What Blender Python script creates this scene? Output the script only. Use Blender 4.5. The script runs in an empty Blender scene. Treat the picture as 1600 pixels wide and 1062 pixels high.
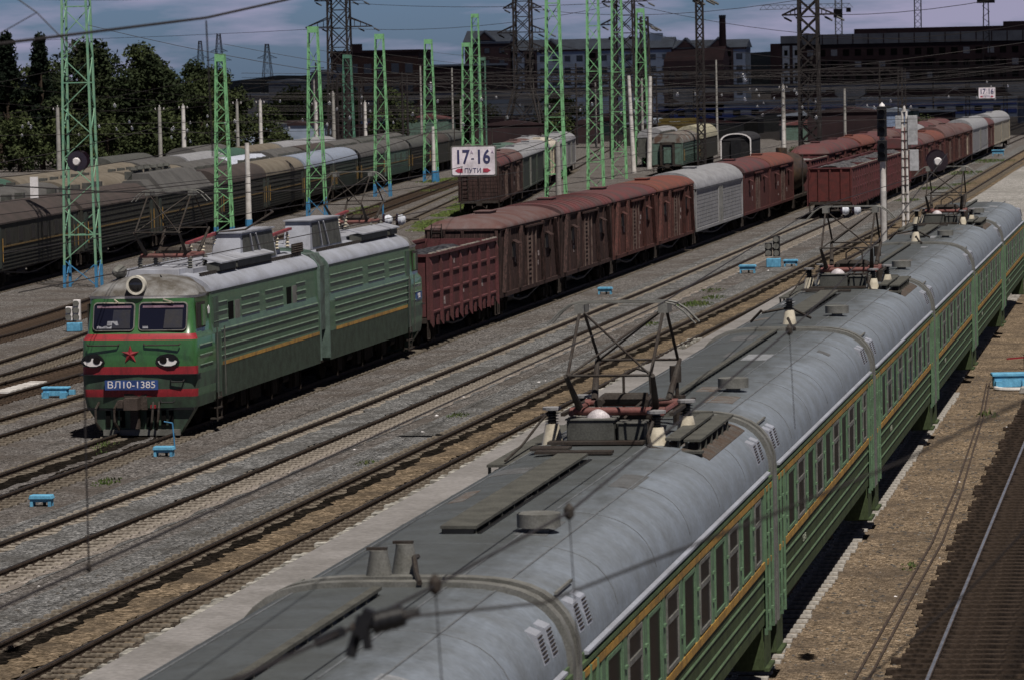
import bpy, bmesh, math, random
from mathutils import Vector, Matrix
R = math.radians
PI = math.pi
random.seed(7)
S = bpy.context.scene
COL = S.collection

# ------------------------------------------------------------------ camera
cam = bpy.data.cameras.new('camera'); camo = bpy.data.objects.new('camera', cam); COL.objects.link(camo)
rx = Vector((0.985862, 0.16635809, -0.0200274))
dn = Vector((-0.00887676, -0.06750299, -0.99767958))
fw = Vector((-0.16732398, 0.98375217, -0.06507192))
m = Matrix((rx, -dn, -fw)).transposed().to_4x4()
m.translation = Vector((0, 0, 9.5))
camo.matrix_world = m
cam.sensor_width = 36; cam.lens = 138.4
cam.clip_start = 1; cam.clip_end = 20000
cam.dof.use_dof = True; cam.dof.focus_distance = 95; cam.dof.aperture_fstop = 5.6
S.camera = camo

# ------------------------------------------------------------------ world and sun
SUN = Vector((0.30, -0.46, 1.0)).normalized()
el = math.asin(SUN.z); az = math.atan2(SUN.x, SUN.y)
w = bpy.data.worlds.new('World'); S.world = w; w.use_nodes = True
nt = w.node_tree; nt.nodes.clear()
def wn(t, **k):
    n = nt.nodes.new(t)
    for a, b in k.items(): setattr(n, a, b)
    return n
sky = wn('ShaderNodeTexSky', sky_type='NISHITA', sun_disc=False)
sky.sun_elevation = el; sky.sun_rotation = az; sky.altitude = 200; sky.dust_density = 0.6; sky.ozone_density = 2.5; sky.air_density = 1.2
tint = wn('ShaderNodeMix', data_type='RGBA', blend_type='MULTIPLY'); tint.inputs[0].default_value = 1
tint.inputs[7].default_value = (0.165, 0.255, 0.51, 1)
tc = wn('ShaderNodeTexCoord'); mp = wn('ShaderNodeMapping'); mp.inputs['Scale'].default_value = (14, 14, 85); mp.inputs['Location'].default_value = (2.3, 1.1, 0.4)
no = wn('ShaderNodeTexNoise'); no.inputs['Scale'].default_value = 1.0; no.inputs['Detail'].default_value = 6; no.inputs['Roughness'].default_value = 0.55
rp = wn('ShaderNodeValToRGB'); rp.color_ramp.elements[0].position = 0.43; rp.color_ramp.elements[1].position = 0.62
mx = wn('ShaderNodeMix', data_type='RGBA'); mx.inputs[7].default_value = (2.65, 2.55, 3.65, 1)
bg = wn('ShaderNodeBackground'); bg.inputs[1].default_value = 0.11
out = wn('ShaderNodeOutputWorld')
L = nt.links.new
L(sky.outputs[0], tint.inputs[6]); L(tc.outputs['Generated'], mp.inputs[0]); L(mp.outputs[0], no.inputs[0]); L(no.outputs[0], rp.inputs[0])
L(rp.outputs[0], mx.inputs[0]); L(tint.outputs[2], mx.inputs[6]); sep = wn('ShaderNodeSeparateXYZ'); L(tc.outputs['Generated'], sep.inputs[0])
mr = wn('ShaderNodeMapRange'); mr.inputs[1].default_value = 0.08; mr.inputs[2].default_value = 0.35; mr.inputs[3].default_value = 1.15; mr.inputs[4].default_value = 0.10; L(sep.outputs[2], mr.inputs[0])
sc = wn('ShaderNodeVectorMath', operation='SCALE'); L(mx.outputs[2], sc.inputs[0]); L(mr.outputs[0], sc.inputs['Scale'])
L(sc.outputs[0], bg.inputs[0]); L(bg.outputs[0], out.inputs[0])
sl = bpy.data.lights.new('sun', 'SUN'); so = bpy.data.objects.new('sun', sl); COL.objects.link(so)
sl.energy = 5.0; sl.angle = R(0.53); sl.color = (1.0, 0.93, 0.85)
so.rotation_euler = (-SUN).to_track_quat('-Z', 'Y').to_euler(); so.location = (60, -120, 200)
S.view_settings.view_transform = 'Standard'; S.view_settings.look = 'None'; S.view_settings.exposure = -0.06; S.view_settings.gamma = 1
S.render.engine = 'CYCLES'

# ------------------------------------------------------------------ materials
MATS = {}
def lin(c):
    return tuple(((v / 12.92) if v <= 0.04045 else ((v + 0.055) / 1.055) ** 2.4) for v in c)
def mat(name, col, rough=0.7, metal=0.0, col2=None, scale=(1, 1, 1), nscale=3.0, lo=0.4, hi=0.65, bump=0.0, bscale=40.0, fine=0.12, spec=0.4, world=False, coat=0.0):
    """colour mixed with a second colour by noise (dirt, rust, fading), fine speckle, optional bump"""
    if name in MATS: return MATS[name]
    m = bpy.data.materials.new(name); m.use_nodes = True; t = m.node_tree; b = t.nodes['Principled BSDF']
    b.inputs['Roughness'].default_value = rough; b.inputs['Metallic'].default_value = metal
    b.inputs['Specular IOR Level'].default_value = (.06 if rough >= .85 else (.14 if rough >= .65 else (.28 if rough >= .55 and spec <= .5 else spec))); b.inputs['Coat Weight'].default_value = coat
    c2 = col2 or tuple(v * 0.62 for v in col)
    tcn = t.nodes.new('ShaderNodeTexCoord'); mpn = t.nodes.new('ShaderNodeMapping'); mpn.inputs['Scale'].default_value = scale
    if world:
        g = t.nodes.new('ShaderNodeNewGeometry'); t.links.new(g.outputs['Position'], mpn.inputs[0])
    else: t.links.new(tcn.outputs['Object'], mpn.inputs[0])
    n1 = t.nodes.new('ShaderNodeTexNoise'); n1.inputs['Scale'].default_value = nscale; n1.inputs['Detail'].default_value = 6; n1.inputs['Roughness'].default_value = 0.62
    t.links.new(mpn.outputs[0], n1.inputs[0])
    r = t.nodes.new('ShaderNodeMapRange'); r.inputs[1].default_value = lo; r.inputs[2].default_value = hi
    t.links.new(n1.outputs[0], r.inputs[0])
    mxn = t.nodes.new('ShaderNodeMix'); mxn.data_type = 'RGBA'; mxn.inputs[6].default_value = (*col, 1); mxn.inputs[7].default_value = (*c2, 1)
    t.links.new(r.outputs[0], mxn.inputs[0])
    n2 = t.nodes.new('ShaderNodeTexNoise'); n2.inputs['Scale'].default_value = bscale; n2.inputs['Detail'].default_value = 3
    t.links.new(mpn.outputs[0], n2.inputs[0])
    r2 = t.nodes.new('ShaderNodeMapRange'); r2.inputs[1].default_value = 0.3; r2.inputs[2].default_value = 0.7; r2.inputs[3].default_value = 1 - fine * 2; r2.inputs[4].default_value = 1 + fine * 2
    t.links.new(n2.outputs[0], r2.inputs[0])
    mm = t.nodes.new('ShaderNodeVectorMath'); mm.operation = 'SCALE'
    t.links.new(mxn.outputs[2], mm.inputs[0]); t.links.new(r2.outputs[0], mm.inputs['Scale']); t.links.new(mm.outputs[0], b.inputs['Base Color'])
    if bump > 0:
        bp = t.nodes.new('ShaderNodeBump'); bp.inputs['Strength'].default_value = bump; bp.inputs['Distance'].default_value = 0.03
        t.links.new(n2.outputs[0], bp.inputs['Height']); t.links.new(bp.outputs[0], b.inputs['Normal'])
    MATS[name] = m
    return m

def gravel(name, c1, c2, c3, size=0.09, patch=0.35, weed=None):
    """ballast: voronoi stones of three colours, patches of dirt, bump; world coordinates"""
    m = bpy.data.materials.new(name); m.use_nodes = True; t = m.node_tree; b = t.nodes['Principled BSDF']; b.inputs['Roughness'].default_value = 1.0; b.inputs['Specular IOR Level'].default_value = 0.0
    g = t.nodes.new('ShaderNodeNewGeometry')
    v = t.nodes.new('ShaderNodeTexVoronoi'); v.inputs['Scale'].default_value = 1 / size; t.links.new(g.outputs['Position'], v.inputs[0])
    v2 = t.nodes.new('ShaderNodeTexVoronoi'); v2.inputs['Scale'].default_value = 0.33 / size; t.links.new(g.outputs['Position'], v2.inputs[0])
    s = t.nodes.new('ShaderNodeSeparateColor'); t.links.new(v.outputs['Color'], s.inputs[0])
    s2 = t.nodes.new('ShaderNodeSeparateColor'); t.links.new(v2.outputs['Color'], s2.inputs[0])
    cr = t.nodes.new('ShaderNodeValToRGB'); e = cr.color_ramp.elements
    e[0].position = 0.0; e[0].color = (*[x * 0.45 for x in c1], 1); e[1].position = 1.0; e[1].color = (*[x * 1.7 for x in c2], 1)
    k = e.new(0.35); k.color = (*c1, 1); k = e.new(0.75); k.color = (*c2, 1)
    t.links.new(s.outputs[0], cr.inputs[0])
    n = t.nodes.new('ShaderNodeTexNoise'); n.inputs['Scale'].default_value = patch; n.inputs['Detail'].default_value = 8; n.inputs['Roughness'].default_value = 0.68; t.links.new(g.outputs['Position'], n.inputs[0])
    r = t.nodes.new('ShaderNodeMapRange'); r.inputs[1].default_value = 0.44; r.inputs[2].default_value = 0.62; t.links.new(n.outputs[0], r.inputs[0])
    mc = t.nodes.new('ShaderNodeMix'); mc.data_type = 'RGBA'; mc.inputs[7].default_value = (*c3, 1)
    ml = t.nodes.new('ShaderNodeMath'); ml.operation = 'MULTIPLY'; ml.inputs[1].default_value = 0.85; t.links.new(r.outputs[0], ml.inputs[0]); t.links.new(ml.outputs[0], mc.inputs[0]); t.links.new(cr.outputs[0], mc.inputs[6])
    r3 = t.nodes.new('ShaderNodeMapRange'); r3.inputs[3].default_value = 0.82; r3.inputs[4].default_value = 1.16; t.links.new(s2.outputs[1], r3.inputs[0])
    vm = t.nodes.new('ShaderNodeVectorMath'); vm.operation = 'SCALE'; t.links.new(mc.outputs[2], vm.inputs[0]); t.links.new(r3.outputs[0], vm.inputs['Scale'])
    last = vm.outputs[0]
    if weed:
        n3 = t.nodes.new('ShaderNodeTexNoise'); n3.inputs['Scale'].default_value = 0.16; n3.inputs['Detail'].default_value = 9; n3.inputs['Roughness'].default_value = 0.75; t.links.new(g.outputs['Position'], n3.inputs[0])
        r4 = t.nodes.new('ShaderNodeMapRange'); r4.inputs[1].default_value = weed[0]; r4.inputs[2].default_value = weed[0] + 0.06; t.links.new(n3.outputs[0], r4.inputs[0])
        m4 = t.nodes.new('ShaderNodeMix'); m4.data_type = 'RGBA'; m4.inputs[7].default_value = (*weed[1], 1); t.links.new(r4.outputs[0], m4.inputs[0]); t.links.new(last, m4.inputs[6]); last = m4.outputs[2]
    t.links.new(last, b.inputs['Base Color'])
    bp = t.nodes.new('ShaderNodeBump'); bp.inputs['Strength'].default_value = 0.9; bp.inputs['Distance'].default_value = 0.05; t.links.new(v.outputs['Distance'], bp.inputs['Height']); bp.invert = True
    t.links.new(bp.outputs[0], b.inputs['Normal'])
    return m

def glass(name, col=(0.015, 0.018, 0.02), rough=0.08, spec=.6):
    m = bpy.data.materials.new(name); m.use_nodes = True; b = m.node_tree.nodes['Principled BSDF']
    b.inputs['Base Color'].default_value = (*col, 1); b.inputs['Roughness'].default_value = rough; b.inputs['Specular IOR Level'].default_value = spec
    MATS[name] = m
    return m

# ------------------------------------------------------------------ mesh building
class MB:
    def __init__(s): s.v = []; s.f = []; s.m = []; s.cur = 0
    def add(s, vs, fs):
        o = len(s.v); s.v += [tuple(v) for v in vs]
        for f in fs: s.f.append(tuple(o + i for i in f)); s.m.append(s.cur)
        return s
    def box(s, x0, x1, y0, y1, z0, z1):
        return s.add([(x0, y0, z0), (x1, y0, z0), (x1, y1, z0), (x0, y1, z0), (x0, y0, z1), (x1, y0, z1), (x1, y1, z1), (x0, y1, z1)],
              [(0, 3, 2, 1), (4, 5, 6, 7), (0, 1, 5, 4), (1, 2, 6, 5), (2, 3, 7, 6), (3, 0, 4, 7)])
    def bar(s, p, q, w, h=None, up=(0, 0, 1)):
        h = h or w; p = Vector(p); q = Vector(q); d = (q - p)
        if d.length < 1e-6: return s
        d.normalize(); u = Vector(up)
        if abs(d.dot(u)) > 0.98: u = Vector((0, 1, 0))
        a = d.cross(u).normalized(); b = a.cross(d)
        a *= w / 2; b *= h / 2
        return s.add([p - a - b, p + a - b, p + a + b, p - a + b, q - a - b, q + a - b, q + a + b, q - a + b],
              [(0, 3, 2, 1), (4, 5, 6, 7), (0, 1, 5, 4), (1, 2, 6, 5), (2, 3, 7, 6), (3, 0, 4, 7)])
    def cyl(s, p, q, r, r2=None, n=10, cap=True):
        r2 = r if r2 is None else r2; p = Vector(p); q = Vector(q); d = (q - p).normalized(); u = Vector((0, 0, 1))
        if abs(d.dot(u)) > 0.98: u = Vector((0, 1, 0))
        a = d.cross(u).normalized(); b = a.cross(d)
        vs = []
        for c, rr in ((p, r), (q, r2)):
            for i in range(n):
                t = 2 * PI * i / n; vs.append(c + a * math.cos(t) * rr + b * math.sin(t) * rr)
        fs = [(i, i + n, (i + 1) % n + n, (i + 1) % n) for i in range(n)]
        if cap: fs += [tuple(range(n)), tuple(range(2 * n - 1, n - 1, -1))]
        return s.add(vs, fs)
    def tube(s, pts, r, n=6):
        for a, b in zip(pts, pts[1:]): s.cyl(a, b, r, n=n)
        return s
    def lathe(s, c, prof, n=12, axis='z'):
        vs = []; 
        for r, z in prof:
            for i in range(n):
                t = 2 * PI * i / n; a, b = r * math.cos(t), r * math.sin(t)
                vs.append((c[0] + a, c[1] + b, c[2] + z) if axis == 'z' else ((c[0] + a, c[1] + z, c[2] + b) if axis == 'y' else (c[0] + z, c[1] + a, c[2] + b)))
        k = len(prof); fs = []
        for j in range(k - 1):
            for i in range(n): fs.append((j * n + i, j * n + (i + 1) % n, (j + 1) * n + (i + 1) % n, (j + 1) * n + i))
        fs += [tuple(range(n))[::-1], tuple(range((k - 1) * n, k * n))]
        return s.add(vs, fs)
    def prism(s, prof, y0, y1, ny=1, cap=True):
        """profile of (x,z) swept along y"""
        n = len(prof); vs = []
        for j in range(ny + 1):
            y = y0 + (y1 - y0) * j / ny
            vs += [(x, y, z) for x, z in prof]
        fs = []
        for j in range(ny):
            for i in range(n): fs.append((j * n + i, j * n + (i + 1) % n, (j + 1) * n + (i + 1) % n, (j + 1) * n + i))
        if cap: fs += [tuple(range(n))[::-1], tuple(range(ny * n, (ny + 1) * n))]
        return s.add(vs, fs)
    def build(s, name, mats, parent=None, smooth=False, bevel=0.0, loc=None, label=None, kind=None, rotz=0):
        me = bpy.data.meshes.new(name); me.from_pydata(s.v, [], s.f)
        for mm in (mats if isinstance(mats, (list, tuple)) else [mats]): me.materials.append(mm)
        if any(s.m): me.polygons.foreach_set('material_index', s.m)
        bm = bmesh.new(); bm.from_mesh(me); bmesh.ops.recalc_face_normals(bm, faces=bm.faces)
        bm.to_mesh(me); bm.free()
        if smooth:
            me.polygons.foreach_set('use_smooth', [True] * len(me.polygons))
            try: me.set_sharp_from_angle(angle=R(38))
            except Exception: pass
        o = bpy.data.objects.new(name, me); COL.objects.link(o)
        if parent: o.parent = parent
        if loc: o.location = loc
        if rotz: o.rotation_euler.z = rotz
        if label: o['label'] = label
        if kind: o['kind'] = kind
        if bevel:
            b = o.modifiers.new('bevel', 'BEVEL'); b.width = bevel; b.segments = 1; b.limit_method = 'ANGLE'; b.angle_limit = R(40)
        return o

def thing(name, label, cat, loc=(0, 0, 0), rz=0, group=None):
    o = bpy.data.objects.new(name, None); COL.objects.link(o); o.empty_display_size = 0.5
    o.location = loc; o.rotation_euler.z = rz; o['label'] = label; o['category'] = cat
    if group: o['group'] = group
    return o
def tag(o, label, cat, group=None):
    o['label'] = label; o['category'] = cat
    if group: o['group'] = group
    return o
def copyobj(o, parent=None, loc=None):
    c = o.copy(); COL.objects.link(c)
    if parent: c.parent = parent
    if loc is not None: c.location = loc
    return c
def copytree(o, loc, rz=0, label=None):
    r = o.copy(); COL.objects.link(r); r.location = loc; r.rotation_euler.z = rz
    if label: r['label'] = label
    for ch in list(o.children):
        c = ch.copy(); COL.objects.link(c); c.parent = r
        for g in ch.children:
            d = g.copy(); COL.objects.link(d); d.parent = c
    return r
def interp(pts, y):
    for (y0, x0), (y1, x1) in zip(pts, pts[1:]):
        if y <= y1: return x0 + (x1 - x0) * (y - y0) / (y1 - y0)
    return pts[-1][1]
def curve_pts(pts, step=6, y0=None, y1=None):
    y0 = pts[0][0] if y0 is None else y0; y1 = pts[-1][0] if y1 is None else y1
    out = []; y = y0
    while y < y1: out.append((interp(pts, y), y)); y += step if y < 300 else step * 4
    out.append((interp(pts, y1), y1)); return out
_fc = {}
def text(body, size, parent, loc, rot, m, name='lettering', ext=0.004, sx=1.0, align='CENTER', bold=0):
    c = bpy.data.curves.new(name, 'FONT'); c.body = body; c.size = size; c.extrude = ext; c.align_x = align; c.align_y = 'CENTER'; c.offset = bold
    t = bpy.data.objects.new('tmp', c); COL.objects.link(t)
    me = bpy.data.meshes.new_from_object(t.evaluated_get(bpy.context.evaluated_depsgraph_get()))
    bpy.data.objects.remove(t); me.materials.clear(); me.materials.append(m)
    o = bpy.data.objects.new(name, me); COL.objects.link(o); o.parent = parent; o.location = loc; o.rotation_euler = rot; o.scale = (sx, 1, 1)
    return o

# palette (real surface colours, linear)
GREEN = mat('loco_green', (0.062, 0.124, 0.069), 0.5, col2=(0.048, 0.092, 0.055), scale=(1, 1, 1), fine=.05, spec=.5, coat=.15)
GREEN_FACE = mat('loco_face_green', (0.040, 0.125, 0.040), 0.33, col2=(0.034, 0.082, 0.034), scale=(2, 2, .7), nscale=2.2, lo=.48, hi=.72, fine=.05, bscale=20, spec=.5, coat=.35)
GREEN_LOW = mat('loco_skirt_green', (0.050, 0.088, 0.058), 0.5, col2=(0.034, 0.046, 0.036), fine=.06, scale=(1, 1, .6))
GREEN_DIRTY = mat('loco_lower_side', (0.048, 0.066, 0.050), 0.75, col2=(0.034, 0.042, 0.033), fine=.10, bscale=18)
RED = mat('signal_red', (0.26, 0.022, 0.030), 0.45, col2=(0.15, 0.02, 0.024), scale=(2, 2, .7), nscale=2.2, lo=.48, hi=.72, fine=.08, bscale=20)
YELD = mat('dull_old_stripe', (0.16, 0.11, 0.05), 0.8, fine=.15)
YEL = mat('ochre_stripe', (0.38, 0.22, 0.05), 0.6, col2=(0.20, 0.12, 0.04), fine=.12)
YELB = mat('yellow_paint', (0.60, 0.36, 0.05), 0.5, fine=.08)
ROOF = mat('roof_grey_blue', (0.190, 0.220, 0.262), 0.6, col2=(0.125, 0.138, 0.150), scale=(.8, 1.0, 1), nscale=1.6, lo=.30, hi=.75, fine=.07, bscale=16, bump=.04, spec=.5)
ROOFL = mat('loco_roof_grey', (0.31, 0.33, 0.385), 0.5, col2=(0.23, 0.24, 0.27), scale=(1, .8, 1), nscale=1.2, fine=.06)
CABROOF = mat('cab_roof_sooty', (0.20, 0.20, 0.20), 0.5, col2=(0.075, 0.066, 0.055), scale=(1, 1, 1), nscale=1.8, lo=.35, hi=.6)
STEEL = mat('dark_steel', (0.045, 0.040, 0.036), 0.65, col2=(0.03, 0.022, 0.018), fine=.15)
BOGIE = mat('bogie_grime', (0.014, 0.012, 0.011), 0.9, col2=(0.028, 0.022, 0.018), fine=.2)
GREYM = mat('grey_box_paint', (0.16, 0.16, 0.15), 0.6, col2=(0.10, 0.10, 0.09), fine=.1)
DKGREY = mat('dark_grey_paint', (0.085, 0.087, 0.080), 0.65, fine=.12)
PINK = mat('faded_red_tube', (0.15, 0.058, 0.052), 0.6, col2=(0.09, 0.045, 0.04), fine=.1)
WHITE = mat('white_paint', (0.75, 0.73, 0.74), 0.5, col2=(0.6, 0.58, 0.58), fine=.04)
CREAM = mat('cream_insulator', (0.58, 0.53, 0.42), 0.35, col2=(0.30, 0.27, 0.21), fine=.05)
BLACK = mat('black_paint', (0.012, 0.012, 0.013), 0.4, fine=.1)
CHARCOAL = mat('near_black_opening', (0.006, 0.006, 0.006), 0.9, fine=.1)
GLASS = glass('dark_glass', (0.010, 0.008, 0.008), 0.3, .2); GLASSB = glass('blue_glass', (0.010, 0.011, 0.022), 0.10)
PLATE = mat('number_plate_blue', (0.035, 0.075, 0.24), 0.45, fine=.05)
MAST = mat('mast_green', (0.19, 0.43, 0.21), 0.65, col2=(0.10, 0.17, 0.09), nscale=2.5, lo=.50, hi=.68, fine=.12)
MASTPALE = mat('mast_pale_green', (0.21, 0.37, 0.24), 0.55, col2=(0.13, 0.30, 0.21), fine=.08)
BLUE = mat('sky_blue_paint', (0.125, 0.37, 0.56), 0.6, col2=(0.08, 0.25, 0.40), nscale=6, fine=.08)
BLUED = mat('mast_foot_blue', (0.055, 0.22, 0.42), 0.6, fine=.1)
CONC = mat('concrete', (0.34, 0.33, 0.31), 0.85, col2=(0.22, 0.215, 0.20), fine=.12, bscale=18, nscale=1.5)
CONCW = mat('whitewashed_concrete', (0.62, 0.60, 0.58), 0.8, col2=(0.42, 0.40, 0.38), fine=.08, nscale=2)
PYLON = mat('pylon_dark_steel', (0.030, 0.026, 0.026), 0.7, fine=.1)
RAIL = mat('rail_rust', (0.070, 0.052, 0.042), 0.75, col2=(0.045, 0.034, 0.028), fine=.2)
RAILTOP = mat('rail_tread', (0.024, 0.022, 0.021), 0.55, metal=.1, fine=.15)
SLEEP = mat('sleeper_concrete', (0.165, 0.145, 0.118), 0.9, col2=(0.085, 0.07, 0.055), fine=.2, bscale=14)
SLEEPW = mat('sleeper_timber', (0.065, 0.046, 0.034), 0.9, col2=(0.035, 0.026, 0.02), fine=.25, bscale=14)
MAROON = mat('gondola_maroon', (0.105, 0.038, 0.042), 0.8, col2=(0.070, 0.033, 0.032), fine=.14, scale=(1, 1, .6))
BROWN = mat('boxcar_brown', (0.052, 0.030, 0.027), 0.9, col2=(0.105, 0.045, 0.040), scale=(4, 4, .30), fine=.3, bscale=22)
BROWN2 = mat('boxcar_red_brown', (0.095, 0.038, 0.037), 0.85, col2=(0.052, 0.029, 0.027), scale=(3, 3, .35), fine=.18, bscale=30)
BROWN3 = mat('boxcar_weathered', (0.070, 0.043, 0.040), 0.9, col2=(0.028, 0.021, 0.020), scale=(5, 5, .3), fine=.3, bscale=22, lo=.38, hi=.6)
RROOF = mat('red_oxide_roof', (0.118, 0.046, 0.047), 0.75, col2=(0.080, 0.052, 0.052), nscale=.7, lo=.42, hi=.6, fine=.1)
RROOF2 = mat('rusty_orange_roof', (0.17, 0.060, 0.045), 0.7, col2=(0.10, 0.055, 0.045), nscale=.8, fine=.08)
BRROOF = mat('dull_brown_roof', (0.105, 0.055, 0.050), 0.8, col2=(0.13, 0.10, 0.10), nscale=.9, fine=.1)
REEF = mat('reefer_grey', (0.25, 0.25, 0.262), 0.65, col2=(0.17, 0.17, 0.17), scale=(1, 1, .5), fine=.07)
REEFR = mat('reefer_grey_roof', (0.27, 0.275, 0.29), 0.6, col2=(0.19, 0.19, 0.20), scale=(1, .5, 1), fine=.07)
WALK = mat('walkway_olive_grey', (0.088, 0.088, 0.078), 0.8, col2=(0.060, 0.060, 0.054), fine=.12)
OLIVE = mat('old_coach_olive', (0.042, 0.041, 0.035), 0.8, col2=(0.028, 0.028, 0.025), scale=(1, 1, .5), fine=.1)
OLIVE2 = mat('old_coach_grey_green', (0.055, 0.068, 0.058), 0.75, col2=(0.036, 0.041, 0.036), scale=(1, 1, .5), fine=.1)
TEAL = mat('pale_coach_green', (0.088, 0.14, 0.118), 0.7, col2=(0.06, 0.085, 0.07), fine=.1)
COAL = mat('coal_load', (0.060, 0.060, 0.068), 0.95, col2=(0.085, 0.083, 0.086), fine=.3, bump=.6, bscale=6)
EMUG = mat('emu_green', (0.082, 0.130, 0.060), 0.5, col2=(0.055, 0.088, 0.042), scale=(1, 1, .5), fine=.08)
EMUP = mat('emu_pale_green', (0.115, 0.195, 0.115), 0.5, col2=(0.080, 0.135, 0.082), fine=.08)
RIBP = mat('rib_highlight_green', (0.115, 0.165, 0.125), 0.6, fine=.08)  # paler green puts the sunlit rib tops into the colour
EMUL = mat('emu_lower_green', (0.056, 0.078, 0.036), 0.65, col2=(0.038, 0.050, 0.026), scale=(1, 1, .5), fine=.1)


def darken_left(m):
    """darker olive tone mixed in along the middle and left half of the commuter train roofs (object x), broken up by noise"""
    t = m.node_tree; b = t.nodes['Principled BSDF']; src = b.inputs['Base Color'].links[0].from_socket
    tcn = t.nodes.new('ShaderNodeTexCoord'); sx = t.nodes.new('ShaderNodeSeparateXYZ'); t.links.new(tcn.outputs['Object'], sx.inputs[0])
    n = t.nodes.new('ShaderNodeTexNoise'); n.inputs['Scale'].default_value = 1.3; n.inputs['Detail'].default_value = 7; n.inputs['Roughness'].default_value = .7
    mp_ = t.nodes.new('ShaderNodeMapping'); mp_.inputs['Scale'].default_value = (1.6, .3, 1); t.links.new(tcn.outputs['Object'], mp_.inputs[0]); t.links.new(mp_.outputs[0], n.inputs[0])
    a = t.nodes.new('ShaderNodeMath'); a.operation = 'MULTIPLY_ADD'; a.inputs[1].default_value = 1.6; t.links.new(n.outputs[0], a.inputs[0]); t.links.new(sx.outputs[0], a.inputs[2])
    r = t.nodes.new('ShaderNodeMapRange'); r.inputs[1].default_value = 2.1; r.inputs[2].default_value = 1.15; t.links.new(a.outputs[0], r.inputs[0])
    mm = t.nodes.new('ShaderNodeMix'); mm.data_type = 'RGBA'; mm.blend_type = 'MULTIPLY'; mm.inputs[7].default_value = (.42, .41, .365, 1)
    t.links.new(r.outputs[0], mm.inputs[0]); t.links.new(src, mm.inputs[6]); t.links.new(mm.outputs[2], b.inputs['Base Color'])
darken_left(ROOF)
# ------------------------------------------------------------------ ground, platform, tracks
G_MAIN = gravel('yard_ground', (0.088, 0.083, 0.080), (0.180, 0.170, 0.165), (0.092, 0.080, 0.072), .05, .3, weed=(0.66, (0.10, 0.12, 0.045)))
G_GREY = gravel('ballast_grey', (0.092, 0.094, 0.097), (0.215, 0.215, 0.215), (0.080, 0.078, 0.075), .05, .45)
G_RUST = gravel('ballast_rusty', (0.110, 0.085, 0.058), (0.20, 0.155, 0.108), (0.082, 0.066, 0.050), .07, .6)
G_DARK = gravel('ballast_oily', (0.009, 0.008, 0.007), (0.022, 0.018, 0.015), (0.008, 0.007, 0.006), .08, .8)
G_TAN = gravel('gravel_tan', (0.135, 0.102, 0.070), (0.26, 0.20, 0.14), (0.10, 0.080, 0.062), .045, .5, weed=(0.72, (0.10, 0.11, 0.05)))
ASPH = mat('platform_asphalt', (0.225, 0.216, 0.213), 0.9, col2=(0.16, 0.153, 0.148), world=True, nscale=.4, bscale=9, fine=.08, bump=.2)

TRENCH0 = gravel('gap_dirt', (0.04, 0.033, 0.028), (0.09, 0.075, 0.062), (0.03, 0.025, 0.02), .07, .9)
gm = MB(); xs = [-2500, -900, -400, -200, -120, -80, -50, -30, -15, 0, 20, 60, 300, 1500]; ys = [-60, 20, 60, 100, 150, 220, 320, 450, 700, 1000, 1600, 3000]
gv = [(x, y, 0) for y in ys for x in xs]; n = len(xs)
gf = [(j * n + i, j * n + i + 1, (j + 1) * n + i + 1, (j + 1) * n + i) for j in range(len(ys) - 1) for i in range(n - 1)]
gm.add(gv, gf).build('ground', G_MAIN, kind='structure')

def strip(name, pts, half0, half1, z, m, kind='structure'):
    b = MB(); vs = []; fs = []
    for i, (x, y) in enumerate(pts):
        vs += [(x + half0, y, z), (x + half1, y, z)]
        if i: k = 2 * i; fs.append((k - 2, k - 1, k + 1, k))
    b.add(vs, fs).build(name, m, kind=kind)

TR = {
 'emu': [(20, -8.05), (900, -8.05)],
 'B': [(40, -19.3), (64, -19.1), (90, -18.75), (111, -18.5), (170, -17.85), (260, -17.3), (312, -17.2), (430, -17.5), (900, -19)],
 'A': [(50, -24.1), (76, -23.6), (90, -23.25), (112, -22.95), (176, -22.75), (230, -22.9), (300, -22.9), (900, -22.9)],
 'L': [(60, -27.9), (900, -27.9)],
 'one': [(80, -32.7), (300, -33), (900, -33.5)],
 'two': [(90, -36.7), (300, -37.8), (900, -39)],
 'three': [(110, -39.3), (128, -39.6), (142, -40.6), (263, -52.9), (343, -62.2), (560, -86)],
 'four': [(130, -45.0), (150, -45.8), (166, -47.2), (286, -59.6), (376, -69.3), (560, -90)],
 'reef': [(230, -44.0), (276, -49.1), (560, -80.4)],
 'Lone': [(150, -53.9), (180, -56.6), (255, -63.4), (290, -66.9), (330, -71.1), (365, -74.6), (560, -94)],
 'Ltwo': [(150, -59.2), (180, -61.9), (255, -68.7), (290, -72.2), (330, -76.4), (560, -99.3)],
 'Lthree': [(150, -64.5), (180, -67.2), (255, -74.0), (290, -77.5), (330, -81.7), (560, -104.6)],
 'Lfour': [(150, -70.0), (180, -72.7), (255, -79.5), (560, -110.1)],
 'right': [(30, -3.12), (900, -3.12)],
 'coach': [(330, -46.0), (385, -49.6), (500, -55.0)],
}
strip('ballast_bed_grey', curve_pts(TR['A'], 6, 55, 520), -2.0, 1.6, .012, G_GREY)
strip('ballast_bed_rusty', curve_pts(TR['B'], 6, 45, 520), -1.15, 1.75, .008, G_RUST)
strip('ballast_bed_side', curve_pts(TR['B'], 6, 45, 520), -2.4, -1.15, .004, G_GREY)
strip('gravel_path', [(-5.0, 30), (-5.0, 420)], -3.2, 1.0, .006, G_TAN)
strip('oily_ballast', [(-3.1, 30), (-3.1, 420)], -.95, 5, .010, G_DARK)
G_FAR = gravel('far_apron', (0.24, 0.235, 0.225), (0.30, 0.29, 0.28), (0.20, 0.195, 0.185), .1, .1)
strip('service_apron', [(-13, 250), (-12, 420), (-10, 900)], -3.4, 12, .005, G_FAR)
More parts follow.
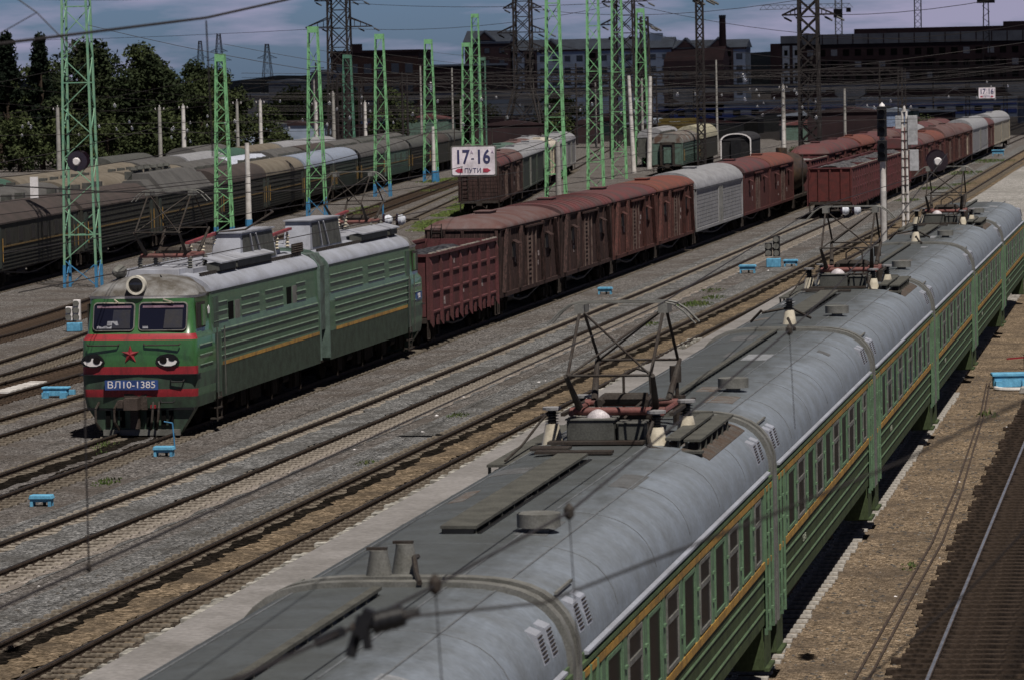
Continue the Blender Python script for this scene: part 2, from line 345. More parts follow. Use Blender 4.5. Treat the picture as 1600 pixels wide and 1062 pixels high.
# low platform between the commuter train and track B
pf = MB()
for i in range(26):
    y0 = 44 + i * 5.0
    pf.box(-17.15 + (.35 if y0 > 130 else 0), -10.6, y0, y0 + 4.985, .02, .27)
pf.build('platform_pavement', ASPH, kind='structure', bevel=.015)
strip('platform_gap', [(-17.4, 46), (-17.4, 150)], -.42, .26, .018, TRENCH0)
eb = MB(); rnd = random.Random(3)
for i in range(230):
    y = 46 + i * .42; x = -17.40 + rnd.uniform(-.04, .04)
    s = rnd.uniform(.10, .2); eb.box(x - s, x + s, y, y + rnd.uniform(.2, .38), -.02, rnd.uniform(.07, .15))
eb.build('platform_edge_rubble', mat('rubble', (.33, .32, .29), .9, fine=.3, bscale=5), kind='stuff')

def rail_mesh(pts, off):
    b = MB()
    for z0, z1, hw in ((0.0, .03, .07), (.03, .13, .02), (.13, .168, .037)):
        vs = []; fs = []
        for x, y in pts:
            vs += [(x + off - hw, y, z0), (x + off + hw, y, z0), (x + off + hw, y, z1), (x + off - hw, y, z1)]
        for i in range(len(pts) - 1):
            k = 4 * i
            for a in range(4): fs.append((k + a, k + (a + 1) % 4, k + 4 + (a + 1) % 4, k + 4 + a))
        fs += [(0, 3, 2, 1), (len(vs) - 4, len(vs) - 3, len(vs) - 2, len(vs) - 1)]
        b.add(vs, fs)
    vs = []; fs = []
    for i, (x, y) in enumerate(pts):
        vs += [(x + off - .026, y, .1705), (x + off + .026, y, .1705)]
        if i: k = 2 * i; fs.append((k - 2, k - 1, k + 1, k))
    b.cur = 1; b.add(vs, fs); b.cur = 0
    return b
slm = MB(); slm.prism([(-.13, -.05), (.13, -.05), (.10, .035), (-.10, .035)], -1.36, 1.36)
for sx in (-1, 1):
    for o in (-.13, .13): slm.box(-.05, .05, sx * .77 + o - .035, sx * .77 + o + .035, .035, .075)
slm.v = [(y, x, z) for x, y, z in slm.v]
slq = MB(); slq.prism([(-.12, -.05), (.12, -.05), (.10, .035), (-.10, .035)], -1.40, 1.40); slq.v = [(y, x, z) for x, y, z in slq.v]
TRENCH = gravel('rail_side_dirt', (0.030, 0.023, 0.018), (0.070, 0.054, 0.042), (0.022, 0.018, 0.015), .06, .9)
def track(key, label, y0, y1, step=.6, sm=SLEEP, nz=100, gauge=.79, ys=None, tread=RAILTOP, zs=0.015):
    t = thing('railway_track', label, 'railway track', (0, 0, 0))
    if key in ('A', 'B', 'L', 'one', 'two', 'three'):
        for s in (-1, 1): strip('rail_side_dirt', curve_pts(TR[key], 5, y0, min(y1, 420)), s * gauge - .20, s * gauge + .27, .022, TRENCH)
    pts = curve_pts(TR[key], 5, y0, y1)
    for s in (-1, 1): rail_mesh(pts, s * gauge).build('rail', [RAIL, tread], t)
    proto = None; n = 0; rest = MB(); y = y0 + .3 if ys is None else ys; r = random.Random(len(key))
    while y < min(y1, 420):
        x = interp(TR[key], y) + r.uniform(-.03, .03)
        if n < nz:
            if proto is None:
                proto = (slq if key == 'right' else slm).build('sleeper', sm, t, loc=(x, y, zs))
                if key == 'emu': proto.scale.x = 1.16
            else:
                c_ = copyobj(proto, t, (x, y, zs)); c_.rotation_euler.z = r.uniform(-.02, .02)
                if key == 'right': c_.scale.x = r.uniform(.94, 1.12); c_.rotation_euler.z = r.uniform(-.05, .05); c_.location.y += r.uniform(-.06, .06)
        else: rest.box(x - 1.36, x + 1.36, y - .12, y + .12, -.05 + zs, .035 + zs)
        n += 1; y += step if y < 260 else step * 1.0
    if rest.v: rest.build('sleeper_run', sm, t, kind='stuff')
    return t
track('B', 'clear railway track with rusty ballast beside the low pale platform', 50, 900, ys=56)
SLEEPL = mat('sleeper_pale', (0.27, 0.245, 0.21), 0.9, col2=(0.15, 0.13, 0.11), fine=.2, bscale=14)
SLEEPX = mat('sleeper_bleached', (0.38, 0.36, 0.33), 0.9, col2=(0.16, 0.15, 0.135), fine=.15, bscale=14)
track('A', 'railway track with grey ballast right of the green locomotive track', 60, 900, ys=66, sm=SLEEPL)
track('L', 'railway track that carries the green locomotive and its goods wagons', 80, 900, nz=60)
track('emu', 'railway track under the green and yellow commuter train', 30, 420, nz=100, ys=58, sm=SLEEPX)
track('one', 'weedy railway track just left of the green locomotive', 95, 700, nz=60)
track('two', 'railway track crossed by pale boards left of the locomotive', 105, 700, nz=60, sm=SLEEPW)
track('three', 'railway track curving away left behind the locomotive cab', 112, 540, nz=60)
track('four', 'railway track beside the foot of the left green lattice mast', 135, 540, nz=60, sm=SLEEPW)
track('reef', 'railway track under the old brown boxcar behind the number sign', 232, 540, nz=20)
track('Lone', 'railway track under the nearest row of dark old coaches', 160, 540, nz=20)
track('Ltwo', 'railway track under the second row of old coaches', 165, 540, nz=10)
track('Lthree', 'railway track under the third row of old coaches', 175, 540, nz=10)
track('Lfour', 'railway track under the last row of vans by the trees', 185, 540, nz=10)
track('coach', 'railway track under the lone green coach end', 335, 495, nz=10)
LT = gravel('sleeper_end_dust', (0.21, 0.185, 0.165), (0.29, 0.26, 0.235), (0.17, 0.15, 0.135), .06, .9)
strip('dusty_sleeper_ends', [(x + .08 * math.sin(y * 2.1), y) for x, y in curve_pts(TR['A'], .6, 60, 400)], .90, 1.52, .017, LT)
def fill(name, key, hw, y0, y1, m, z=.058, xo=0):
    b = MB(); r_ = random.Random(len(name)); vs = []; fs = []; y = y0; i = 0
    while y < y1:
        x = interp(TR[key], y) + xo; a = hw + .07 * math.sin(y * 2.3) + r_.uniform(-.09, .09); c = hw + .06 * math.sin(y * 1.9 + 1) + r_.uniform(-.09, .09)
        vs += [(x - a, y, z), (x + c, y, z)]
        if i: k = 2 * i; fs.append((k - 2, k - 1, k + 1, k))
        i += 1; y += r_.uniform(.12, .4)
    b.add(vs, fs).build(name, m, kind='structure')
fill('ballast_fill_grey', 'A', .50, 60, 420, G_GREY); fill('ballast_fill_rusty', 'B', .50, 50, 420, G_RUST); fill('oily_streak', 'B', .16, 50, 250, G_DARK, .064, -.40); fill('ballast_fill', 'L', .45, 80, 110, G_DARK); fill('dusty_centre', 'L', .12, 80, 108, G_MAIN, .064, .25); fill('ballast_fill', 'one', .45, 95, 300, G_MAIN); fill('ballast_fill', 'three', .45, 115, 400, G_MAIN)
SHINY = mat('polished_rail', (.36, .38, .43), .35, metal=.7, fine=.03)
track('right', 'railway track with a polished rail on dark timber sleepers at right', 30, 420, step=.55, sm=mat('sleeper_oily', (0.042, 0.031, 0.024), 0.9, col2=(0.018, 0.014, 0.012), fine=.25, bscale=14), nz=100, ys=54, tread=SHINY, zs=.06)
# pale crossing boards on track two
for (bx, by) in ((-36.6, 121.0), (-36.5, 122.4)):
    pass
for i in range(7):
    cb = MB(); cb.box(-37.0, -36.45, 119.6 + i * .62, 120.0 + i * .62, .02, .12)
    tag(cb.build('crossing_board', CONCW), ['first', 'second', 'third', 'fourth', 'fifth', 'sixth', 'seventh'][i] + ' white board from the left in the row between rails left of locomotive', 'crossing board', 'white boards between the rails')
# pair of old cables / guard rail curving along the right gravel
for k, (dx, dl) in enumerate(((0, 'left'), (.2, 'right'))):
    b = MB(); P = [(-5.25 + dx * 1.2, 52), (-5.1 + dx * 1.1, 61.6), (-5.05 + dx, 72), (-5.0 + dx, 80), (-5.1 + dx * .8, 90), (-5.3 + dx * .6, 100), (-5.5 + dx * .5, 110), (-5.85 + dx * .4, 121)]
    b.tube([(x, y, .04) for x, y in P], .024, 6)
    tag(b.build('steel_rod', RAIL), 'rusty %s rod of the pair running over tan gravel beside the shiny rail' % dl, 'rod')
# scattered stones and litter
def litter(name, label, m, spots, smin, smax, seed=1):
    r = random.Random(seed); b = MB()
    for (x0, x1, y0, y1, n_) in spots:
        for _ in range(n_):
            x = r.uniform(x0, x1); y = r.uniform(y0, y1); s = r.uniform(smin, smax); a = r.uniform(0, PI)
            vs = []
            for (ux, uy, uz) in ((1, 0, 0), (0, 1, 0), (-1, 0, 0), (0, -1, 0)): 
                q = r.uniform(.6, 1.2); vs.append((x + s * q * (ux * math.cos(a) - uy * math.sin(a)), y + s * q * (ux * math.sin(a) + uy * math.cos(a)), .0))
            vs.append((x + s * r.uniform(-.4, .4), y + s * r.uniform(-.4, .4), s * r.uniform(.25, .55)))
            b.add(vs, [(0, 1, 4), (1, 2, 4), (2, 3, 4), (3, 0, 4)])
    b.build(name, m, kind='stuff')
litter('loose_stones', '', mat('stone_pale', (.20, .19, .175), .9, fine=.2), [(-27, -19.8, 66, 170, 2600), (-19.6, -17.4, 56, 150, 1400), (-35, -29.5, 100, 150, 500), (-6.4, -3.9, 56, 125, 900)], .02, .05)
litter('dark_stones', '', mat('stone_dark', (.07, .065, .06), .9, fine=.2), [(-27, -19.8, 66, 170, 2600), (-19.6, -17.4, 56, 150, 1600), (-35, -29.5, 100, 150, 500), (-6.4, -3.9, 56, 125, 1500)], .03, .08, 2)
litter('white_litter', '', WHITE, [(-24.5, -17.3, 60, 240, 46), (-5.8, -2, 58, 110, 30), (-42, -30, 120, 190, 20), (-60, -45, 200, 300, 14)], .03, .09, 5)
# weeds and grass
WEED = mat('weed_green', (.055, .095, .025), .8, col2=(.10, .11, .045), nscale=1, fine=.25)
def tufts(name, spots, seed=2, m=None):
    r = random.Random(seed); b = MB()
    for (x, y, rad, n_, h) in spots:
        for _ in range(n_):
            a = r.uniform(0, 2 * PI); q = rad * math.sqrt(r.random()); px = x + q * math.cos(a) * .55; py = y + q * math.sin(a) * 1.6
            hh = h * r.uniform(.2, .8) * (1.2 - q / rad); t = r.uniform(0, PI); wv = .022 + .02 * r.random() + rad * .006
            lx, ly = r.uniform(-.4, .4) * hh, r.uniform(-.4, .4) * hh
            b.add([(px - wv * math.cos(t), py - wv * math.sin(t), 0), (px + wv * math.cos(t), py + wv * math.sin(t), 0), (px + lx, py + ly, hh)], [(0, 1, 2)])
    b.build(name, m or WEED, kind='stuff')
tufts('weeds', [(-28.4, 101.6, .8, 120, .3), (-27.9, 99.5, .5, 60, .22), (-31.0, 99.0, .7, 90, .35), (-25.8, 92.5, .6, 70, .25), (-33.9, 104, 1, 90, .2),
  (-20.2, 165, 1.4, 260, .3), (-20.0, 170, 1.0, 120, .25), (-20.4, 152, .8, 90, .22), (-20.5, 111, .6, 60, .2), (-20.8, 176, 1.2, 90, .2), (-20.3, 97, .5, 40, .2),
  (-18.0, 340, 3.0, 500, .25), (-20.2, 330, 3, 400, .3), (-20.4, 380, 5, 700, .3), (-20.5, 430, 6, 700, .3), (-20.3, 300, 2, 240, .3), (-5.3, 110, .6, 60, .3), (-5.2, 76, .4, 40, .2)])
GRASS = mat('bright_grass', (.105, .17, .04), .8, col2=(.14, .15, .06), nscale=.8, fine=.25)
tufts('grass', [(-50.5, 268, 3.5, 900, .35), (-52.5, 290, 3.5, 1100, .35), (-55, 306, 3, 900, .4), (-48.5, 255, 3, 700, .3), (-58.5, 325, 4, 900, .35), (-70, 395, 5, 700, .4), (-66, 345, 3, 400, .3), (-62, 300, 3, 400, .3), (-60.5, 287, 2.5, 300, .35), (-71.5, 380, 4, 500, .35), (-42, 390, 3, 500, 1.2), (-49.5, 262, 3, 2500, .25), (-52.0, 283, 3.5, 2500, .25), (-54.4, 300, 3, 2500, .25), (-57.5, 318, 4, 2000, .25), (-71, 388, 5, 1500, .3)], 9, GRASS)
# ------------------------------------------------------------------ rolling stock
def wheelsets(parent, ys, m=BOGIE, r=.47):
    for y in ys:
        b = MB()
        for s in (-1, 1): b.cyl((s * .70, y, r + .12), (s * .84, y, r + .12), r, n=16); b.cyl((s * .84, y, r + .12), (s * 1.08, y, r + .12), .12, n=8)
        b.cyl((-.7, y, r + .12), (.7, y, r + .12), .08, n=8); b.build('wheelset', m, parent)
def bogie(parent, y, wb=1.85, light=False):
    b = MB()
    for s in (-1, 1):
        b.prism([(s * 1.0, .42), (s * 1.16, .42), (s * 1.16, .78), (s * 1.0, .78)], y - wb / 2 - .25, y + wb / 2 + .25)
        b.box(min(s * .98, s * 1.2), max(s * .98, s * 1.2), y - .3, y + .3, .3, .95)
        for d in (-1, 1): b.box(min(s * 1.02, s * 1.22), max(s * 1.02, s * 1.22), y + d * wb / 2 - .16, y + d * wb / 2 + .16, .42, .74)
        for k in (-.14, 0, .14): b.cyl((s * 1.19, y + k, .42), (s * 1.19, y + k, .82), .05, n=6)
    b.box(-1.1, 1.1, y - .2, y + .2, .55, .85)
    o = b.build('bogie', BOGIE, parent); wheelsets(o, (y - wb / 2, y + wb / 2))
    return o
def coupler(parent, y, d):
    b = MB(); b.bar((0, y, 1.0), (0, y + d * .45, 1.0), .16, .2); b.box(-.2, .2, min(y + d * .42, y + d * .6), max(y + d * .42, y + d * .6), .82, 1.2)
    b.tube([(-.55, y, 1.0), (-.5, y + d * .3, .6), (-.3, y + d * .5, .75)], .035, 5); b.tube([(.55, y, 1.0), (.5, y + d * .3, .6), (.3, y + d * .5, .75)], .035, 5)
    return b.build('coupler', STEEL, parent)
def arch(hw, zs, zt, p=2.3, n=14, e=1.0):
    out = []
    for i in range(n + 1):
        t = -1 + 2 * i / n; x = math.sin(t * PI / 2)
        out.append((hw * x, zs + (zt - zs) * (max(0, 1 - abs(x) ** p)) ** e))
    return out
def roofshell(parent, hw, zs, zt, y0, y1, m, p=2.3, e=.6, name='roof', th=.04, ny=6, hood=0, ribs=0):
    b = MB(); a = arch(hw, zs, zt, p, 16, e); prof = a + [(a[-1][0], zs - th), (a[0][0], zs - th)]
    if hood:
        n = len(prof); vs = []; steps = [(y0, .0), (y0 + hood * .25, .55), (y0 + hood * .6, .86), (y0 + hood, 1), (y1 - hood, 1), (y1 - hood * .6, .86), (y1 - hood * .25, .55), (y1, .0)]
        for y, k in steps: vs += [(x, y, (zs + (z - zs) * k) if z > zs else z) for x, z in prof]
        fs = []
        for j in range(len(steps) - 1):
            for i in range(n): fs.append((j * n + i, j * n + (i + 1) % n, (j + 1) * n + (i + 1) % n, (j + 1) * n + i))
        fs += [tuple(range(n))[::-1], tuple(range((len(steps) - 1) * n, len(steps) * n))]
        b.add(vs, fs)
    else: b.prism(prof, y0, y1, ny)
    if ribs:
        a2 = arch(hw + .012, zs, zt + .03, p, 16, e); pr = a2 + [(a2[-1][0], zs - .01), (a2[0][0], zs - .01)]
        for i in range(1, ribs):
            y = y0 + (y1 - y0) * i / ribs; b.prism(pr, y - .03, y + .03)
    return b.build(name, m, parent, smooth=True)
def ladder(parent, x, y, z0, z1, w=.4, m=None, axis='x'):
    b = MB()
    d = (w / 2, 0) if axis == 'x' else (0, w / 2)
    for s in (-1, 1): b.bar((x + s * d[0], y + s * d[1], z0), (x + s * d[0], y + s * d[1], z1), .035)
    z = z0 + .15
    while z < z1: b.bar((x - d[0], y - d[1], z), (x + d[0], y + d[1], z), .025); z += .3
    return b.build('ladder', m or STEEL, parent)

def underframe(t, Ln, w=2.7, m=STEEL, y0=0):
    b = MB(); b.box(-w / 2, w / 2, y0 + .05, y0 + Ln - .05, .98, 1.16); b.box(-.25, .25, y0 + .3, y0 + Ln - .3, .7, .98)
    b.box(-.9, -.2, y0 + Ln * .45, y0 + Ln * .58, .5, .9); b.cyl((.5, y0 + Ln * .42, .7), (.5, y0 + Ln * .52, .7), .2, n=10)
    for s in (-1, 1): b.bar((s * 1.1, y0 + 3.4, .96), (s * 1.1, y0 + Ln / 2 - 1, .62), .07); b.bar((s * 1.1, y0 + Ln - 3.4, .96), (s * 1.1, y0 + Ln / 2 + 1, .62), .07); b.bar((s * 1.1, y0 + Ln / 2 - 1, .62), (s * 1.1, y0 + Ln / 2 + 1, .62), .07)
    for yy in (y0 + .25, y0 + Ln - .25):
        for s in (-1, 1): b.tube([(s * 1.38, yy - .18, 1.0), (s * 1.38, yy - .18, .42), (s * 1.38, yy + .18, .42), (s * 1.38, yy + .18, 1.0)], .03, 4)
    return b.build('underframe', m, t)

def boxcar(label, loc, Ln=14.6, rz=0, wall=BROWN, roof=RROOF, style='brace', group='covered goods wagons', hood=0, ribs=0, zt=4.35, detail=True, door=None, zs=3.62, w=1.42):
    t = thing('boxcar', label, 'boxcar', loc, rz, group); t['group'] = group
    y0, y1 = .3, Ln - .3
    b = MB(); b.prism([(-w, 1.14), (w, 1.14), (w, zs), (-w, zs)] , y0, y1)
    gz = arch(w, zs, zt - .04, 2.3, 10, .6)
    for yy in ((y0, y0 + .05), (y1 - .05, y1)):
        if not hood: b.prism(gz + [(gz[-1][0], zs - .02), (gz[0][0], zs - .02)], *yy)
    # boards / horizontal ribs as real battens
    if style == 'ribs':
        k = 11
        for i in range(k):
            z = 1.26 + i * (zs - 1.36) / (k - 1)
            for s in (-1, 1): b.box(min(s * w, s * (w + .012)), max(s * w, s * (w + .012)), y0 + .1, y1 - .1, z, z + .17)
            b.box(-w + .05, w - .05, y0 - .012, y0, z, z + .17)
    else:
        n_ = int((y1 - y0) / .42)
        for i in range(n_):
            y = y0 + .1 + i * .42
            for s in (-1, 1): b.box(min(s * w, s * (w + .018)), max(s * w, s * (w + .018)), y, y + .36, 1.16, zs - .02)
        for i in range(9):
            z = 1.2 + i * .27; b.box(-w + .03, w - .03, y0 - .015, y0, z, z + .235)
    b.build('body', wall, t)
    roofshell(t, w + .12, zs, zt, y0 - .08, y1 + .08, roof, hood=hood, ribs=ribs)
    fr = MB()
    for s in (-1, 1):
        x0, x1 = sorted((s * (w + .018), s * (w + .10)))
        fr.box(x0, x1, y0, y1, zs - .12, zs - .03); fr.box(x0, x1, y0, y1, 1.04, 1.2)
        for yy in (y0, y1 - .12): fr.box(x0, x1, yy, yy + .12, 1.2, zs - .12)
    for s in (-1, 1): fr.box(min(s * w, s * (w - .12)), max(s * w, s * (w - .12)), y0 - .07, y0 - .0151, 1.14, zs)
    fr.box(-w, w, y0 - .07, y0 - .0151, zs - .1, zs); fr.box(-.06, .06, y0 - .08, y0 - .0151, 1.2, zs - .1); fr.box(-w * .55, -w * .55 + .1, y0 - .08, y0 - .0151, 1.2, zs - .1)
    fr.build('frame', wall, t)
    yc = (y0 + y1) / 2
    if style == 'brace':
        for s in (-1, 1):
            x = s * (w + .07)
            for (a, c) in ((y0 + .5, y0 + 1.9), (y0 + 4.4, y0 + 5.1), (y1 - 4.4, y1 - 5.1), (y1 - .5, y1 - 1.9)):
                bb = MB(); bb.bar((x + s * .05, a, 1.2), (x + s * .05, (a + c) / 2 + (c - a) * .1, zs - .1), .16, .14, up=(0, 1, 0)); bb.build('brace', wall, t)
            for yy in (y0 + 2.3, y1 - 2.4, yc - 1.25, yc + 1.15):
                bb = MB(); bb.box(min(s * (w + .019), x + s * .03), max(s * (w + .019), x + s * .03), yy, yy + .11, 1.2, zs - .12); bb.build('post', wall, t)
    dm = door or wall
    for s in (-1, 1):
        d = MB(); x0, x1 = sorted((s * (w + .02), s * (w + .085)))
        if style == 'ribs':
            d.box(x0, x1, yc - .8, yc + .8, 1.2, zs - .3)
            dd = d.build('door', dm, t)
            rb = MB(); 
            for k in (-.8, 0, .76): rb.box(min(s * (w + .085), s * (w + .13)), max(s * (w + .085), s * (w + .13)), yc + k, yc + k + .05, 1.1, zs - .2)
            rb.build('door_bar', STEEL if roof is not REEFR else GREYM, dd)
        else:
            d.box(x0, x1, yc - 1.1, yc + 1.1, 1.2, zs - .22)
            dd = d.build('door', dm, t)
            if s > 0:
                rr = random.Random(int(loc[1])); mk = MB()
                for _ in range(5): ym = yc + rr.choice([-3.9, -2.6, 2.0, 3.3]) + rr.uniform(-.2, .2); zm = 1.6 + rr.random() * 1.1; mk.box(w + .019, w + .024, ym, ym + rr.uniform(.12, .45), zm, zm + rr.uniform(.08, .30))
                mk.build('stencil_marks', mat('faded_stencil', (.42, .38, .38), .9, col2=(.12, .07, .065), nscale=9, lo=.42, hi=.6), t)
            g = MB()
            for i in range(10):
                z = 1.5 + i * .18; g.box(min(s * (w + .086), s * (w + .12)), max(s * (w + .086), s * (w + .12)), yc - .95, yc - .1, z, z + .07)
            for k in (-1.05, 0, 1.0): g.box(min(s * (w + .086), s * (w + .14)), max(s * (w + .086), s * (w + .14)), yc + k, yc + k + .06, 1.2, zs - .25)
            g.build('door_slats', mat('bleached_slats', (.135, .10, .088), .9, col2=(.07, .045, .04), fine=.2), dd)
            rl = MB(); rl.box(min(s * (w + .02), s * (w + .2)), max(s * (w + .02), s * (w + .2)), yc - 1.4, yc + 3.0, zs - .22, zs - .15); rl.build('door_rail', wall, t)
            for yy in (y0 + 3.1, y1 - 3.5):
                h = MB(); h.box(min(s * (w + .02), s * (w + .05)), max(s * (w + .02), s * (w + .05)), yy, yy + .7, 2.5, 3.1)
                hh = h.build('hatch', STEEL if style == 'brace' else wall, t)
                h2 = MB(); h2.add([(s * (w + .05), yy - .1, 3.2), (s * (w + .05), yy + .8, 3.2), (s * (w + .3), yy + .8, 3.05), (s * (w + .3), yy - .1, 3.05)], [(0, 1, 2, 3)]); h2.add([(s * (w + .05), yy - .1, 3.17), (s * (w + .05), yy + .8, 3.17), (s * (w + .3), yy + .8, 3.02), (s * (w + .3), yy - .1, 3.02)], [(3, 2, 1, 0)]); h2.build('hatch_hood', wall, t)
    if detail:
        ladder(t, -w * .72, y0 - .12, 1.1, zs + .2)
        rh = MB(); rh.box(-.3, .3, yc - 3, yc - 1.4, zt - .02, zt + .08); rh.box(-.35, .35, yc - 3.05, yc - 1.35, zt + .08, zt + .11); rh.build('roof_hatch', roof, t)
    underframe(t, Ln); bogie(t, 2.1); bogie(t, Ln - 2.1); coupler(t, .3, -1); coupler(t, Ln - .3, 1)
    return t

def gondola(label, loc, Ln=14.0, rz=0, m=MAROON, load=None, zt=3.35, group='open goods wagons', end=None, lz=None, tears=True):
    t = thing('gondola_wagon', label, 'open wagon', loc, rz, group)
    w = 1.44; y0, y1 = .3, Ln - .3
    b = MB()
    for s in (-1, 1): b.box(min(s * w, s * (w - .06)), max(s * w, s * (w - .06)), y0, y1, 1.16, zt)
    b.box(-w + .06, w - .06, y0 + .06, y1 - .06, 1.16, 1.24)
    body = b.build('side_walls', m, t)
    e1 = MB(); e1.box(-w + .06, w - .06, y1 - .06, y1, 1.2, zt); e1.build('end_wall', m, t)
    e1 = MB(); e1.box(-w + .06, w - .06, y0, y0 + .06, 1.2, zt)
    for x in (-.75, 0.0, .75): e1.box(x - .06, x + .06, y0 - .09, y0, 1.1, zt - .05)
    for x in (-w, w - .1): e1.box(x, x + .1, y0 - .07, y0 - .001, 1.1, zt)
    e1.build('end_wall', end or m, t)
    rim = MB()
    for s in (-1, 1): rim.box(min(s * (w - .08), s * (w + .09)), max(s * (w - .08), s * (w + .09)), y0 - .02, y1 + .02, zt, zt + .1)
    for yy in (y0 - .1, y1 - .02): rim.box(-w + .08, w - .08, yy, yy + .12, zt + .002, zt + .09)
    rim.build('top_rim', m, t)
    if load:
        rr = random.Random(3); db = MB()
        for _ in range(60): y = rr.uniform(y0, y1); db.box(w - .07, w + .07, y, y + rr.uniform(.04, .25), zt + .1, zt + rr.uniform(.11, .14))
        db.build('spilled_load', mat('pale_spill', (.30, .28, .25), .95, fine=.2), t, kind='stuff')
    n_ = 7
    for s in (-1, 1):
        for i in range(n_ + 1):
            st = MB(); y = y0 + (y1 - y0 - .14) * i / n_; st.prism([(s * w, 1.0), (s * (w + .11), .82), (s * (w + .11), zt - .3), (s * w, zt)], y, y + .14)
            st.build('side_stake', m, t)
    hb = MB()
    for s in (-1, 1):
        for i in range(n_):
            y = y0 + .14 + (y1 - y0 - .14) * i / n_; d = (y1 - y0) / n_
            for z in (1.28, 1.98, 2.62): hb.prism([(s * w, z), (s * (w + .055), z + .03), (s * (w + .055), z + .09), (s * w, z + .12)], y + .1, y + d - .25)
    hb.build('pressed_ribs', m, t)
    mk = MB(); rr = random.Random(int(loc[1]))
    for i in (1, 1, 2, 2, 3, 5): y = y0 + .14 + (y1 - y0 - .14) * i / n_ + .35 + rr.uniform(-.1, .3); z = rr.choice([1.5, 1.72, 2.25, 2.9]); mk.box(w + .001, w + .006, y, y + rr.uniform(.12, .55), z, z + rr.uniform(.10, .30))
    mk.build('stencil_marks', mat('faded_stencil', (.42, .38, .38), .9, col2=(.12, .07, .065), nscale=9, lo=.42, hi=.6), t)
    for s in (-1, 1):
        for i in range(2 * n_):
            sk = MB(); y = y0 + .3 + (y1 - y0 - .5) * i / (2 * n_); sk.box(min(s * (w - .02), s * (w + .06)), max(s * (w - .02), s * (w + .06)), y, y + .22, .86, 1.2)
            sk.build('hatch_hinge', m, t)
    if load:
        r = random.Random(5); nx, ny = 8, 40; vs = []
        lz = lz or zt - .15
        for j in range(ny + 1):
            for i in range(nx + 1):
                x = -w + .07 + (2 * w - .14) * i / nx; y = y0 + .07 + (y1 - y0 - .14) * j / ny
                vs.append((x, y, lz - .45 * abs(x / w) ** 2 + .12 * math.sin(y * 1.3) + r.uniform(-.06, .06)))
        fs = [(j * (nx + 1) + i, j * (nx + 1) + i + 1, (j + 1) * (nx + 1) + i + 1, (j + 1) * (nx + 1) + i) for j in range(ny) for i in range(nx)]
        ld = MB().add(vs, fs).build('heap', load, None, smooth=False); ld.name = 'coal_heap'
        ld.location = loc; ld.rotation_euler.z = rz; tag(ld, 'dark load lying inside ' + label, 'load')
    underframe(t, Ln); bogie(t, 2.1); bogie(t, Ln - 2.1); coupler(t, .3, -1); coupler(t, Ln - .3, 1)
    return t

def tanker(label, loc, Ln=12.0, m=BLACK):
    t = thing('tank_wagon', label, 'tank wagon', loc)
    b = MB(); b.lathe((0, 0.5, 2.65), [(0.02, 0), (.9, .08), (1.3, .3), (1.45, .7), (1.45, Ln - 1.7), (1.3, Ln - 1.3), (.9, Ln - 1.08), (.02, Ln - 1)], 24, 'y'); b.build('tank', m, t, smooth=True)
    d = MB(); d.cyl((0, Ln / 2, 4.0), (0, Ln / 2, 4.5), .4, n=16); d.build('dome', m, t, smooth=True)
    for y in (2.0, Ln - 2.0):
        s = MB(); s.box(-1.2, 1.2, y - .3, y + .3, 1.1, 1.6); s.build('saddle', STEEL, t)
    ladder(t, 1.5, Ln / 2, 1.1, 4.0, axis='y')
    underframe(t, Ln); bogie(t, 2.1); bogie(t, Ln - 2.1); coupler(t, .3, -1); coupler(t, Ln - .3, 1)
    return t

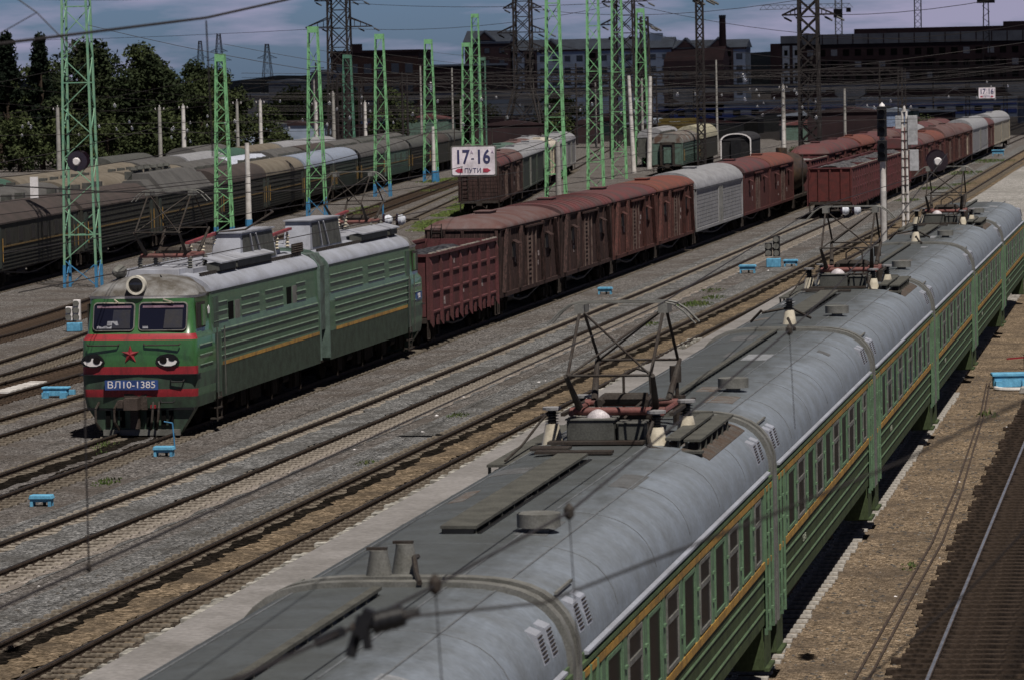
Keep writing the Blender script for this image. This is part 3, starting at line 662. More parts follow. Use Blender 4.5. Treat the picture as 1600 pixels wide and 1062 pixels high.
# old coaches / vans of the left rows: ribbed sides, rounded roof
def coach(label, loc, Ln=22.0, rz=0, wall=OLIVE, roof=DKGREY, group='old coaches', style='ribs', zt=4.25, zs=3.3, roofkind='arch', windows=0, stripe=True, low=False, w=1.5, bars=True, near=True):
    t = thing('old_coach', label, 'coach', loc, rz, group)
    y0, y1 = .35, Ln - .35; top = 2.05 if low else zs
    b = MB(); b.prism([(-w, 1.08), (w, 1.08), (w, zs), (-w, zs)], y0, y1)
    if near:
        for s in (-1, 1):
            for z in (1.25, 1.42, 1.59, 1.76, 1.93, 2.45, 2.75, 3.05):
                if z > 2 and windows: continue
                b.box(min(s * w, s * (w + .03)), max(s * w, s * (w + .03)), y0 + 1.6, y1 - 1.6, z, z + .06)
    b.build('body', wall, t)
    if roofkind == 'flat':
        rb = MB(); pr = [(-w - .06, zs - .03), (w + .06, zs - .03), (w + .06, zs + .05), (w - .25, zs + .38), (.5, zt - .15), (-.5, zt - .15), (-w + .25, zs + .38), (-w - .06, zs + .05)]
        rb.prism(pr, y0 - .05, y1 + .05, 4); rb.build('roof', roof, t)
    elif roofkind == 'hood':
        rb = MB(); pr = [(-w - .06, zs - .03), (w + .06, zs - .03), (w + .06, zs + .05), (w - .3, zs + .45), (.5, zt), (-.5, zt), (-w + .3, zs + .45), (-w - .06, zs + .05)]
        rb.prism(pr, y0 + 3.0, y1 - 3.0, 3); pr2 = [(x, z - .35 if z > zs + .1 else z) for x, z in pr]
        rb.prism(pr2, y0 - .05, y0 + 2.999, 1); rb.prism(pr2, y1 - 2.999, y1 + .05, 1)
        rb.build('roof', roof, t)
        for i in range(6):
            v = MB(); v.lathe((-.6, y0 + 4 + i * 2.4, zt - .05), [(.14, 0), (.14, .2), (.26, .24), (.2, .38), (.03, .42)], 10); v.build('roof_vent', DKGREY, t)
    else:
        roofshell(t, w + .05, zs, zt, y0 - .05, y1 + .05, roof, p=2.4, e=.55)
    if stripe and near:
        for s in (-1, 1):
            st = MB(); st.box(min(s * w, s * (w + .034)), max(s * w, s * (w + .034)), y0 + 1.6, y1 - 1.6, 2.16, 2.23); st.build('stripe', YELD, t)
    if near:
        for yy in (y0 - .04, y1 - .02):
            for s in (-1, 1): fr = MB(); fr.box(min(s * (w - .1), s * (w + .04)), max(s * (w - .1), s * (w + .04)), yy, yy + .1, 1.1, zs); fr.build('corner_post', wall, t)
        for yy in (y0 + .45, y1 - 1.25):
            d = MB(); d.box(w, w + .025, yy, yy + .8, 1.2, zs - .15); d.build('door', OLIVE2 if wall is OLIVE else OLIVE, t)
            if bars:
                for k in (-.12, .9):
                    h = MB(); h.cyl((w + .07, yy + k, 1.5), (w + .07, yy + k, 2.6), .022, n=5); h.build('handrail', YEL if k > 0 else YELD, t)
        for i in range(windows):
            yy = y0 + 2.4 + i * (y1 - y0 - 4.8 - 1.0) / max(1, windows - 1)
            wf = MB(); wf.box(w, w + .02, yy - .06, yy + 1.06, 2.28, 3.05); o = wf.build('window_frame', wall, t)
            g = MB(); g.box(w + .02, w + .026, yy, yy + 1.0, 2.34, 2.99); g.build('window', GLASS, o)
    vb = MB() 
    if near:
        for i in range(5): vb.box(-.95, -.5, y0 + 3 + i * 3.4, y0 + 3.5 + i * 3.4, zt - .35, zt + .12)
        vb.build('roof_vents', DKGREY, t)
    e = MB(); e.box(-.5, .5, y0 - .3, y0, 1.1, 3.2); e.box(-.55, .55, y1, y1 + .3, 1.1, 3.2); e.build('gangway', BLACK, t)
    if near: underframe(t, Ln, 2.6); bogie(t, 3.2, 2.4); bogie(t, Ln - 3.2, 2.4); coupler(t, .35, -1)
    else:
        u = MB(); u.box(-1.1, 1.1, 1.6, 5, .1, 1.08); u.box(-1.1, 1.1, Ln - 5, Ln - 1.6, .1, 1.08); u.build('bogie', BOGIE, t)
    return t
# ------------------------------------------------------------------ green two-section electric locomotive
def star(b, cx, y, cz, r, th):
    vs = []
    for k in range(10):
        a = PI / 2 + k * PI / 5; q = r if k % 2 == 0 else r * .4
        vs.append((cx + q * math.cos(a), y, cz + q * math.sin(a)))
    vs.append((cx, y - th, cz)); fs = [(k, (k + 1) % 10, 10) for k in range(10)]
    b.add(vs, fs)
def pantograph(parent, yc, zbase, h, hw=.95, head=.62, red=PINK, base=STEEL, name='pantograph', spread=1.25, lean=0):
    """double-arm (diamond) pantograph: base frame, four lower arms, four upper arms, cross braces, head; children of one part"""
    b = MB()
    for s in (-1, 1): b.cyl((-hw, yc + s * .75, zbase), (hw, yc + s * .75, zbase), .06, n=10)
    for s in (-1, 1): b.cyl((s * hw * .95, yc - .9, zbase - .02), (s * hw * .95, yc + .9, zbase - .02), .045, n=8)
    fr = b.build(name, red, parent, smooth=True)
    if h < .5:
        bb = MB()
        for s in (-1, 1):
            for d in (-1, 1): bb.cyl((s * hw * .8, yc + d * .75, zbase + .08), (s * hw * .6, yc - d * 1.2, zbase + .16), .03, n=6)
            bb.cyl((-hw * .9, yc + s * .25, zbase + .24), (hw * .9, yc + s * .25, zbase + .24), .04, n=6)
        bb.build('folded_arms', red, fr); return fr
    zk = zbase + h * .40; zt = zbase + h
    for d in (-1, 1):
        up = MB()
        for s in (-1, 1):
            lo_ = MB(); lo_.cyl((s * hw * .80, yc + d * .72, zbase + .03), (s * hw * .90, yc + d * (.72 + spread), zk), .058, .034, n=8); lo_.build('lower_arm', STEEL, fr, smooth=True)
            up.cyl((s * hw * .86, yc + d * (.72 + spread), zk), (s * head, yc + d * .13, zt), .024, n=6)
        up.cyl((-hw * .86, yc + d * (.72 + spread), zk), (hw * .86, yc + d * (.72 + spread), zk), .022, n=6)
        up.cyl((-hw * .86, yc + d * (.72 + spread), zk), (head, yc + d * .13, zt), .018, n=5)
        if d < 0: up.cyl((hw * .86, yc + d * (.72 + spread), zk), (-head, yc + d * .13, zt), .018, n=5)
        up.build('upper_arms', STEEL, fr, smooth=True)
    hd = MB()
    for d in (-.2, .2):
        hd.box(-head - .02, head + .02, yc + d - .045, yc + d + .045, zt + .085, zt + .11)
    for s in (-1, 1):
        hd.box(s * head - .07, s * head + .07, yc - .26, yc + .26, zt - .06, zt + .07)
        hd.tube([(s * head, yc - .2, zt + .1), (s * (head + .15), yc - .21, zt + .07), (s * (head + .30), yc - .22, zt - .03), (s * (head + .48), yc - .23, zt - .22)], .014, 5)
        hd.tube([(s * head, yc + .2, zt + .1), (s * (head + .15), yc + .21, zt + .07), (s * (head + .30), yc + .22, zt - .03), (s * (head + .48), yc + .23, zt - .22)], .018, 5)
    hd.build('contact_head', GREYM, fr)
    sp = MB()
    for s in (-1, 1): sp.cyl((s * hw * .5, yc - .3, zbase + .07), (s * hw * .5, yc + .5, zbase + .1), .07, n=8)
    sp.cyl((-.3, yc, zbase + .12), (.35, yc, zbase + .12), .09, n=8)
    sp.build('springs', STEEL, fr)
    return fr
def insul(parent, x, y, z, m=CREAM, r=.09, h=.34, name='insulator', cap=True):
    b = MB(); pr = [(r * .6, 0)]
    for k in range(4): zz = h * (k + .3) / 4.6; pr += [(r * .55, zz), (r, zz + h * .05), (r * .55, zz + h * .12)]
    pr += [(r * .5, h)]
    b.lathe((x, y, z), pr, 10); return b.build(name, m, parent, smooth=True)

loco = thing('electric_locomotive', 'green two-section electric locomotive with red star, red bands and painted eyes on its nose', 'locomotive', (-28.02, 104.0, 0))
def outline(w, fy, yb, r=.22, n=5, dy=0.06):
    """half-open outline from rear left round the front to rear right, rounded corners, slightly bowed front"""
    pts = [(-w, yb)]
    for i in range(n + 1):
        a = i / n * PI / 2; pts.append((-w + r - r * math.cos(a), fy + r - r * math.sin(a)))
    pts.append((-w * .35, fy - dy)); pts.append((0, fy - dy * 1.3)); pts.append((w * .35, fy - dy))
    for i in range(n + 1):
        a = PI / 2 - i / n * PI / 2; pts.append((w - r + r * math.cos(a), fy + r - r * math.sin(a)))
    pts.append((w, yb)); return pts
def cab(parent, levels, mats, y_of, mirror=1, smooth=True, name='cab'):
    b = MB(); ring = []
    for (z, w, fy, yb, r) in levels: ring.append([(x, y_of(y), z) for x, y in outline(w, fy, yb, r)])
    n = len(ring[0]); vs = [p for rr in ring for p in rr]
    for j in range(len(ring) - 1):
        for i in range(n - 1):
            b.cur = mats[j]
            if mats[j] == 5 and not (0 < i < n - 2): b.cur = 6
            o = j * n; 
            b.f.append((o + i, o + i + 1, o + n + i + 1, o + n + i)); b.m.append(b.cur)
    b.v = vs; return b
MS = [GREEN_LOW, RED, GREEN_FACE, CABROOF, WHITE, RED, GREEN]
LV = [(.86, 1.56, .02, 2.2, .20), (1.17, 1.60, -.06, 2.2, .20), (1.38, 1.61, -.08, 2.2, .20), (1.77, 1.62, -.09, 2.2, .20), (2.00, 1.62, -.10, 2.2, .23), (2.20, 1.62, -.10, 2.2, .23), (2.72, 1.61, -.06, 2.2, .24), (2.78, 1.58, .0, 2.2, .24), (2.87, 1.52, .10, 2.2, .24),
      (3.25, 1.51, .22, 2.2, .23), (3.82, 1.49, .36, 2.2, .23), (3.89, 1.52, .33, 2.2, .23)]
MI = [0, 5, 0, 5, 2, 2, 5, 5, 2, 2, 4]
def curtain_and_desk(f, xa, xb, yo, py):
    """what shows through the windscreen: a pleated curtain strip along the top, the pale desk edge and papers"""
    c = MB(); n = 18
    vs = []
    for i in range(n + 1):
        x = xa + .08 + (xb - xa - .16) * i / n
        for z in (3.63, 3.57): vs.append((x, yo(py(x, z) - .012 - .004 * (i % 2)), z))
    c.add(vs, [(2 * i, 2 * i + 2, 2 * i + 3, 2 * i + 1) for i in range(n)]); c.build('curtain', mat('curtain_mauve', (.20, .13, .17), .8), f)
    d_ = MB(); vs = []
    for i in range(n + 1):
        x = xa + .10 + (xb - xa - .2) * (i / n) * (1 if xa < -.5 else .14)
        z1 = 3.075 + .02 * math.sin(i * 1.7)
        for z in (3.02, z1): vs.append((x, yo(py(x, z) - .012), z))
    d_.add(vs, [(2 * i, 2 * i + 2, 2 * i + 3, 2 * i + 1) for i in range(n)])
    if xa < -.5:
        x = -.92; d_.add([(x, yo(py(x, 3.1) - .013), 3.10), (x + .34, yo(py(x + .34, 3.1) - .013), 3.11), (x + .30, yo(py(x + .3, 3.2) - .013), 3.22), (x + .02, yo(py(x, 3.2) - .013), 3.22)], [(0, 1, 2, 3)])
    gl = MB(); vs = [(xb - .62, yo(py(xb - .62, 3.0) - .0105), 3.02), (xb - .10, yo(py(xb - .1, 3.0) - .0105), 3.02), (xb - .10, yo(py(xb - .1, 3.5) - .0105), 3.52), (xb - .58, yo(py(xb - .58, 3.5) - .0105), 3.52)]
    gl.add(vs, [(0, 1, 2, 3)]); gl.build('lit_bulkhead', mat('cab_interior', (.030, .034, .060) if xa > -.5 else (.028, .027, .030), .5, col2=(.018, .02, .035), nscale=3), f)
    d_.build('desk', mat('desk_pale', (.30, .31, .34), .6, col2=(.15, .15, .17), nscale=8), f)
def add_cab(parent, y0, d, first):
    yo = lambda y: y0 + d * y
    o = cab(parent, LV, MI, yo).build('cab', MS, parent, smooth=True)
    # domed roof over the cab
    b = MB(); rings = []
    for (k, w, fy, z) in ((0, 1.53, .34, 3.89), (1, 1.50, .42, 4.06), (2, 1.36, .72, 4.24), (3, 1.05, 1.15, 4.36), (4, .6, 1.7, 4.42)):
        rings.append([(x, yo(y), z - (.0 if k == 0 else .30 * (abs(x) / 1.5) ** 2 * (1 if y > 1.9 else .4))) for x, y in outline(w, fy, 2.2, .34 + .1 * k)])
    n = len(rings[0]); b.v = [p for r_ in rings for p in r_]
    for j in range(4):
        for i in range(n - 1): b.f.append((j * n + i, j * n + i + 1, (j + 1) * n + i + 1, (j + 1) * n + i)); b.m.append(0)
    b.f.append(tuple(4 * n + i for i in range(n))); b.m.append(0)
    b.build('cab_roof', CABROOF, parent, smooth=True)
    # windscreen
    for (xa, xb) in ((-1.30, -.16), (-.0, 1.30)):
        def py(x, z): return .10 + (z - 2.87) * .28 - .075 * (1 - (x / 1.5) ** 2) - .004
        fr = MB(); g = MB()
        def rr(x0, x1, z0, z1, rad, off):
            out = []
            for (cx, cz, a0) in ((x1 - rad, z1 - rad, 0), (x0 + rad, z1 - rad, 90), (x0 + rad, z0 + rad, 180), (x1 - rad, z0 + rad, 270)):
                for k in range(4):
                    a = R(a0 + k * 30); x = cx + rad * math.cos(a); z = cz + rad * math.sin(a); out.append((x, yo(py(x, z) - off), z))
            return out
        A = rr(xa - .035, xb + .035, 2.945, 3.725, .12, .0); B = rr(xa - .02, xb + .02, 2.96, 3.71, .11, .03); C_ = rr(xa, xb, 2.98, 3.69, .09, .03); D = rr(xa, xb, 2.98, 3.69, .09, .008)
        nn = len(A); fr.v = A + B + C_ + D
        for q in range(3):
            for i in range(nn): fr.f.append((q * nn + i, q * nn + (i + 1) % nn, (q + 1) * nn + (i + 1) % nn, (q + 1) * nn + i)); fr.m.append(0)
        f = fr.build('window_frame', GREYM, parent)
        g.v = D; g.f = [tuple(range(nn))]; g.m = [0]; g.build('windscreen', GLASSB, f)
        wp = MB(); xm = (xa + xb) / 2; curtain_and_desk(f, xa, xb, yo, py); wp.bar((xm, yo(.26), 3.80), (xm + (.12 if xa < -.5 else .28), yo(.20), 3.72), .03); wp.bar((xm - .3, yo(.21), 3.72), (xm + .3, yo(.21), 3.70), .02); wp.build('wiper', CREAM, parent)
        cu = MB(); pass
    for s in (-1, 1):
        for z in (1.98, 2.25, 2.52):
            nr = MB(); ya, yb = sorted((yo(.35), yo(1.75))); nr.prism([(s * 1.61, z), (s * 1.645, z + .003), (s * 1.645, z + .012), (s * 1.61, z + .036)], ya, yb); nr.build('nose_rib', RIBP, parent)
    for s in (-1, 1):    # side windows of the cab
        f = MB(); ya, yb = sorted((yo(.42), yo(1.35))); x = s * 1.515
        f.box(min(x, x + s * .03), max(x, x + s * .03), ya, yb, 2.98, 3.68); fo = f.build('side_window_frame', STEEL, parent)
        g = MB(); ya, yb = sorted((yo(.48), yo(.84))); g.box(min(x + s * .03, x + s * .034), max(x + s * .03, x + s * .034), ya, yb, 3.03, 3.63); g.build('side_window', GLASS, fo)
        g = MB(); ya, yb = sorted((yo(.92), yo(1.26))); g.box(min(x + s * .03, x + s * .06), max(x + s * .03, x + s * .06), ya, yb, 3.03, 3.60); g.build('shutter', GREEN_FACE, fo)
    ln = MB(); ya = yo(-.2); ln.box(-1.66, 1.66, min(yo(-.19), yo(.3)), max(yo(-.19), yo(.3)), 1.765, 1.79); ln.build('footboard', BLACK, parent)
    lamp = MB(); c = (-.09, yo(.36), 4.19); lamp.lathe(c, [(.20, .25 * d), (.265, 0), (.265, -.22 * d), (.205, -.22 * d), (.20, -.12 * d)][::1], 20, 'y'); lo = lamp.build('headlamp', mat('lamp_ring_cream', (.68, .65, .56), .5, fine=.04), parent, smooth=True)
    lg = MB(); lg.lathe((-.09, yo(.18), 4.19), [(.205, 0), (.17, -.03 * d), (.09, -.05 * d), (.01, -.055 * d)], 20, 'y'); lg.build('lens', mat('lamp_glass', (.02, .02, .022), .12, spec=.7), lo, smooth=True)
    # skirt, plough and grille
    pl = MB()
    for z0, z1, w0, w1, f0, f1 in ((.12, .84, 1.05, 1.5, .15, .10),):
        fl = [(-w0, yo(f0), z0), (w0, yo(f0), z0), (w1, yo(f1), z1), (-w1, yo(f1), z1)]
        bk = [(x, yo(f0 + .35), z) for x, _, z in fl]
        pl.add(fl + bk, [(0, 1, 2, 3), (4, 7, 6, 5), (0, 4, 5, 1), (1, 5, 6, 2), (2, 6, 7, 3), (3, 7, 4, 0)])
    pl.build('plough', GREEN_LOW, parent)
    for i, x in enumerate((-1.0, -.80, -.60, .15, .36, .57, .78)):
        sl_ = MB(); sl_.box(x, x + .12, min(yo(.07), yo(.1)), max(yo(.07), yo(.1)), .32, .78); sl_.build('grille_slot', CHARCOAL, parent)
    pb = MB(); pb.box(-1.08, 1.08, min(yo(.05), yo(.14)), max(yo(.05), yo(.14)), .10, .26); pb.build('plough_edge', GREYM, parent)
    bf = MB(); bf.box(-1.5, 1.5, min(yo(.0), yo(.3)), max(yo(.0), yo(.3)), .80, .87); bf.build('buffer_beam', BLACK, parent)
    cp = MB(); cp.box(-.42, .22, min(yo(-.14), yo(.02)), max(yo(-.14), yo(.02)), .82, 1.26); cp.box(-.33, .06, min(yo(-.55), yo(-.1)), max(yo(-.55), yo(-.1)), .84, 1.16); cp.box(-.52, -.36, min(yo(-.5), yo(-.2)), max(yo(-.5), yo(-.2)), .9, 1.1); cp.box(-.24, -.02, min(yo(-.2), yo(.02)), max(yo(-.2), yo(.02)), .3, .82)
    cp.build('coupler', mat('coupler_rust', (.07, .055, .048), .8, fine=.25), parent)
    for s, x in ((-1, -.62), (1, .38), (1, .55), (-1, -1.15)):
        h = MB(); h.tube([(x, yo(-.06), 1.02), (x + s * .04, yo(-.3), .85), (x + s * .02, yo(-.36), .5), (x - s * .06, yo(-.2), .28)], .035, 6); h.build('brake_hose', STEEL, parent)
    v_ = MB(); v_.box(.33, .47, min(yo(-.2), yo(-.1)), max(yo(-.2), yo(-.1)), .86, .95); v_.build('hose_valve', RED, parent)
    for (x0, x1, z) in ((-1.42, -.52, 2.58), (.18, 1.20, 2.58)):
        h = MB(); h.tube([(x0, yo(-.15), z + .04), (x0 + .03, yo(-.2), z), (x1 - .03, yo(-.2), z), (x1, yo(-.15), z + .04)], .02, 5); h.build('handrail', STEEL, parent)
    for (x0, x1, z) in ((.90, 1.28, 1.58), (.60, 1.0, 1.02)):
        h = MB(); h.tube([(x0, yo(-.12), z + .06), (x0 + .03, yo(-.19), z), (x1 - .03, yo(-.19), z), (x1, yo(-.12), z + .06)], .022, 5); h.build('step_rail', BLACK, parent)
add_cab(loco, 0, 1, True); add_cab(loco, 32.6, -1, False)
st = MB(); star(st, -.20, -.185, 2.33, .26, .05); st.build('star', RED, loco)
def disc(cx, cz, rx_, rz_, y, th, n=24, tilt=0):
    b = MB(); vs = []
    for yy in (y, y - th):
        for i in range(n):
            a = 2 * PI * i / n; x = rx_ * math.cos(a); z = rz_ * math.sin(a)
            vs.append((cx + x * math.cos(tilt) - z * math.sin(tilt), yy, cz + x * math.sin(tilt) + z * math.cos(tilt)))
    b.add(vs, [tuple(range(n))[::-1], tuple(range(n, 2 * n))] + [(i, (i + 1) % n, (i + 1) % n + n, i + n) for i in range(n)]); return b
for s, cx in ((-1, -1.26), (1, .84)):
    b = MB()   # almond shaped black eye socket
    P = [(-.34, -.02), (-.30, .08), (-.2, .15), (0, .19), (.16, .17), (.27, .08), (.33, -.04), (.26, -.08), (.2, -.15), (0, -.19), (-.2, -.15), (-.3, -.1)]
    vs = [(cx + x, -.10, 2.16 + z) for x, z in P] + [(cx + x, -.185, 2.16 + z) for x, z in P]; n = len(P)
    b.add(vs, [tuple(range(n)), tuple(range(n, 2 * n))] + [(i, (i + 1) % n, (i + 1) % n + n, i + n) for i in range(n)])
    e = b.build('marker_light', BLACK, loco)
    iris = cx - .03 + s * -.0
    if s < 0: ir = ((cx + .12, .10), (cx - .14, .0)); cz = 2.14
    wh = MB()
    Q = [(-.27, .0), (-.20, .03), (-.05, .09), (.05, .09), (.20, .03), (.27, .0), (.22, -.08), (.10, -.125), (-.09, -.125), (-.21, -.08)]
    vs = [(cx + x, -.187, 2.14 + z) for x, z in Q] + [(cx + x, -.195, 2.14 + z) for x, z in Q]; n = len(Q)
    wh.add(vs, [tuple(range(n)), tuple(range(n, 2 * n))] + [(i, (i + 1) % n, (i + 1) % n + n, i + n) for i in range(n)]); wh.build('eye_white', WHITE, e)
    disc(cx + (.115 if s < 0 else -.115), 2.175, .105, .10, -.196, .012, 16).build('lens', GLASS, e)
    disc(cx + (-.13 if s < 0 else .13), 2.225, .10, .075, -.196, .012, 16).build('lens', BLACK, e)
pl = MB(); pl.box(-.93, .56, -.215, -.16, 1.37, 1.63); pb_ = pl.build('number_plate', PLATE, loco)
text('ВЛ10-1385', .26, pb_, (-.185, -.219, 1.50), (R(90), 0, 0), WHITE, 'plate_lettering', sx=1.12)
pl = MB(); pl.box(1.61, 1.64, 31.3, 32.3, 1.95, 2.25); pb_ = pl.build('number_plate', PLATE, loco)
text('1385', .24, pb_, (1.642, 31.8, 2.1), (R(90), 0, R(90)), WHITE, 'plate_lettering')

def body_section(y0, y1, holes, ribs_hi):
    b = MB(); w = 1.60
    b.prism([(-w, .92), (w, .92), (w, 1.82), (-w, 1.82)], y0, y1); b.build('lower_side', GREEN_DIRTY, loco)
    b = MB(); b.prism([(-w, 1.82), (w, 1.82), (w, 2.75), (w - .05, 3.0), (w - .07, 3.92), (-w + .07, 3.92), (-w + .05, 3.0), (-w, 2.75)], y0, y1); b.build('side_wall', GREEN, loco)
    for s in (-1, 1):
        st = MB(); st.box(min(s * w, s * (w + .006)), max(s * w, s * (w + .006)), y0 + 1.0, y1 - .1, 1.80, 1.90); st.build('side_stripe', YEL, loco)
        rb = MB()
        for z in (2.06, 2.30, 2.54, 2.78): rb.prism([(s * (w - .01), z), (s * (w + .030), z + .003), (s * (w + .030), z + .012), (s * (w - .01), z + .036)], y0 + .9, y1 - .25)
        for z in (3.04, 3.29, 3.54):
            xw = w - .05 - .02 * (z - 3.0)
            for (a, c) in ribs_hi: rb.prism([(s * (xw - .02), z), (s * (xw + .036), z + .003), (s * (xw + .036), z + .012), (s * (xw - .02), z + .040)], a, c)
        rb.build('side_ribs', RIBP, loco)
        for yy in holes:
            h = MB(); h.box(min(s * (w - .08), s * (w - .025)), max(s * (w - .08), s * (w - .048)), yy, yy + .62, 2.98, 3.5); h.build('window_opening', CHARCOAL, loco)
            h = MB(); h.box(min(s * (w - .08), s * (w - .018)), max(s * (w - .08), s * (w - .046)), yy + .8, yy + 1.4, 2.96, 3.5); h.build('window_shutter', GREYM, loco)
    # roof
    a = arch(1.56, 3.92, 4.42, 3.0, 16, .62); r_ = MB(); r_.prism(a + [(a[-1][0], 3.90), (a[0][0], 3.90)], y0 - .02, y1 + .02, 4); r_.build('roof', ROOFL, loco, smooth=True)
    for s in (-1, 1):
        c = MB(); k = y0 + .6
        while k < y1 - .5: c.box(s * 1.12 - .03, s * 1.12 + .03, k, k + .18, 4.30, 4.37); k += .26
        c.box(s * 1.12 - .02, s * 1.12 + .02, y0 + .5, y1 - .4, 4.36, 4.39); c.build('roof_grab_rail', STEEL, loco)
HI = [(3.1 - .9, 3.9), (5.6, 7.8), (8.6, 10.9), (12.7, 14.0)]
body_section(2.0, 15.7, [4.0, 11.4], HI)
body_section(17.1, 30.6, [], [(17.6, 22.6), (23.5, 26.2), (27.0, 29.7)])
gb = MB(); gb.prism([(-1.45, 1.9), (1.50, 1.9), (1.50, 3.9), (1.3, 4.3), (-1.3, 4.3), (-1.45, 3.9)], 15.7, 17.1); gb.box(-.7, .7, 15.7, 17.1, .9, 1.9); gb.build('gangway', mat('gangway_grey', (.09, .12, .11), .7, col2=(.05, .055, .05)), loco)
for yy in (15.72, 16.98):
    gf_ = MB(); a = arch(1.63, 3.85, 4.47, 3.0, 14, .62); gf_.prism([(-1.63, 1.0)] + a + [(1.63, 1.0)], yy, yy + .10); gf_.build('end_frame', mat('end_frame_pale_green', (.10, .145, .125), .55, fine=.08), loco)
# doors beside the cabs
for yy in (2.15, 29.9):
    for s in (-1, 1):
        d = MB(); d.box(min(s * 1.60, s * 1.615), max(s * 1.60, s * 1.615), yy, yy + .62, 1.1, 2.75); d.box(min(s * 1.53, s * 1.575), max(s * 1.53, s * 1.575), yy, yy + .62, 2.75, 3.75); d.build('cab_door', GREEN_LOW, loco)
        for k in (-.12, .74):
            h = MB(); h.cyl((s * 1.70, yy + k, 1.0), (s * 1.70, yy + k, 2.9), .02, n=6); h.build('door_rail', DKGREY, loco)
        lad = MB()
        for z in (.35, .65, .92): lad.box(min(s * 1.4, s * 1.66), max(s * 1.4, s * 1.66), yy + .02, yy + .5, z, z + .04)
        for k in (.02, .5): lad.bar((s * 1.62, yy + k, .3), (s * 1.62, yy + k, 1.1), .035)
        lad.build('steps', STEEL, loco)
br = MB()  # pentagon badge
vs = [(1.545, 1.72 + .13 * math.cos(PI / 2 + k * 2 * PI / 5), 3.42 + .13 * math.sin(PI / 2 + k * 2 * PI / 5)) for k in range(5)] + [(1.555, 1.72 + .13 * math.cos(PI / 2 + k * 2 * PI / 5), 3.42 + .13 * math.sin(PI / 2 + k * 2 * PI / 5)) for k in range(5)]
br.add(vs, [(0, 1, 2, 3, 4), (5, 6, 7, 8, 9)] + [(k, (k + 1) % 5, (k + 1) % 5 + 5, k + 5) for k in range(5)]); br.build('badge', WHITE, loco)
# bogies
for yc in (4.6, 11.6, 20.9, 28.0):
    b = MB()
    for s in (-1, 1):
        b.box(min(s * 1.05, s * 1.3), max(s * 1.05, s * 1.3), yc - 2.4, yc + 2.4, .62, .95)
        for d in (-1.5, 1.5): b.box(min(s * 1.1, s * 1.42), max(s * 1.1, s * 1.42), yc + d - .3, yc + d + .3, .42, .85); b.cyl((s * 1.3, yc + d + .55, .4), (s * 1.3, yc + d + .55, 1.0), .09, n=8); b.cyl((s * 1.3, yc + d - .55, .4), (s * 1.3, yc + d - .55, 1.0), .09, n=8)
        b.cyl((s * 1.3, yc - .4, .75), (s * 1.3, yc + .4, .75), .14, n=8); b.tube([(s * 1.42, yc - 2.0, .95), (s * 1.42, yc - 2.0, .3)], .04, 5); b.tube([(s * 1.42, yc + 1.9, .95), (s * 1.42, yc + 1.9, .3)], .04, 5)
    o = b.build('bogie', BOGIE, loco); wheelsets(o, (yc - 1.5, yc + 1.5), r=.6)
u = MB(); u.box(-1.3, 1.3, 7.4, 8.8, .45, .92); u.box(-1.3, 1.3, 23.8, 25.2, .45, .92); u.box(-1.4, 1.4, 2.2, 30.4, .86, .92); u.build('underframe', BOGIE, loco)
# roof equipment
def roofbox(x0, x1, y0, y1, z0, z1, m, name, taper=0.0, parent=None):
    b = MB(); vs = [(x0, y0, z0), (x1, y0, z0), (x1, y1, z0), (x0, y1, z0), (x0 + taper, y0 + taper, z1), (x1 - taper, y0 + taper, z1), (x1 - taper, y1 - taper, z1), (x0 + taper, y1 - taper, z1)]
    b.add(vs, [(0, 3, 2, 1), (4, 5, 6, 7), (0, 1, 5, 4), (1, 2, 6, 5), (2, 3, 7, 6), (3, 0, 4, 7)]); return b.build(name, m, parent or loco, bevel=.015)
LG = mat('hood_light_grey', (.32, .335, .38), .5, col2=(.22, .225, .25), fine=.05, nscale=1.5)
for (ya, yb, mir) in ((8.1, 12.9, 0), (17.5, 22.4, 1)):
    b = MB(); x0, x1 = .05, .95
    # hood with slanted grille on its far side
    vs = [(x0, ya, 4.35), (x1, ya, 4.35), (x1, yb, 4.35), (x0, yb, 4.35), (x0 + .05, ya + .25, 5.26), (x1 - .05, ya + .25, 5.26), (x1 - .05, yb - .5, 5.26), (x0 + .05, yb - .5, 5.26)]
    b.add(vs, [(0, 3, 2, 1), (4, 5, 6, 7), (0, 1, 5, 4), (1, 2, 6, 5), (2, 3, 7, 6), (3, 0, 4, 7)]); ho = b.build('roof_hood', LG, loco, bevel=.02)
    g = MB(); ym = ya + .35
    g.add([(x1 + .012, ym, 4.42), (x1 + .012, yb - .25, 4.42), (x1 - .03, yb - .6, 5.20), (x1 - .03, ym + .1, 5.20)], [(0, 1, 2, 3)]); g.add([(x1 - .03, ym, 4.42), (x1 - .03, yb - .25, 4.42), (x1 - .07, yb - .6, 5.20), (x1 - .07, ym + .1, 5.20)], [(0, 1, 2, 3)])
    g.build('hood_grille', DKGREY, ho)
    for k in (0, 1):
        q = MB(); q.bar((x1 + .05, ym + 1.2 + k * 1.0, 4.42), (x1 + .0, ym + .9 + k * .7, 5.20), .05); q.build('grille_bar', LG, ho)
    lp = MB(); lp.box(x0, x1 + .02, ya + .15, yb - .4, 5.26, 5.30); lp.build('hood_lid', LG, ho)
for (ya, yb) in ((1.9, 4.0), (4.2, 8.0), (8.2, 14.5), (17.4, 21.8), (22.4, 27.2), (27.6, 29.8)):
    roofbox(-1.0, .70, ya, yb, 4.30, 4.54, LG, 'roof_duct', .04)
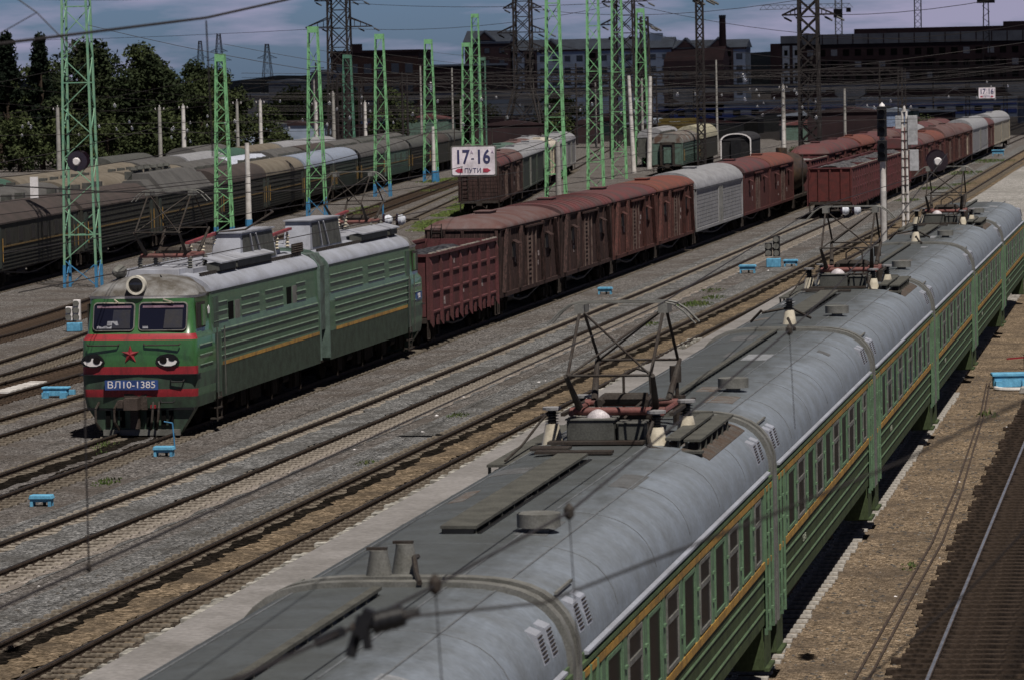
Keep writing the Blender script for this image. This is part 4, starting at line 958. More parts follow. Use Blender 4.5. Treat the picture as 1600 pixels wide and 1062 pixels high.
for (ya, yb, x) in ((6.7, 11.0, .98), (24.2, 28.6, .98), (4.4, 6.4, 1.0), (28.9, 30.2, 1.0)):
    b = MB(); b.box(x - .18, x + .22, ya, yb, 4.36, 4.56); o = b.build('vent_box', DKGREY, loco)
    b = MB(); b.add([(x - .24, ya - .05, 4.74), (x + .30, ya - .05, 4.60), (x + .30, yb + .05, 4.60), (x - .24, yb + .05, 4.74), (x - .24, ya - .05, 4.70), (x + .30, ya - .05, 4.56), (x + .30, yb + .05, 4.56), (x - .24, yb + .05, 4.70)], [(0, 1, 2, 3), (7, 6, 5, 4), (0, 4, 5, 1), (1, 5, 6, 2), (2, 6, 7, 3), (3, 7, 4, 0)]); b.build('vent_cover', LG, o)
pantograph(loco, 3.9, 4.86, 1.72, hw=.72, head=.62, spread=1.0)
pantograph(loco, 28.9, 4.85, 1.6, hw=.72, head=.62, spread=1.2)
for yc in (3.9, 28.9):
    for s in (-1, 1):
        for d in (-1, 1): insul(loco, s * .72, yc + d * .85, 4.5, GREYM, .10, .34)
        sp = MB(); sp.box(s * .72 - .14, s * .72 + .14, yc - 1.1, yc + 1.1, 4.36, 4.50); sp.build('panto_plinth', LG, loco)
# roof bus bars in red, raised insulators
for (ya, yb, x, z) in ((5.2, 8.6, .1, 5.12), (11.4, 14.9, .85, 4.98), (24.2, 27, .1, 5.1)):
    b = MB(); b.bar((x, ya, z), (x + .05, yb, z + .16), .12, .07); b.build('bus_bar', mat('red_oxide_bar', (.24, .045, .05), .5, fine=.06), loco)
    for k in (0.08, .5, .92): insul(loco, x + .02, ya + (yb - ya) * k, z - .42, CREAM, .08, .38 + .12 * k)
for i in range(10):
    insul(loco, -.55 + .02 * i, 5.0 + i * .38, 4.62, REEF, .06, .22); insul(loco, -.4, 24.2 + i * .3, 4.62, STEEL, .05, .22)
for i in range(8): insul(loco, 1.18, 13.9 + i * .2, 4.4, STEEL, .05, .3)
b = MB(); b.tube([(.2, 8.2, 5.3), (.9, 9.0, 5.35), (1.0, 12.2, 5.75), (.6, 13.6, 5.76)], .03, 6); b.build('roof_cable', STEEL, loco)
for y in (31.2, 1.3):
    b = MB(); b.cyl((-.9, y, 4.3), (-.9, y, 4.42), .04); b.lathe((-.9, y - .25, 4.5), [(.05, 0), (.12, .08), (.19, .5), (.2, .52), (.02, .5)], 14, 'y'); b.build('horn', GREYM, loco, smooth=True)
sg = MB(); sg.cyl((1.95, -1.1, .02), (1.72, -1.1, .55), .02, n=6)
# ------------------------------------------------------------------ commuter train (electric multiple unit)
CL = 20.55
W = 1.79
def emu_profile(off=0.0, n=24):
    out = []
    for i in range(n + 1):
        t = -1 + 2 * i / n; x = math.sin(t * PI / 2)
        z = 3.42 + .83 * (max(0, 1 - abs(x) ** 4.4)) ** .5
        out.append(((W - .02 + off) * x, z + off))
    return out
def make_emu(label, y, motor=False, last=False, first=False):
    t = thing('commuter_car', label, 'train car', (-8.10, y, 0), 0, 'cars of the green commuter train')
    y0, y1 = .12, CL - .12
    b = MB(); b.prism([(-W + .04, 1.1), (W - .04, 1.1), (W, 1.25), (W, 3.42), (-W, 3.42), (-W, 1.25)], y0, y1); b.build('body', EMUG, t)
    a = emu_profile(); yr = y1 - (0 if not last else .0)
    rm = MB()
    if last:
        prof = a + [(a[-1][0], 3.38), (a[0][0], 3.38)]; n = len(prof); vs = []
        steps = [(y0, 1, 1), (y1 - 1.6, 1, 1), (y1 - 1.0, .97, .96), (y1 - .5, .88, .86), (y1 - .15, .7, .65), (y1, .35, .3)]
        for yy, kx, kz in steps: vs += [(x * kx, yy, 3.38 + (z - 3.38) * kz) for x, z in prof]
        fs = [(j * n + i, j * n + (i + 1) % n, (j + 1) * n + (i + 1) % n, (j + 1) * n + i) for j in range(len(steps) - 1) for i in range(n)] + [tuple(range(n))[::-1], tuple(range((len(steps) - 1) * n, len(steps) * n))]
        rm.add(vs, fs)
    else: rm.prism(a + [(a[-1][0], 3.38), (a[0][0], 3.38)], y0, y1, 10)
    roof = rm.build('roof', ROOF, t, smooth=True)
    # roof seams: welded laps across and along
    sm = MB()
    for i in range(1, 6 if not last else 5):
        yy = y0 + (y1 - y0) * i / 6; p1 = emu_profile(.004); sm.prism(p1[1:-1] + [(p1[-2][0], p1[-2][1] - .02), (p1[1][0], p1[1][1] - .02)], yy - .012, yy + .012)
    def zr(x): return 3.42 + .83 * (max(0, 1 - abs(x / (W - .02)) ** 4.4)) ** .5
    for x in (-1.15, .50, 1.02):
        for q in range(3):
            ya = y0 + .3 + q * (y1 - y0) / 3; sm.box(x - .011, x + .011, ya, ya + (y1 - y0) / 3 - .1, zr(x) - .02, zr(x) + .008)
    sm.build('roof_seams', mat('roof_seam', (.14, .15, .16), .6, fine=.15), t)
    rp = random.Random(int(y * 10))
    for q in range(7):
        xa = rp.uniform(-1.45, 1.2); wd = rp.uniform(.18, .5); ya = rp.uniform(1.5, 18); Ld = rp.uniform(.3, 1.6); xb = min(xa + wd, 1.58); ks = 6
        pp = MB(); up = [(xa + (xb - xa) * k / ks, zr(xa + (xb - xa) * k / ks) + .0045) for k in range(ks + 1)]; pp.prism(up + [(x, z - .02) for x, z in up[::-1]], ya, ya + Ld)
        pp.build('roof_patch', rp.choice([mat('patch_dark', (.11, .115, .12), .7, col2=(.08, .08, .08), nscale=4), mat('patch_pale', (.24, .25, .27), .6, col2=(.17, .18, .19), nscale=4), mat('patch_rust', (.10, .075, .06), .85, col2=(.13, .13, .13), nscale=5, lo=.35, hi=.6)]), t)
    gt = MB()
    for s in (-1, 1): gt.prism([(s * (W - .01), 3.39), (s * (W + .045), 3.395), (s * (W + .045), 3.425), (s * (W - .01), 3.44)], y0 + .6, y1 - .6)
    gt.build('gutter', ROOFL, t)
    g2 = MB()
    for s in (-1, 1): g2.box(min(s * W, s * (W + .035)), max(s * W, s * (W + .035)), y0 + .1, y1 - .1, 3.29, 3.34)
    g2.build('cornice', EMUG, t)
    for yy in (y0, y1 - .2) if not last else (y0,):
        p = emu_profile(.055); fr = MB(); q = [(-W - .05, 1.0)] + [(x, z) for x, z in p] + [(W + .05, 1.0)]
        inner = [(-W + .02, 1.0)] + emu_profile(-.02) + [(W - .02, 1.0)]
        n = len(q); vs = [(x, yy, z) for x, z in q] + [(x, yy, z) for x, z in inner] + [(x, yy + .2, z) for x, z in q] + [(x, yy + .2, z) for x, z in inner]
        fs = []
        for i in range(n - 1):
            fs += [(i, i + 1, n + i + 1, n + i), (2 * n + i, 3 * n + i, 3 * n + i + 1, 2 * n + i + 1), (i, 2 * n + i, 2 * n + i + 1, i + 1), (n + i, n + i + 1, 3 * n + i + 1, 3 * n + i)]
        fr.add(vs, fs); fr.m = [(1 if any(vs[k][2] > 3.3 for k in f[:2]) else 0) for f in fs]; fr.build('end_frame', [EMUG, GREYM], t, smooth=True)
    yw0, yw1 = 1.5, 19.0
    for s in (-1, 1):
        def bx(b, ya, yb, za, zb, pr, ins=0.0): b.box(min(s * (W - ins), s * (W + pr)), max(s * (W - ins), s * (W + pr)), ya, yb, za, zb)
        st = MB(); bx(st, yw0, yw1, 3.17, 3.26, .030); st.build('upper_stripe', YEL, t)
        st = MB(); bx(st, yw0, yw1, 2.02, 2.13, .030); st.build('lower_stripe', YEL, t)
        pn = MB(); bx(pn, yw0, yw1, 2.13, 3.17, .008); pn.build('window_band', EMUP, t)
        rb = MB()
        for z in (1.86, 1.62, 1.38): rb.prism([(s * (W - .01), z), (s * (W + .024), z + .003), (s * (W + .024), z + .012), (s * (W - .01), z + .042)], yw0, yw1)
        rb.build('side_ribs', EMUP if False else EMUG, t)
        lw = MB(); bx(lw, yw0 + .002, yw1 - .002, 1.16, 2.0, .004); lw.build('lower_panel', EMUL, t)
        for i in range(10):
            ya = 2.28 + i * 1.72; wd = 1.06 if i < 9 else .72
            if s < 0 and i % 3: pass
            f = MB()
            for (a_, b_, c_, d_) in ((ya - .05, ya, 2.17, 3.14), (ya + wd, ya + wd + .05, 2.17, 3.14), (ya, ya + wd, 2.17, 2.22), (ya, ya + wd, 3.09, 3.14)): bx(f, a_, b_, c_, d_, .03)
            if i % 2 == 1: bx(f, ya, ya + wd, 2.76, 2.83, .028)
            fo = f.build('window_frame', EMUP if i % 2 == 0 else GREYM, t)
            g = MB(); bx(g, ya, ya + wd, 2.22, 3.09, .012); g.build('window', GLASS, fo)
        for i in range(11):
            pk = MB(); yy = 2.28 + i * 1.72 - .33
            bx(pk, yy - .13, yy + .13, 2.13, 3.17, .022)
            for z in (2.42, 2.80): bx(pk, yy - .07, yy + .07, z, z + .035, .05)
            pk.build('window_pillar', EMUP, t)
        for ya in (.36, 19.04):
            d = MB(); bx(d, ya, ya + 1.1, 1.1, 3.24, .02); dd = d.build('door', EMUP if False else EMUG, t)
            for k in (.1, .6):
                g = MB(); bx(g, ya + k, ya + k + .36, 2.3, 3.0, .026); g.build('door_window', GLASS, dd)
            e = MB()
            for k in (0, .52, 1.04): bx(e, ya + k, ya + k + .05, 1.0, 3.26, .05)
            for z in (1.3, 1.7, 2.5, 2.85): bx(e, ya + .3, ya + .40, z, z + .04, .06); bx(e, ya + .82, ya + .92, z, z + .04, .06)
            e.build('door_edge', EMUP, dd)
            yl = MB(); bx(yl, ya + .04, ya + 1.06, 3.17, 3.25, .034); bx(yl, ya + .3, ya + .5, 2.04, 2.12, .034); bx(yl, ya + .7, ya + .9, 2.04, 2.12, .034); yl.build('door_mark', YEL, dd)
            sp = MB(); sp.box(min(s * (W - .5), s * (W - .02)), max(s * (W - .5), s * (W - .02)), ya + .05, ya + 1.05, .45, 1.1); sp.box(min(s * (W - .5), s * (W + .05)), max(s * (W - .5), s * (W + .05)), ya + .1, ya + 1.0, .42, .47); sp.build('step_well', EMUL, t)
        # louvre grilles at the roof shoulder near the ends
        for ya in (.75, 1.30, 18.9, 19.45):
            lv = MB(); lv.prism([(s * 1.54, 3.98), (s * 1.66, 3.93), (s * 1.745, 3.62), (s * 1.66, 3.56)], ya, ya + .34); l_ = lv.build('louvre_box', ROOFL, t)
            q = MB()
            for k in range(7):
                f = (k + .5) / 7; x = 1.665 + .078 * f; z = 3.91 - .28 * f; q.box(min(s * (x - .02), s * (x + .010)), max(s * (x - .02), s * (x + .010)), ya + .04, ya + .30, z, z + .014)
            q.build('louvre_slats', STEEL, l_)
        rl = MB(); rl.bar((s * 1.50, .65, 4.06), (s * 1.50, 1.75, 4.06), .03); rl.build('rain_rail', GREYM, t)
    text('02-6328' if motor else 'ЭР2-632', .16, t, (W + .012, 5.0, 1.74), (R(90), 0, R(90)), mat('faded_lettering', (.22, .24, .19), .8), 'car_number')
    # underfloor
    u = MB(); u.box(-1.3, 1.3, 5.4, 9.5, .45, 1.1); u.box(-1.25, 1.25, 10.3, 14.8, .5, 1.1); u.box(-.9, .9, 5, 15.5, .95, 1.1)
    u.build('underfloor_boxes', BOGIE, t)
    for yc in (3.5, CL - 3.5):
        o = bogie(t, yc, 2.5)
    gw = MB(); gw.box(-.62, .62, -.12, .12, 1.15, 3.35); gw.box(-.75, .75, -.05, .05, 1.1, 3.45); gw.build('gangway_bellows', BLACK, t)
    # roof fittings
    def z4(x): return zr(x)
    def wk(x0, x1, ya, yb, zz, name='roof_walkway', step=.9):
        b = MB(); b.box(x0, x1, ya, yb, zz, zz + .035); k = ya + .05
        while k < yb: 
            for xx in (x0 + .03, x1 - .03): b.box(xx - .02, xx + .02, k, k + .04, z4(xx) - .03, zz)
            k += step
        o = b.build(name, WALK, t)
        c = MB(); c.box(x0 + .03, x1 - .03, ya + .03, yb - .03, max(z4(x0), z4(x1)) - .0, zz - .05) if False else None
        return o
    rc = MB(); xx = .0
    rc.bar((-.02, .6, 4.30), (-.02, y1 - .8, 4.30), .035, .04); k = 1.0
    while k < y1 - 1: rc.box(-.05, .03, k, k + .07, 4.2, 4.34); k += .7
    vt = MB(); vt.cyl((.66, 4.75, 4.15), (.66, 4.75, 4.32), .12, n=14); vt.cyl((.66, 4.75, 4.31), (.66, 4.75, 4.47), .26, n=18); vt.build('roof_ventilator', GREYM, t, smooth=True)
    if motor:
        wk(-.47, -.04, 4.5, 13.4, 4.31); sl = MB(); sl.box(-.035, .015, 4.52, 13.38, 4.20, 4.265); sl.box(-.44, -.07, 4.5, 4.56, 4.2, 4.305); sl.build('walkway_shade', BLACK, t)  # solid black strip stands in for the shade under the raised walkway
        wk(-1.50, -1.12, 13.5, 19.8, 4.14); wk(.78, 1.0, 15.4, 19.6, 4.33, step=.7); wk(1.05, 1.30, 15.4, 19.6, 4.31, step=.7); wk(.1, .95, 19.7, 19.9, 4.34); wk(.80, 1.36, 15.05, 15.25, 4.17)
        rp_ = MB(); rp_.prism([(1.02 + .06 * k, zr(1.02 + .06 * k) - .02) for k in range(8)] + [(1.02 + .06 * k, zr(1.02 + .06 * k) + .006) for k in range(7, -1, -1)], 15.2, 19.9); rp_.build('rust_patch', mat('rusty_sheet', (.075, .056, .045), .9, col2=(.09, .085, .08), fine=.2), t)
        for (xa, xb, ya, yb, h) in ((-.72, -.03, 15.85, 16.35, .33), (.02, .40, 15.95, 16.35, .27)):
            b = MB(); b.box(xa, xb, ya, yb, 4.24, 4.26 + h); bb = b.build('equipment_box', DKGREY, t, bevel=.012)
            l_ = MB(); l_.box(xa - .02, xb + .02, ya - .02, yb + .02, 4.26 + h, 4.28 + h); l_.build('box_lid', GREYM, bb)
        d = MB(); d.lathe((-.28, 16.15, 4.59), [(.19, 0), (.185, .05), (.15, .11), (.09, .15), (.02, .165)], 20); d.build('white_dome', mat('dome_white', (.52, .48, .50), .5), t, smooth=True)
        gr = MB(); gr.box(-.95, .45, 15.45, 15.75, 4.27, 4.31); gr.box(-.9, .2, 14.0, 14.25, 4.27, 4.31); gr.box(-1.05, -.5, 14.5, 14.9, 4.27, 4.31); gr.build('base_plate', STEEL, t)
        for (x, yy) in ((-1.02, 16.4), (-.90, 18.6), (.62, 15.7), (.82, 17.6)):
            c = MB(); c.cyl((x, yy, z4(x) - .05), (x, yy, 4.50), .17, .10, n=16); cc = c.build('insulator_stand', CREAM, t, smooth=True)
            insul(t, x, yy, 4.50, BLACK, .11, .2); k_ = MB(); k_.cyl((x, yy, 4.70), (x, yy, 4.74), .14, n=12); k_.build('insulator_cap', MASTPALE if False else REEF, cc)
        pantograph(t, 16.85, 4.70, 1.45, hw=.70, head=.62, spread=.85, red=PINK)
        pc = MB()
        for s in (-1, 1): pc.bar((s * .80, 16.0, 4.66), (s * .80, 18.7, 4.66), .06, .05)
        pc.tube([(-.3, 18.9, 4.3), (-.3, 18.9, 5.0), (-.1, 18.9, 5.12), (.1, 18.9, 5.05), (.14, 18.9, 4.3)], .022, 5); pc.tube([(.62, 15.7, 4.7), (.52, 15.5, 4.4), (.6, 15.2, 4.25), (.85, 15.15, 4.2)], .028, 5); pc.tube([(.1, 16.0, 4.6), (.3, 16.5, 4.8), (.62, 17.2, 4.78)], .02, 5); pc.tube([(-1.02, 16.4, 4.72), (-1.2, 16.2, 4.5), (-1.25, 15.0, 4.3), (-1.25, 13.6, 4.22)], .02, 5)
        pc.build('panto_frame', STEEL, t)
        mr = MB(); mr.cyl((.55, 18.9, 4.25), (.55, 18.9, 4.7), .10, n=10); mr.cyl((.5, 18.9, 4.9), (.5, 18.9, 5.15), .09, n=8); mr.cyl((.52, 18.9, 4.7), (.52, 18.9, 4.9), .03, n=6); mr.box(-.5, .3, 17.9, 18.4, 4.25, 4.5); mr.build('arrester', STEEL, t)
        if not first:
            c = MB(); c.lathe((-.12, 2.0, 4.2), [(.17, 0), (.15, .08), (.10, .36), (.02, .36)], 16); cc = c.build('cone_support', CREAM, t, smooth=True); insul(t, -.12, 2.0, 4.55, BLACK, .12, .24)
            ss = MB(); ss.tube([(-.7, 1.9, 4.5), (-.12, 2.0, 4.6), (.3, 2.4, 4.35)], .03, 5); ss.tube([(-.95, 2.0, 4.3), (-.7, 1.9, 4.55)], .03, 5); ss.build('bus_connector', STEEL, t)
        else:
          for (x, yy) in ((-.34, .28), (-.17, .86)):
            c = MB(); c.lathe((x, yy, 4.2), [(.16, 0), (.15, .06), (.10, .33), (.10, .37), (.02, .37)], 18); cc = c.build('cone_support', GREYM, t, smooth=True)
            k_ = MB(); k_.box(x - .13, x + .09, yy - .03, yy + .04, 4.57, 4.60); k_.build('support_bracket', STEEL, cc)
        jc = MB() if first else None
        if first:
          pass
        jc = MB(); jc.tube([(-.05, .95, 4.42), (.0, .5, 4.46), (.1, .1, 4.34), (.22, -.35, 4.30)], .03, 6); jc.build('jumper_cable', STEEL, t)
    else:
        wk(-.16, -.06, 1.2, 19.6, 4.305, step=.55)
    if last:
        f = MB(); f.prism([(-W + .1, 1.1), (W - .1, 1.1), (W - .1, 3.4), (-W + .1, 3.4)], y1, y1 + .3); f.build('front_end', EMUG, t)
    return t
names = [('green commuter train car nearest the camera, its louvred roof end in the bottom corner', False),
         ('green commuter train car with tall raised pantograph and white dome on its roof', True),
         ('green commuter train car just beyond the tall near pantograph car', False),
         ('green commuter train car with the second pantograph on its roof', True),
         ('green commuter train car between the second and third pantographs', False),
         ('green commuter train car carrying the farthest pantograph', True),
         ('farthest green commuter train car with rounded roof end', False)]
for i, (lb, mo) in enumerate(names): make_emu(lb, 20.05 + i * CL, mo, i == 6, i == 1)

# ------------------------------------------------------------------ the goods train behind the green locomotive (track L)
LX = -27.9
gondola('dark red open wagon coupled directly behind the green locomotive', (LX, 137.9, 0), 14.6, load=mat('dark_load', (.030, .031, .038), .95, col2=(.05, .05, .055), fine=.3, bscale=6), lz=3.22)
for lb, y, Ln, kw in [
 ('weathered brown boxcar with grey-brown roof next to the first open wagon', 152.6, 15.6, dict(wall=BROWN3, roof=BRROOF, zs=3.80, zt=4.22, hood=1.0)),
 ('dark brown boxcar with slatted door second behind the open wagon', 168.3, 15.8, dict(wall=BROWN3, roof=RROOF, ribs=14, zs=3.80, zt=4.24)),
 ('red-brown boxcar with bright red roof, third boxcar behind the open wagon', 184.2, 15.9, dict(wall=BROWN, roof=RROOF, zs=3.80, zt=4.24)),
 ('brown boxcar with rusty roof touching the grey refrigerator van', 200.2, 16.0, dict(wall=BROWN, roof=RROOF2, zs=3.80, zt=4.24)),
 ('pale grey ribbed refrigerator van in the middle of the goods train', 216.8, 24.2, dict(wall=REEF, roof=REEFR, style='ribs', zs=3.45, zt=4.35)),
 ('red-brown boxcar directly beyond the pale grey refrigerator van', 241.3, 16.0, dict(wall=BROWN2, roof=RROOF, style='plain', zs=3.7, zt=4.32)),
 ('red-brown boxcar next to the black tank wagon', 257.5, 16.0, dict(wall=BROWN2, roof=RROOF2, style='plain', zs=3.7, zt=4.32))]:
    boxcar(lb, (LX, y, 0), Ln, group='covered wagons of the goods train', **kw)
tanker('black tank wagon squeezed between red boxcar and maroon open wagon', (LX, 274.0, 0), 12.2, m=mat('tank_black', (.03, .024, .02), .6, col2=(.09, .055, .03), fine=.1))
gondola('maroon open wagon with pale load beyond the black tank wagon', (LX, 286.6, 0), 14.0, load=mat('pale_load', (.20, .185, .19), .95, fine=.2), lz=3.2)
for i, (y, wl, rf, lb) in enumerate([(301, BROWN2, RROOF, 'red-brown boxcar with roof hatch behind the open wagon with pale load'), (317, BROWN2, RROOF, 'second red-roofed boxcar beyond the open wagon with pale load'), (333, BROWN, RROOF2, 'third red-roofed boxcar beyond the open wagon with pale load'),
    (349, BROWN, RROOF, 'red boxcar seen behind the signal mast head'), (365, BROWN2, BRROOF, 'brown-roofed boxcar behind the white equipment boxes of the pole'), (381, BROWN2, RROOF, 'red-roofed boxcar behind the far rusty boxcar roof'), (397, REEF, REEFR, 'far grey van peeping over red boxcar roofs'), (420, BROWN, RROOF, 'far red boxcar beyond the peeping grey van'), (436, BROWN2, BRROOF, 'far brown boxcar under the right end of the bridge'), (452, BROWN, RROOF, 'last red boxcar of the goods train in the distance')]):
    boxcar(lb, (LX, y, 0), 15.8 if wl is not REEF else 22.5, wall=wl, roof=rf, style='plain' if wl is not REEF else 'ribs', group='distant covered wagons', hood=1.6 if i < 2 else 0)
# train standing on track A, its end wall facing the camera
AX = -22.9
gondola('maroon open wagon with bright red end wall facing the camera', (AX, 262, 0), 14.2, load=COAL, end=mat('bright_end_red', (.105, .030, .028), .75, col2=(.07, .026, .025), fine=.12), lz=3.45)
gondola('maroon open wagon second from the red end wall', (AX, 276.6, 0), 14.2, load=COAL, lz=3.4)
gondola('maroon open wagon third from the red end wall', (AX, 291.2, 0), 14.2, load=COAL, lz=3.4)
gondola('maroon open wagon fourth from the red end wall', (AX, 305.8, 0), 14.2, load=COAL, lz=3.4)
yy = 320.5
for lb, Ln, kw in [('brown boxcar next to the last open wagon by the white pole', 15.6, dict(wall=BROWN, roof=RROOF)), ('brown boxcar with dark roof behind the white pole', 15.6, dict(wall=BROWN2, roof=BRROOF)), ('boxcar with clean orange-red arched roof right of the white pole', 15.4, dict(wall=BROWN2, roof=RROOF2)),
   ('dark boxcar with brown roof beyond the orange-red arched roof', 15.6, dict(wall=BROWN, roof=BRROOF, zt=4.6)), ('dark brown boxcar beside the pale door van', 15.6, dict(wall=BROWN, roof=BRROOF, zt=4.6)), ('boxcar with pale wooden door panels far on the right', 18, dict(wall=BROWN, roof=BRROOF, door=CREAM)),
   ('far pale grey refrigerator van by the blue signal box', 34, dict(wall=REEF, roof=REEFR, style='ribs', zt=4.7)), ('thin strip of a red boxcar between two grey vans', 15, dict(wall=BROWN2, roof=RROOF)), ('farthest cream and grey van on the right track', 44, dict(wall=mat('cream_van', (.33, .30, .24), .7), roof=REEFR, style='ribs', zt=4.7))]:
    boxcar(lb, (AX, yy, 0), Ln, group='covered wagons on the right siding', **{**dict(style='plain'), **kw}); yy += Ln + .3

def on(key, y): 
    x = interp(TR[key], y); return x, math.atan2(interp(TR[key], y - 5) - interp(TR[key], y + 5), 10)
# reefer train on the diverging siding (behind the number sign)
for y, Ln, lb, kw in [(276, 14.6, 'old brown boxcar end with ladder below the number sign', dict(wall=BROWN3, roof=RROOF, style='plain', hood=0)), (291, 14.6, 'dull brown boxcar beside the grey-green refrigerator van', dict(wall=BROWN3, roof=BRROOF, style='plain')),
   (306, 21.5, 'grey-green refrigerator van left of the tall green mast', dict(wall=OLIVE2, roof=REEFR, style='ribs')), (328, 23, 'grey refrigerator van behind the tall green mast', dict(wall=OLIVE2, roof=REEFR, style='ribs')), (352, 13.5, 'cream refrigerator van with ribbed end', dict(wall=mat('cream_reefer', (.55, .50, .38), .7, fine=.06), roof=mat('cream_roof', (.55, .50, .42), .6), style='ribs')),
   (366, 18, 'pale grey van between the cream van and the far mast', dict(wall=REEF, roof=REEFR, style='ribs')), (385, 21, 'farthest grey van of the refrigerator train', dict(wall=REEF, roof=REEFR, style='ribs'))]:
    x, rz = on('reef', y); boxcar(lb, (x, y, 0), Ln, rz, group='refrigerator train', **kw)
for k, (x, y, rf, lb) in enumerate([(-55.5, 318, TEAL, 'van with pale green end roof behind the refrigerator train'), (-57.8, 340, BRROOF, 'van with rusty brown roof behind the refrigerator train'), (-60.2, 361, REEFR, 'grey-roofed van behind the cream refrigerator van')]):
    boxcar(lb, (x, y, 0), 20, .11, wall=OLIVE2, roof=rf, style='ribs', group='vans behind the refrigerator train')
# lone coach seen end-on
x, rz = on('coach', 385)
lc = coach('lone green coach seen end-on with open gangway and rusty roof', (-49.6, 385, 0), 24, .05, wall=TEAL, roof=mat('patchy_roof', (.17, .17, .16), .7, col2=(.10, .065, .05), nscale=1.2, lo=.45, hi=.55), group='lone coaches', windows=0, stripe=False)
g = MB(); g.box(-.72, -.5, -.15, .3, 1.0, 3.3); g.box(.5, .72, -.15, .3, 1.0, 3.3); g.box(-.72, .72, -.15, .3, 3.1, 3.35); g.build('gangway_frame', STEEL, lc)
g = MB(); g.box(-.36, .36, -.03, .04, 1.3, 2.9); g.build('end_door', TEAL, lc)
coach('dark coach with pale roof edge right behind the lone green coach', (-50.8, 412, 0), 24, .05, wall=OLIVE, roof=mat('yellowish_roof', (.36, .34, .25), .7), group='lone coaches', windows=0, stripe=False, zt=4.6, near=False)
coach('dark van with white rimmed end beside the lone coach', (-44.5, 400, 0), 16, .04, wall=mat('tar_black', (.02, .02, .022), .8), roof=mat('tar_roof', (.035, .035, .038), .8), group='lone coaches', windows=0, stripe=False, zt=3.9, zs=3.2, near=False)
_v = [o for o in bpy.data.objects if o.get('label') == 'dark van with white rimmed end beside the lone coach'][0]
_a = arch(1.56, 3.2, 3.9, 2.4, 14, .55); _b = MB(); _q = [(-1.56, 1.3)] + _a + [(1.56, 1.3)]; _i = [(-1.46, 1.3)] + [(x * .93, z - .10) for x, z in _a] + [(1.46, 1.3)]; _n = len(_q)
_b.add([(x, .12, z) for x, z in _q] + [(x, .12, z) for x, z in _i] + [(x, .32, z) for x, z in _q] + [(x, .32, z) for x, z in _i], [f for i in range(_n - 1) for f in ((i, i + 1, _n + i + 1, _n + i), (2 * _n + i, 3 * _n + i, 3 * _n + i + 1, 2 * _n + i + 1), (i, 2 * _n + i, 2 * _n + i + 1, i + 1), (_n + i, _n + i + 1, 3 * _n + i + 1, 3 * _n + i))]); _b.build('end_rim', WHITE, _v)
coach('bluish grey coach left behind the lone green coach', (-56.5, 425, 0), 24, .06, wall=DKGREY, roof=REEFR, group='lone coaches', windows=0, stripe=False, near=False)

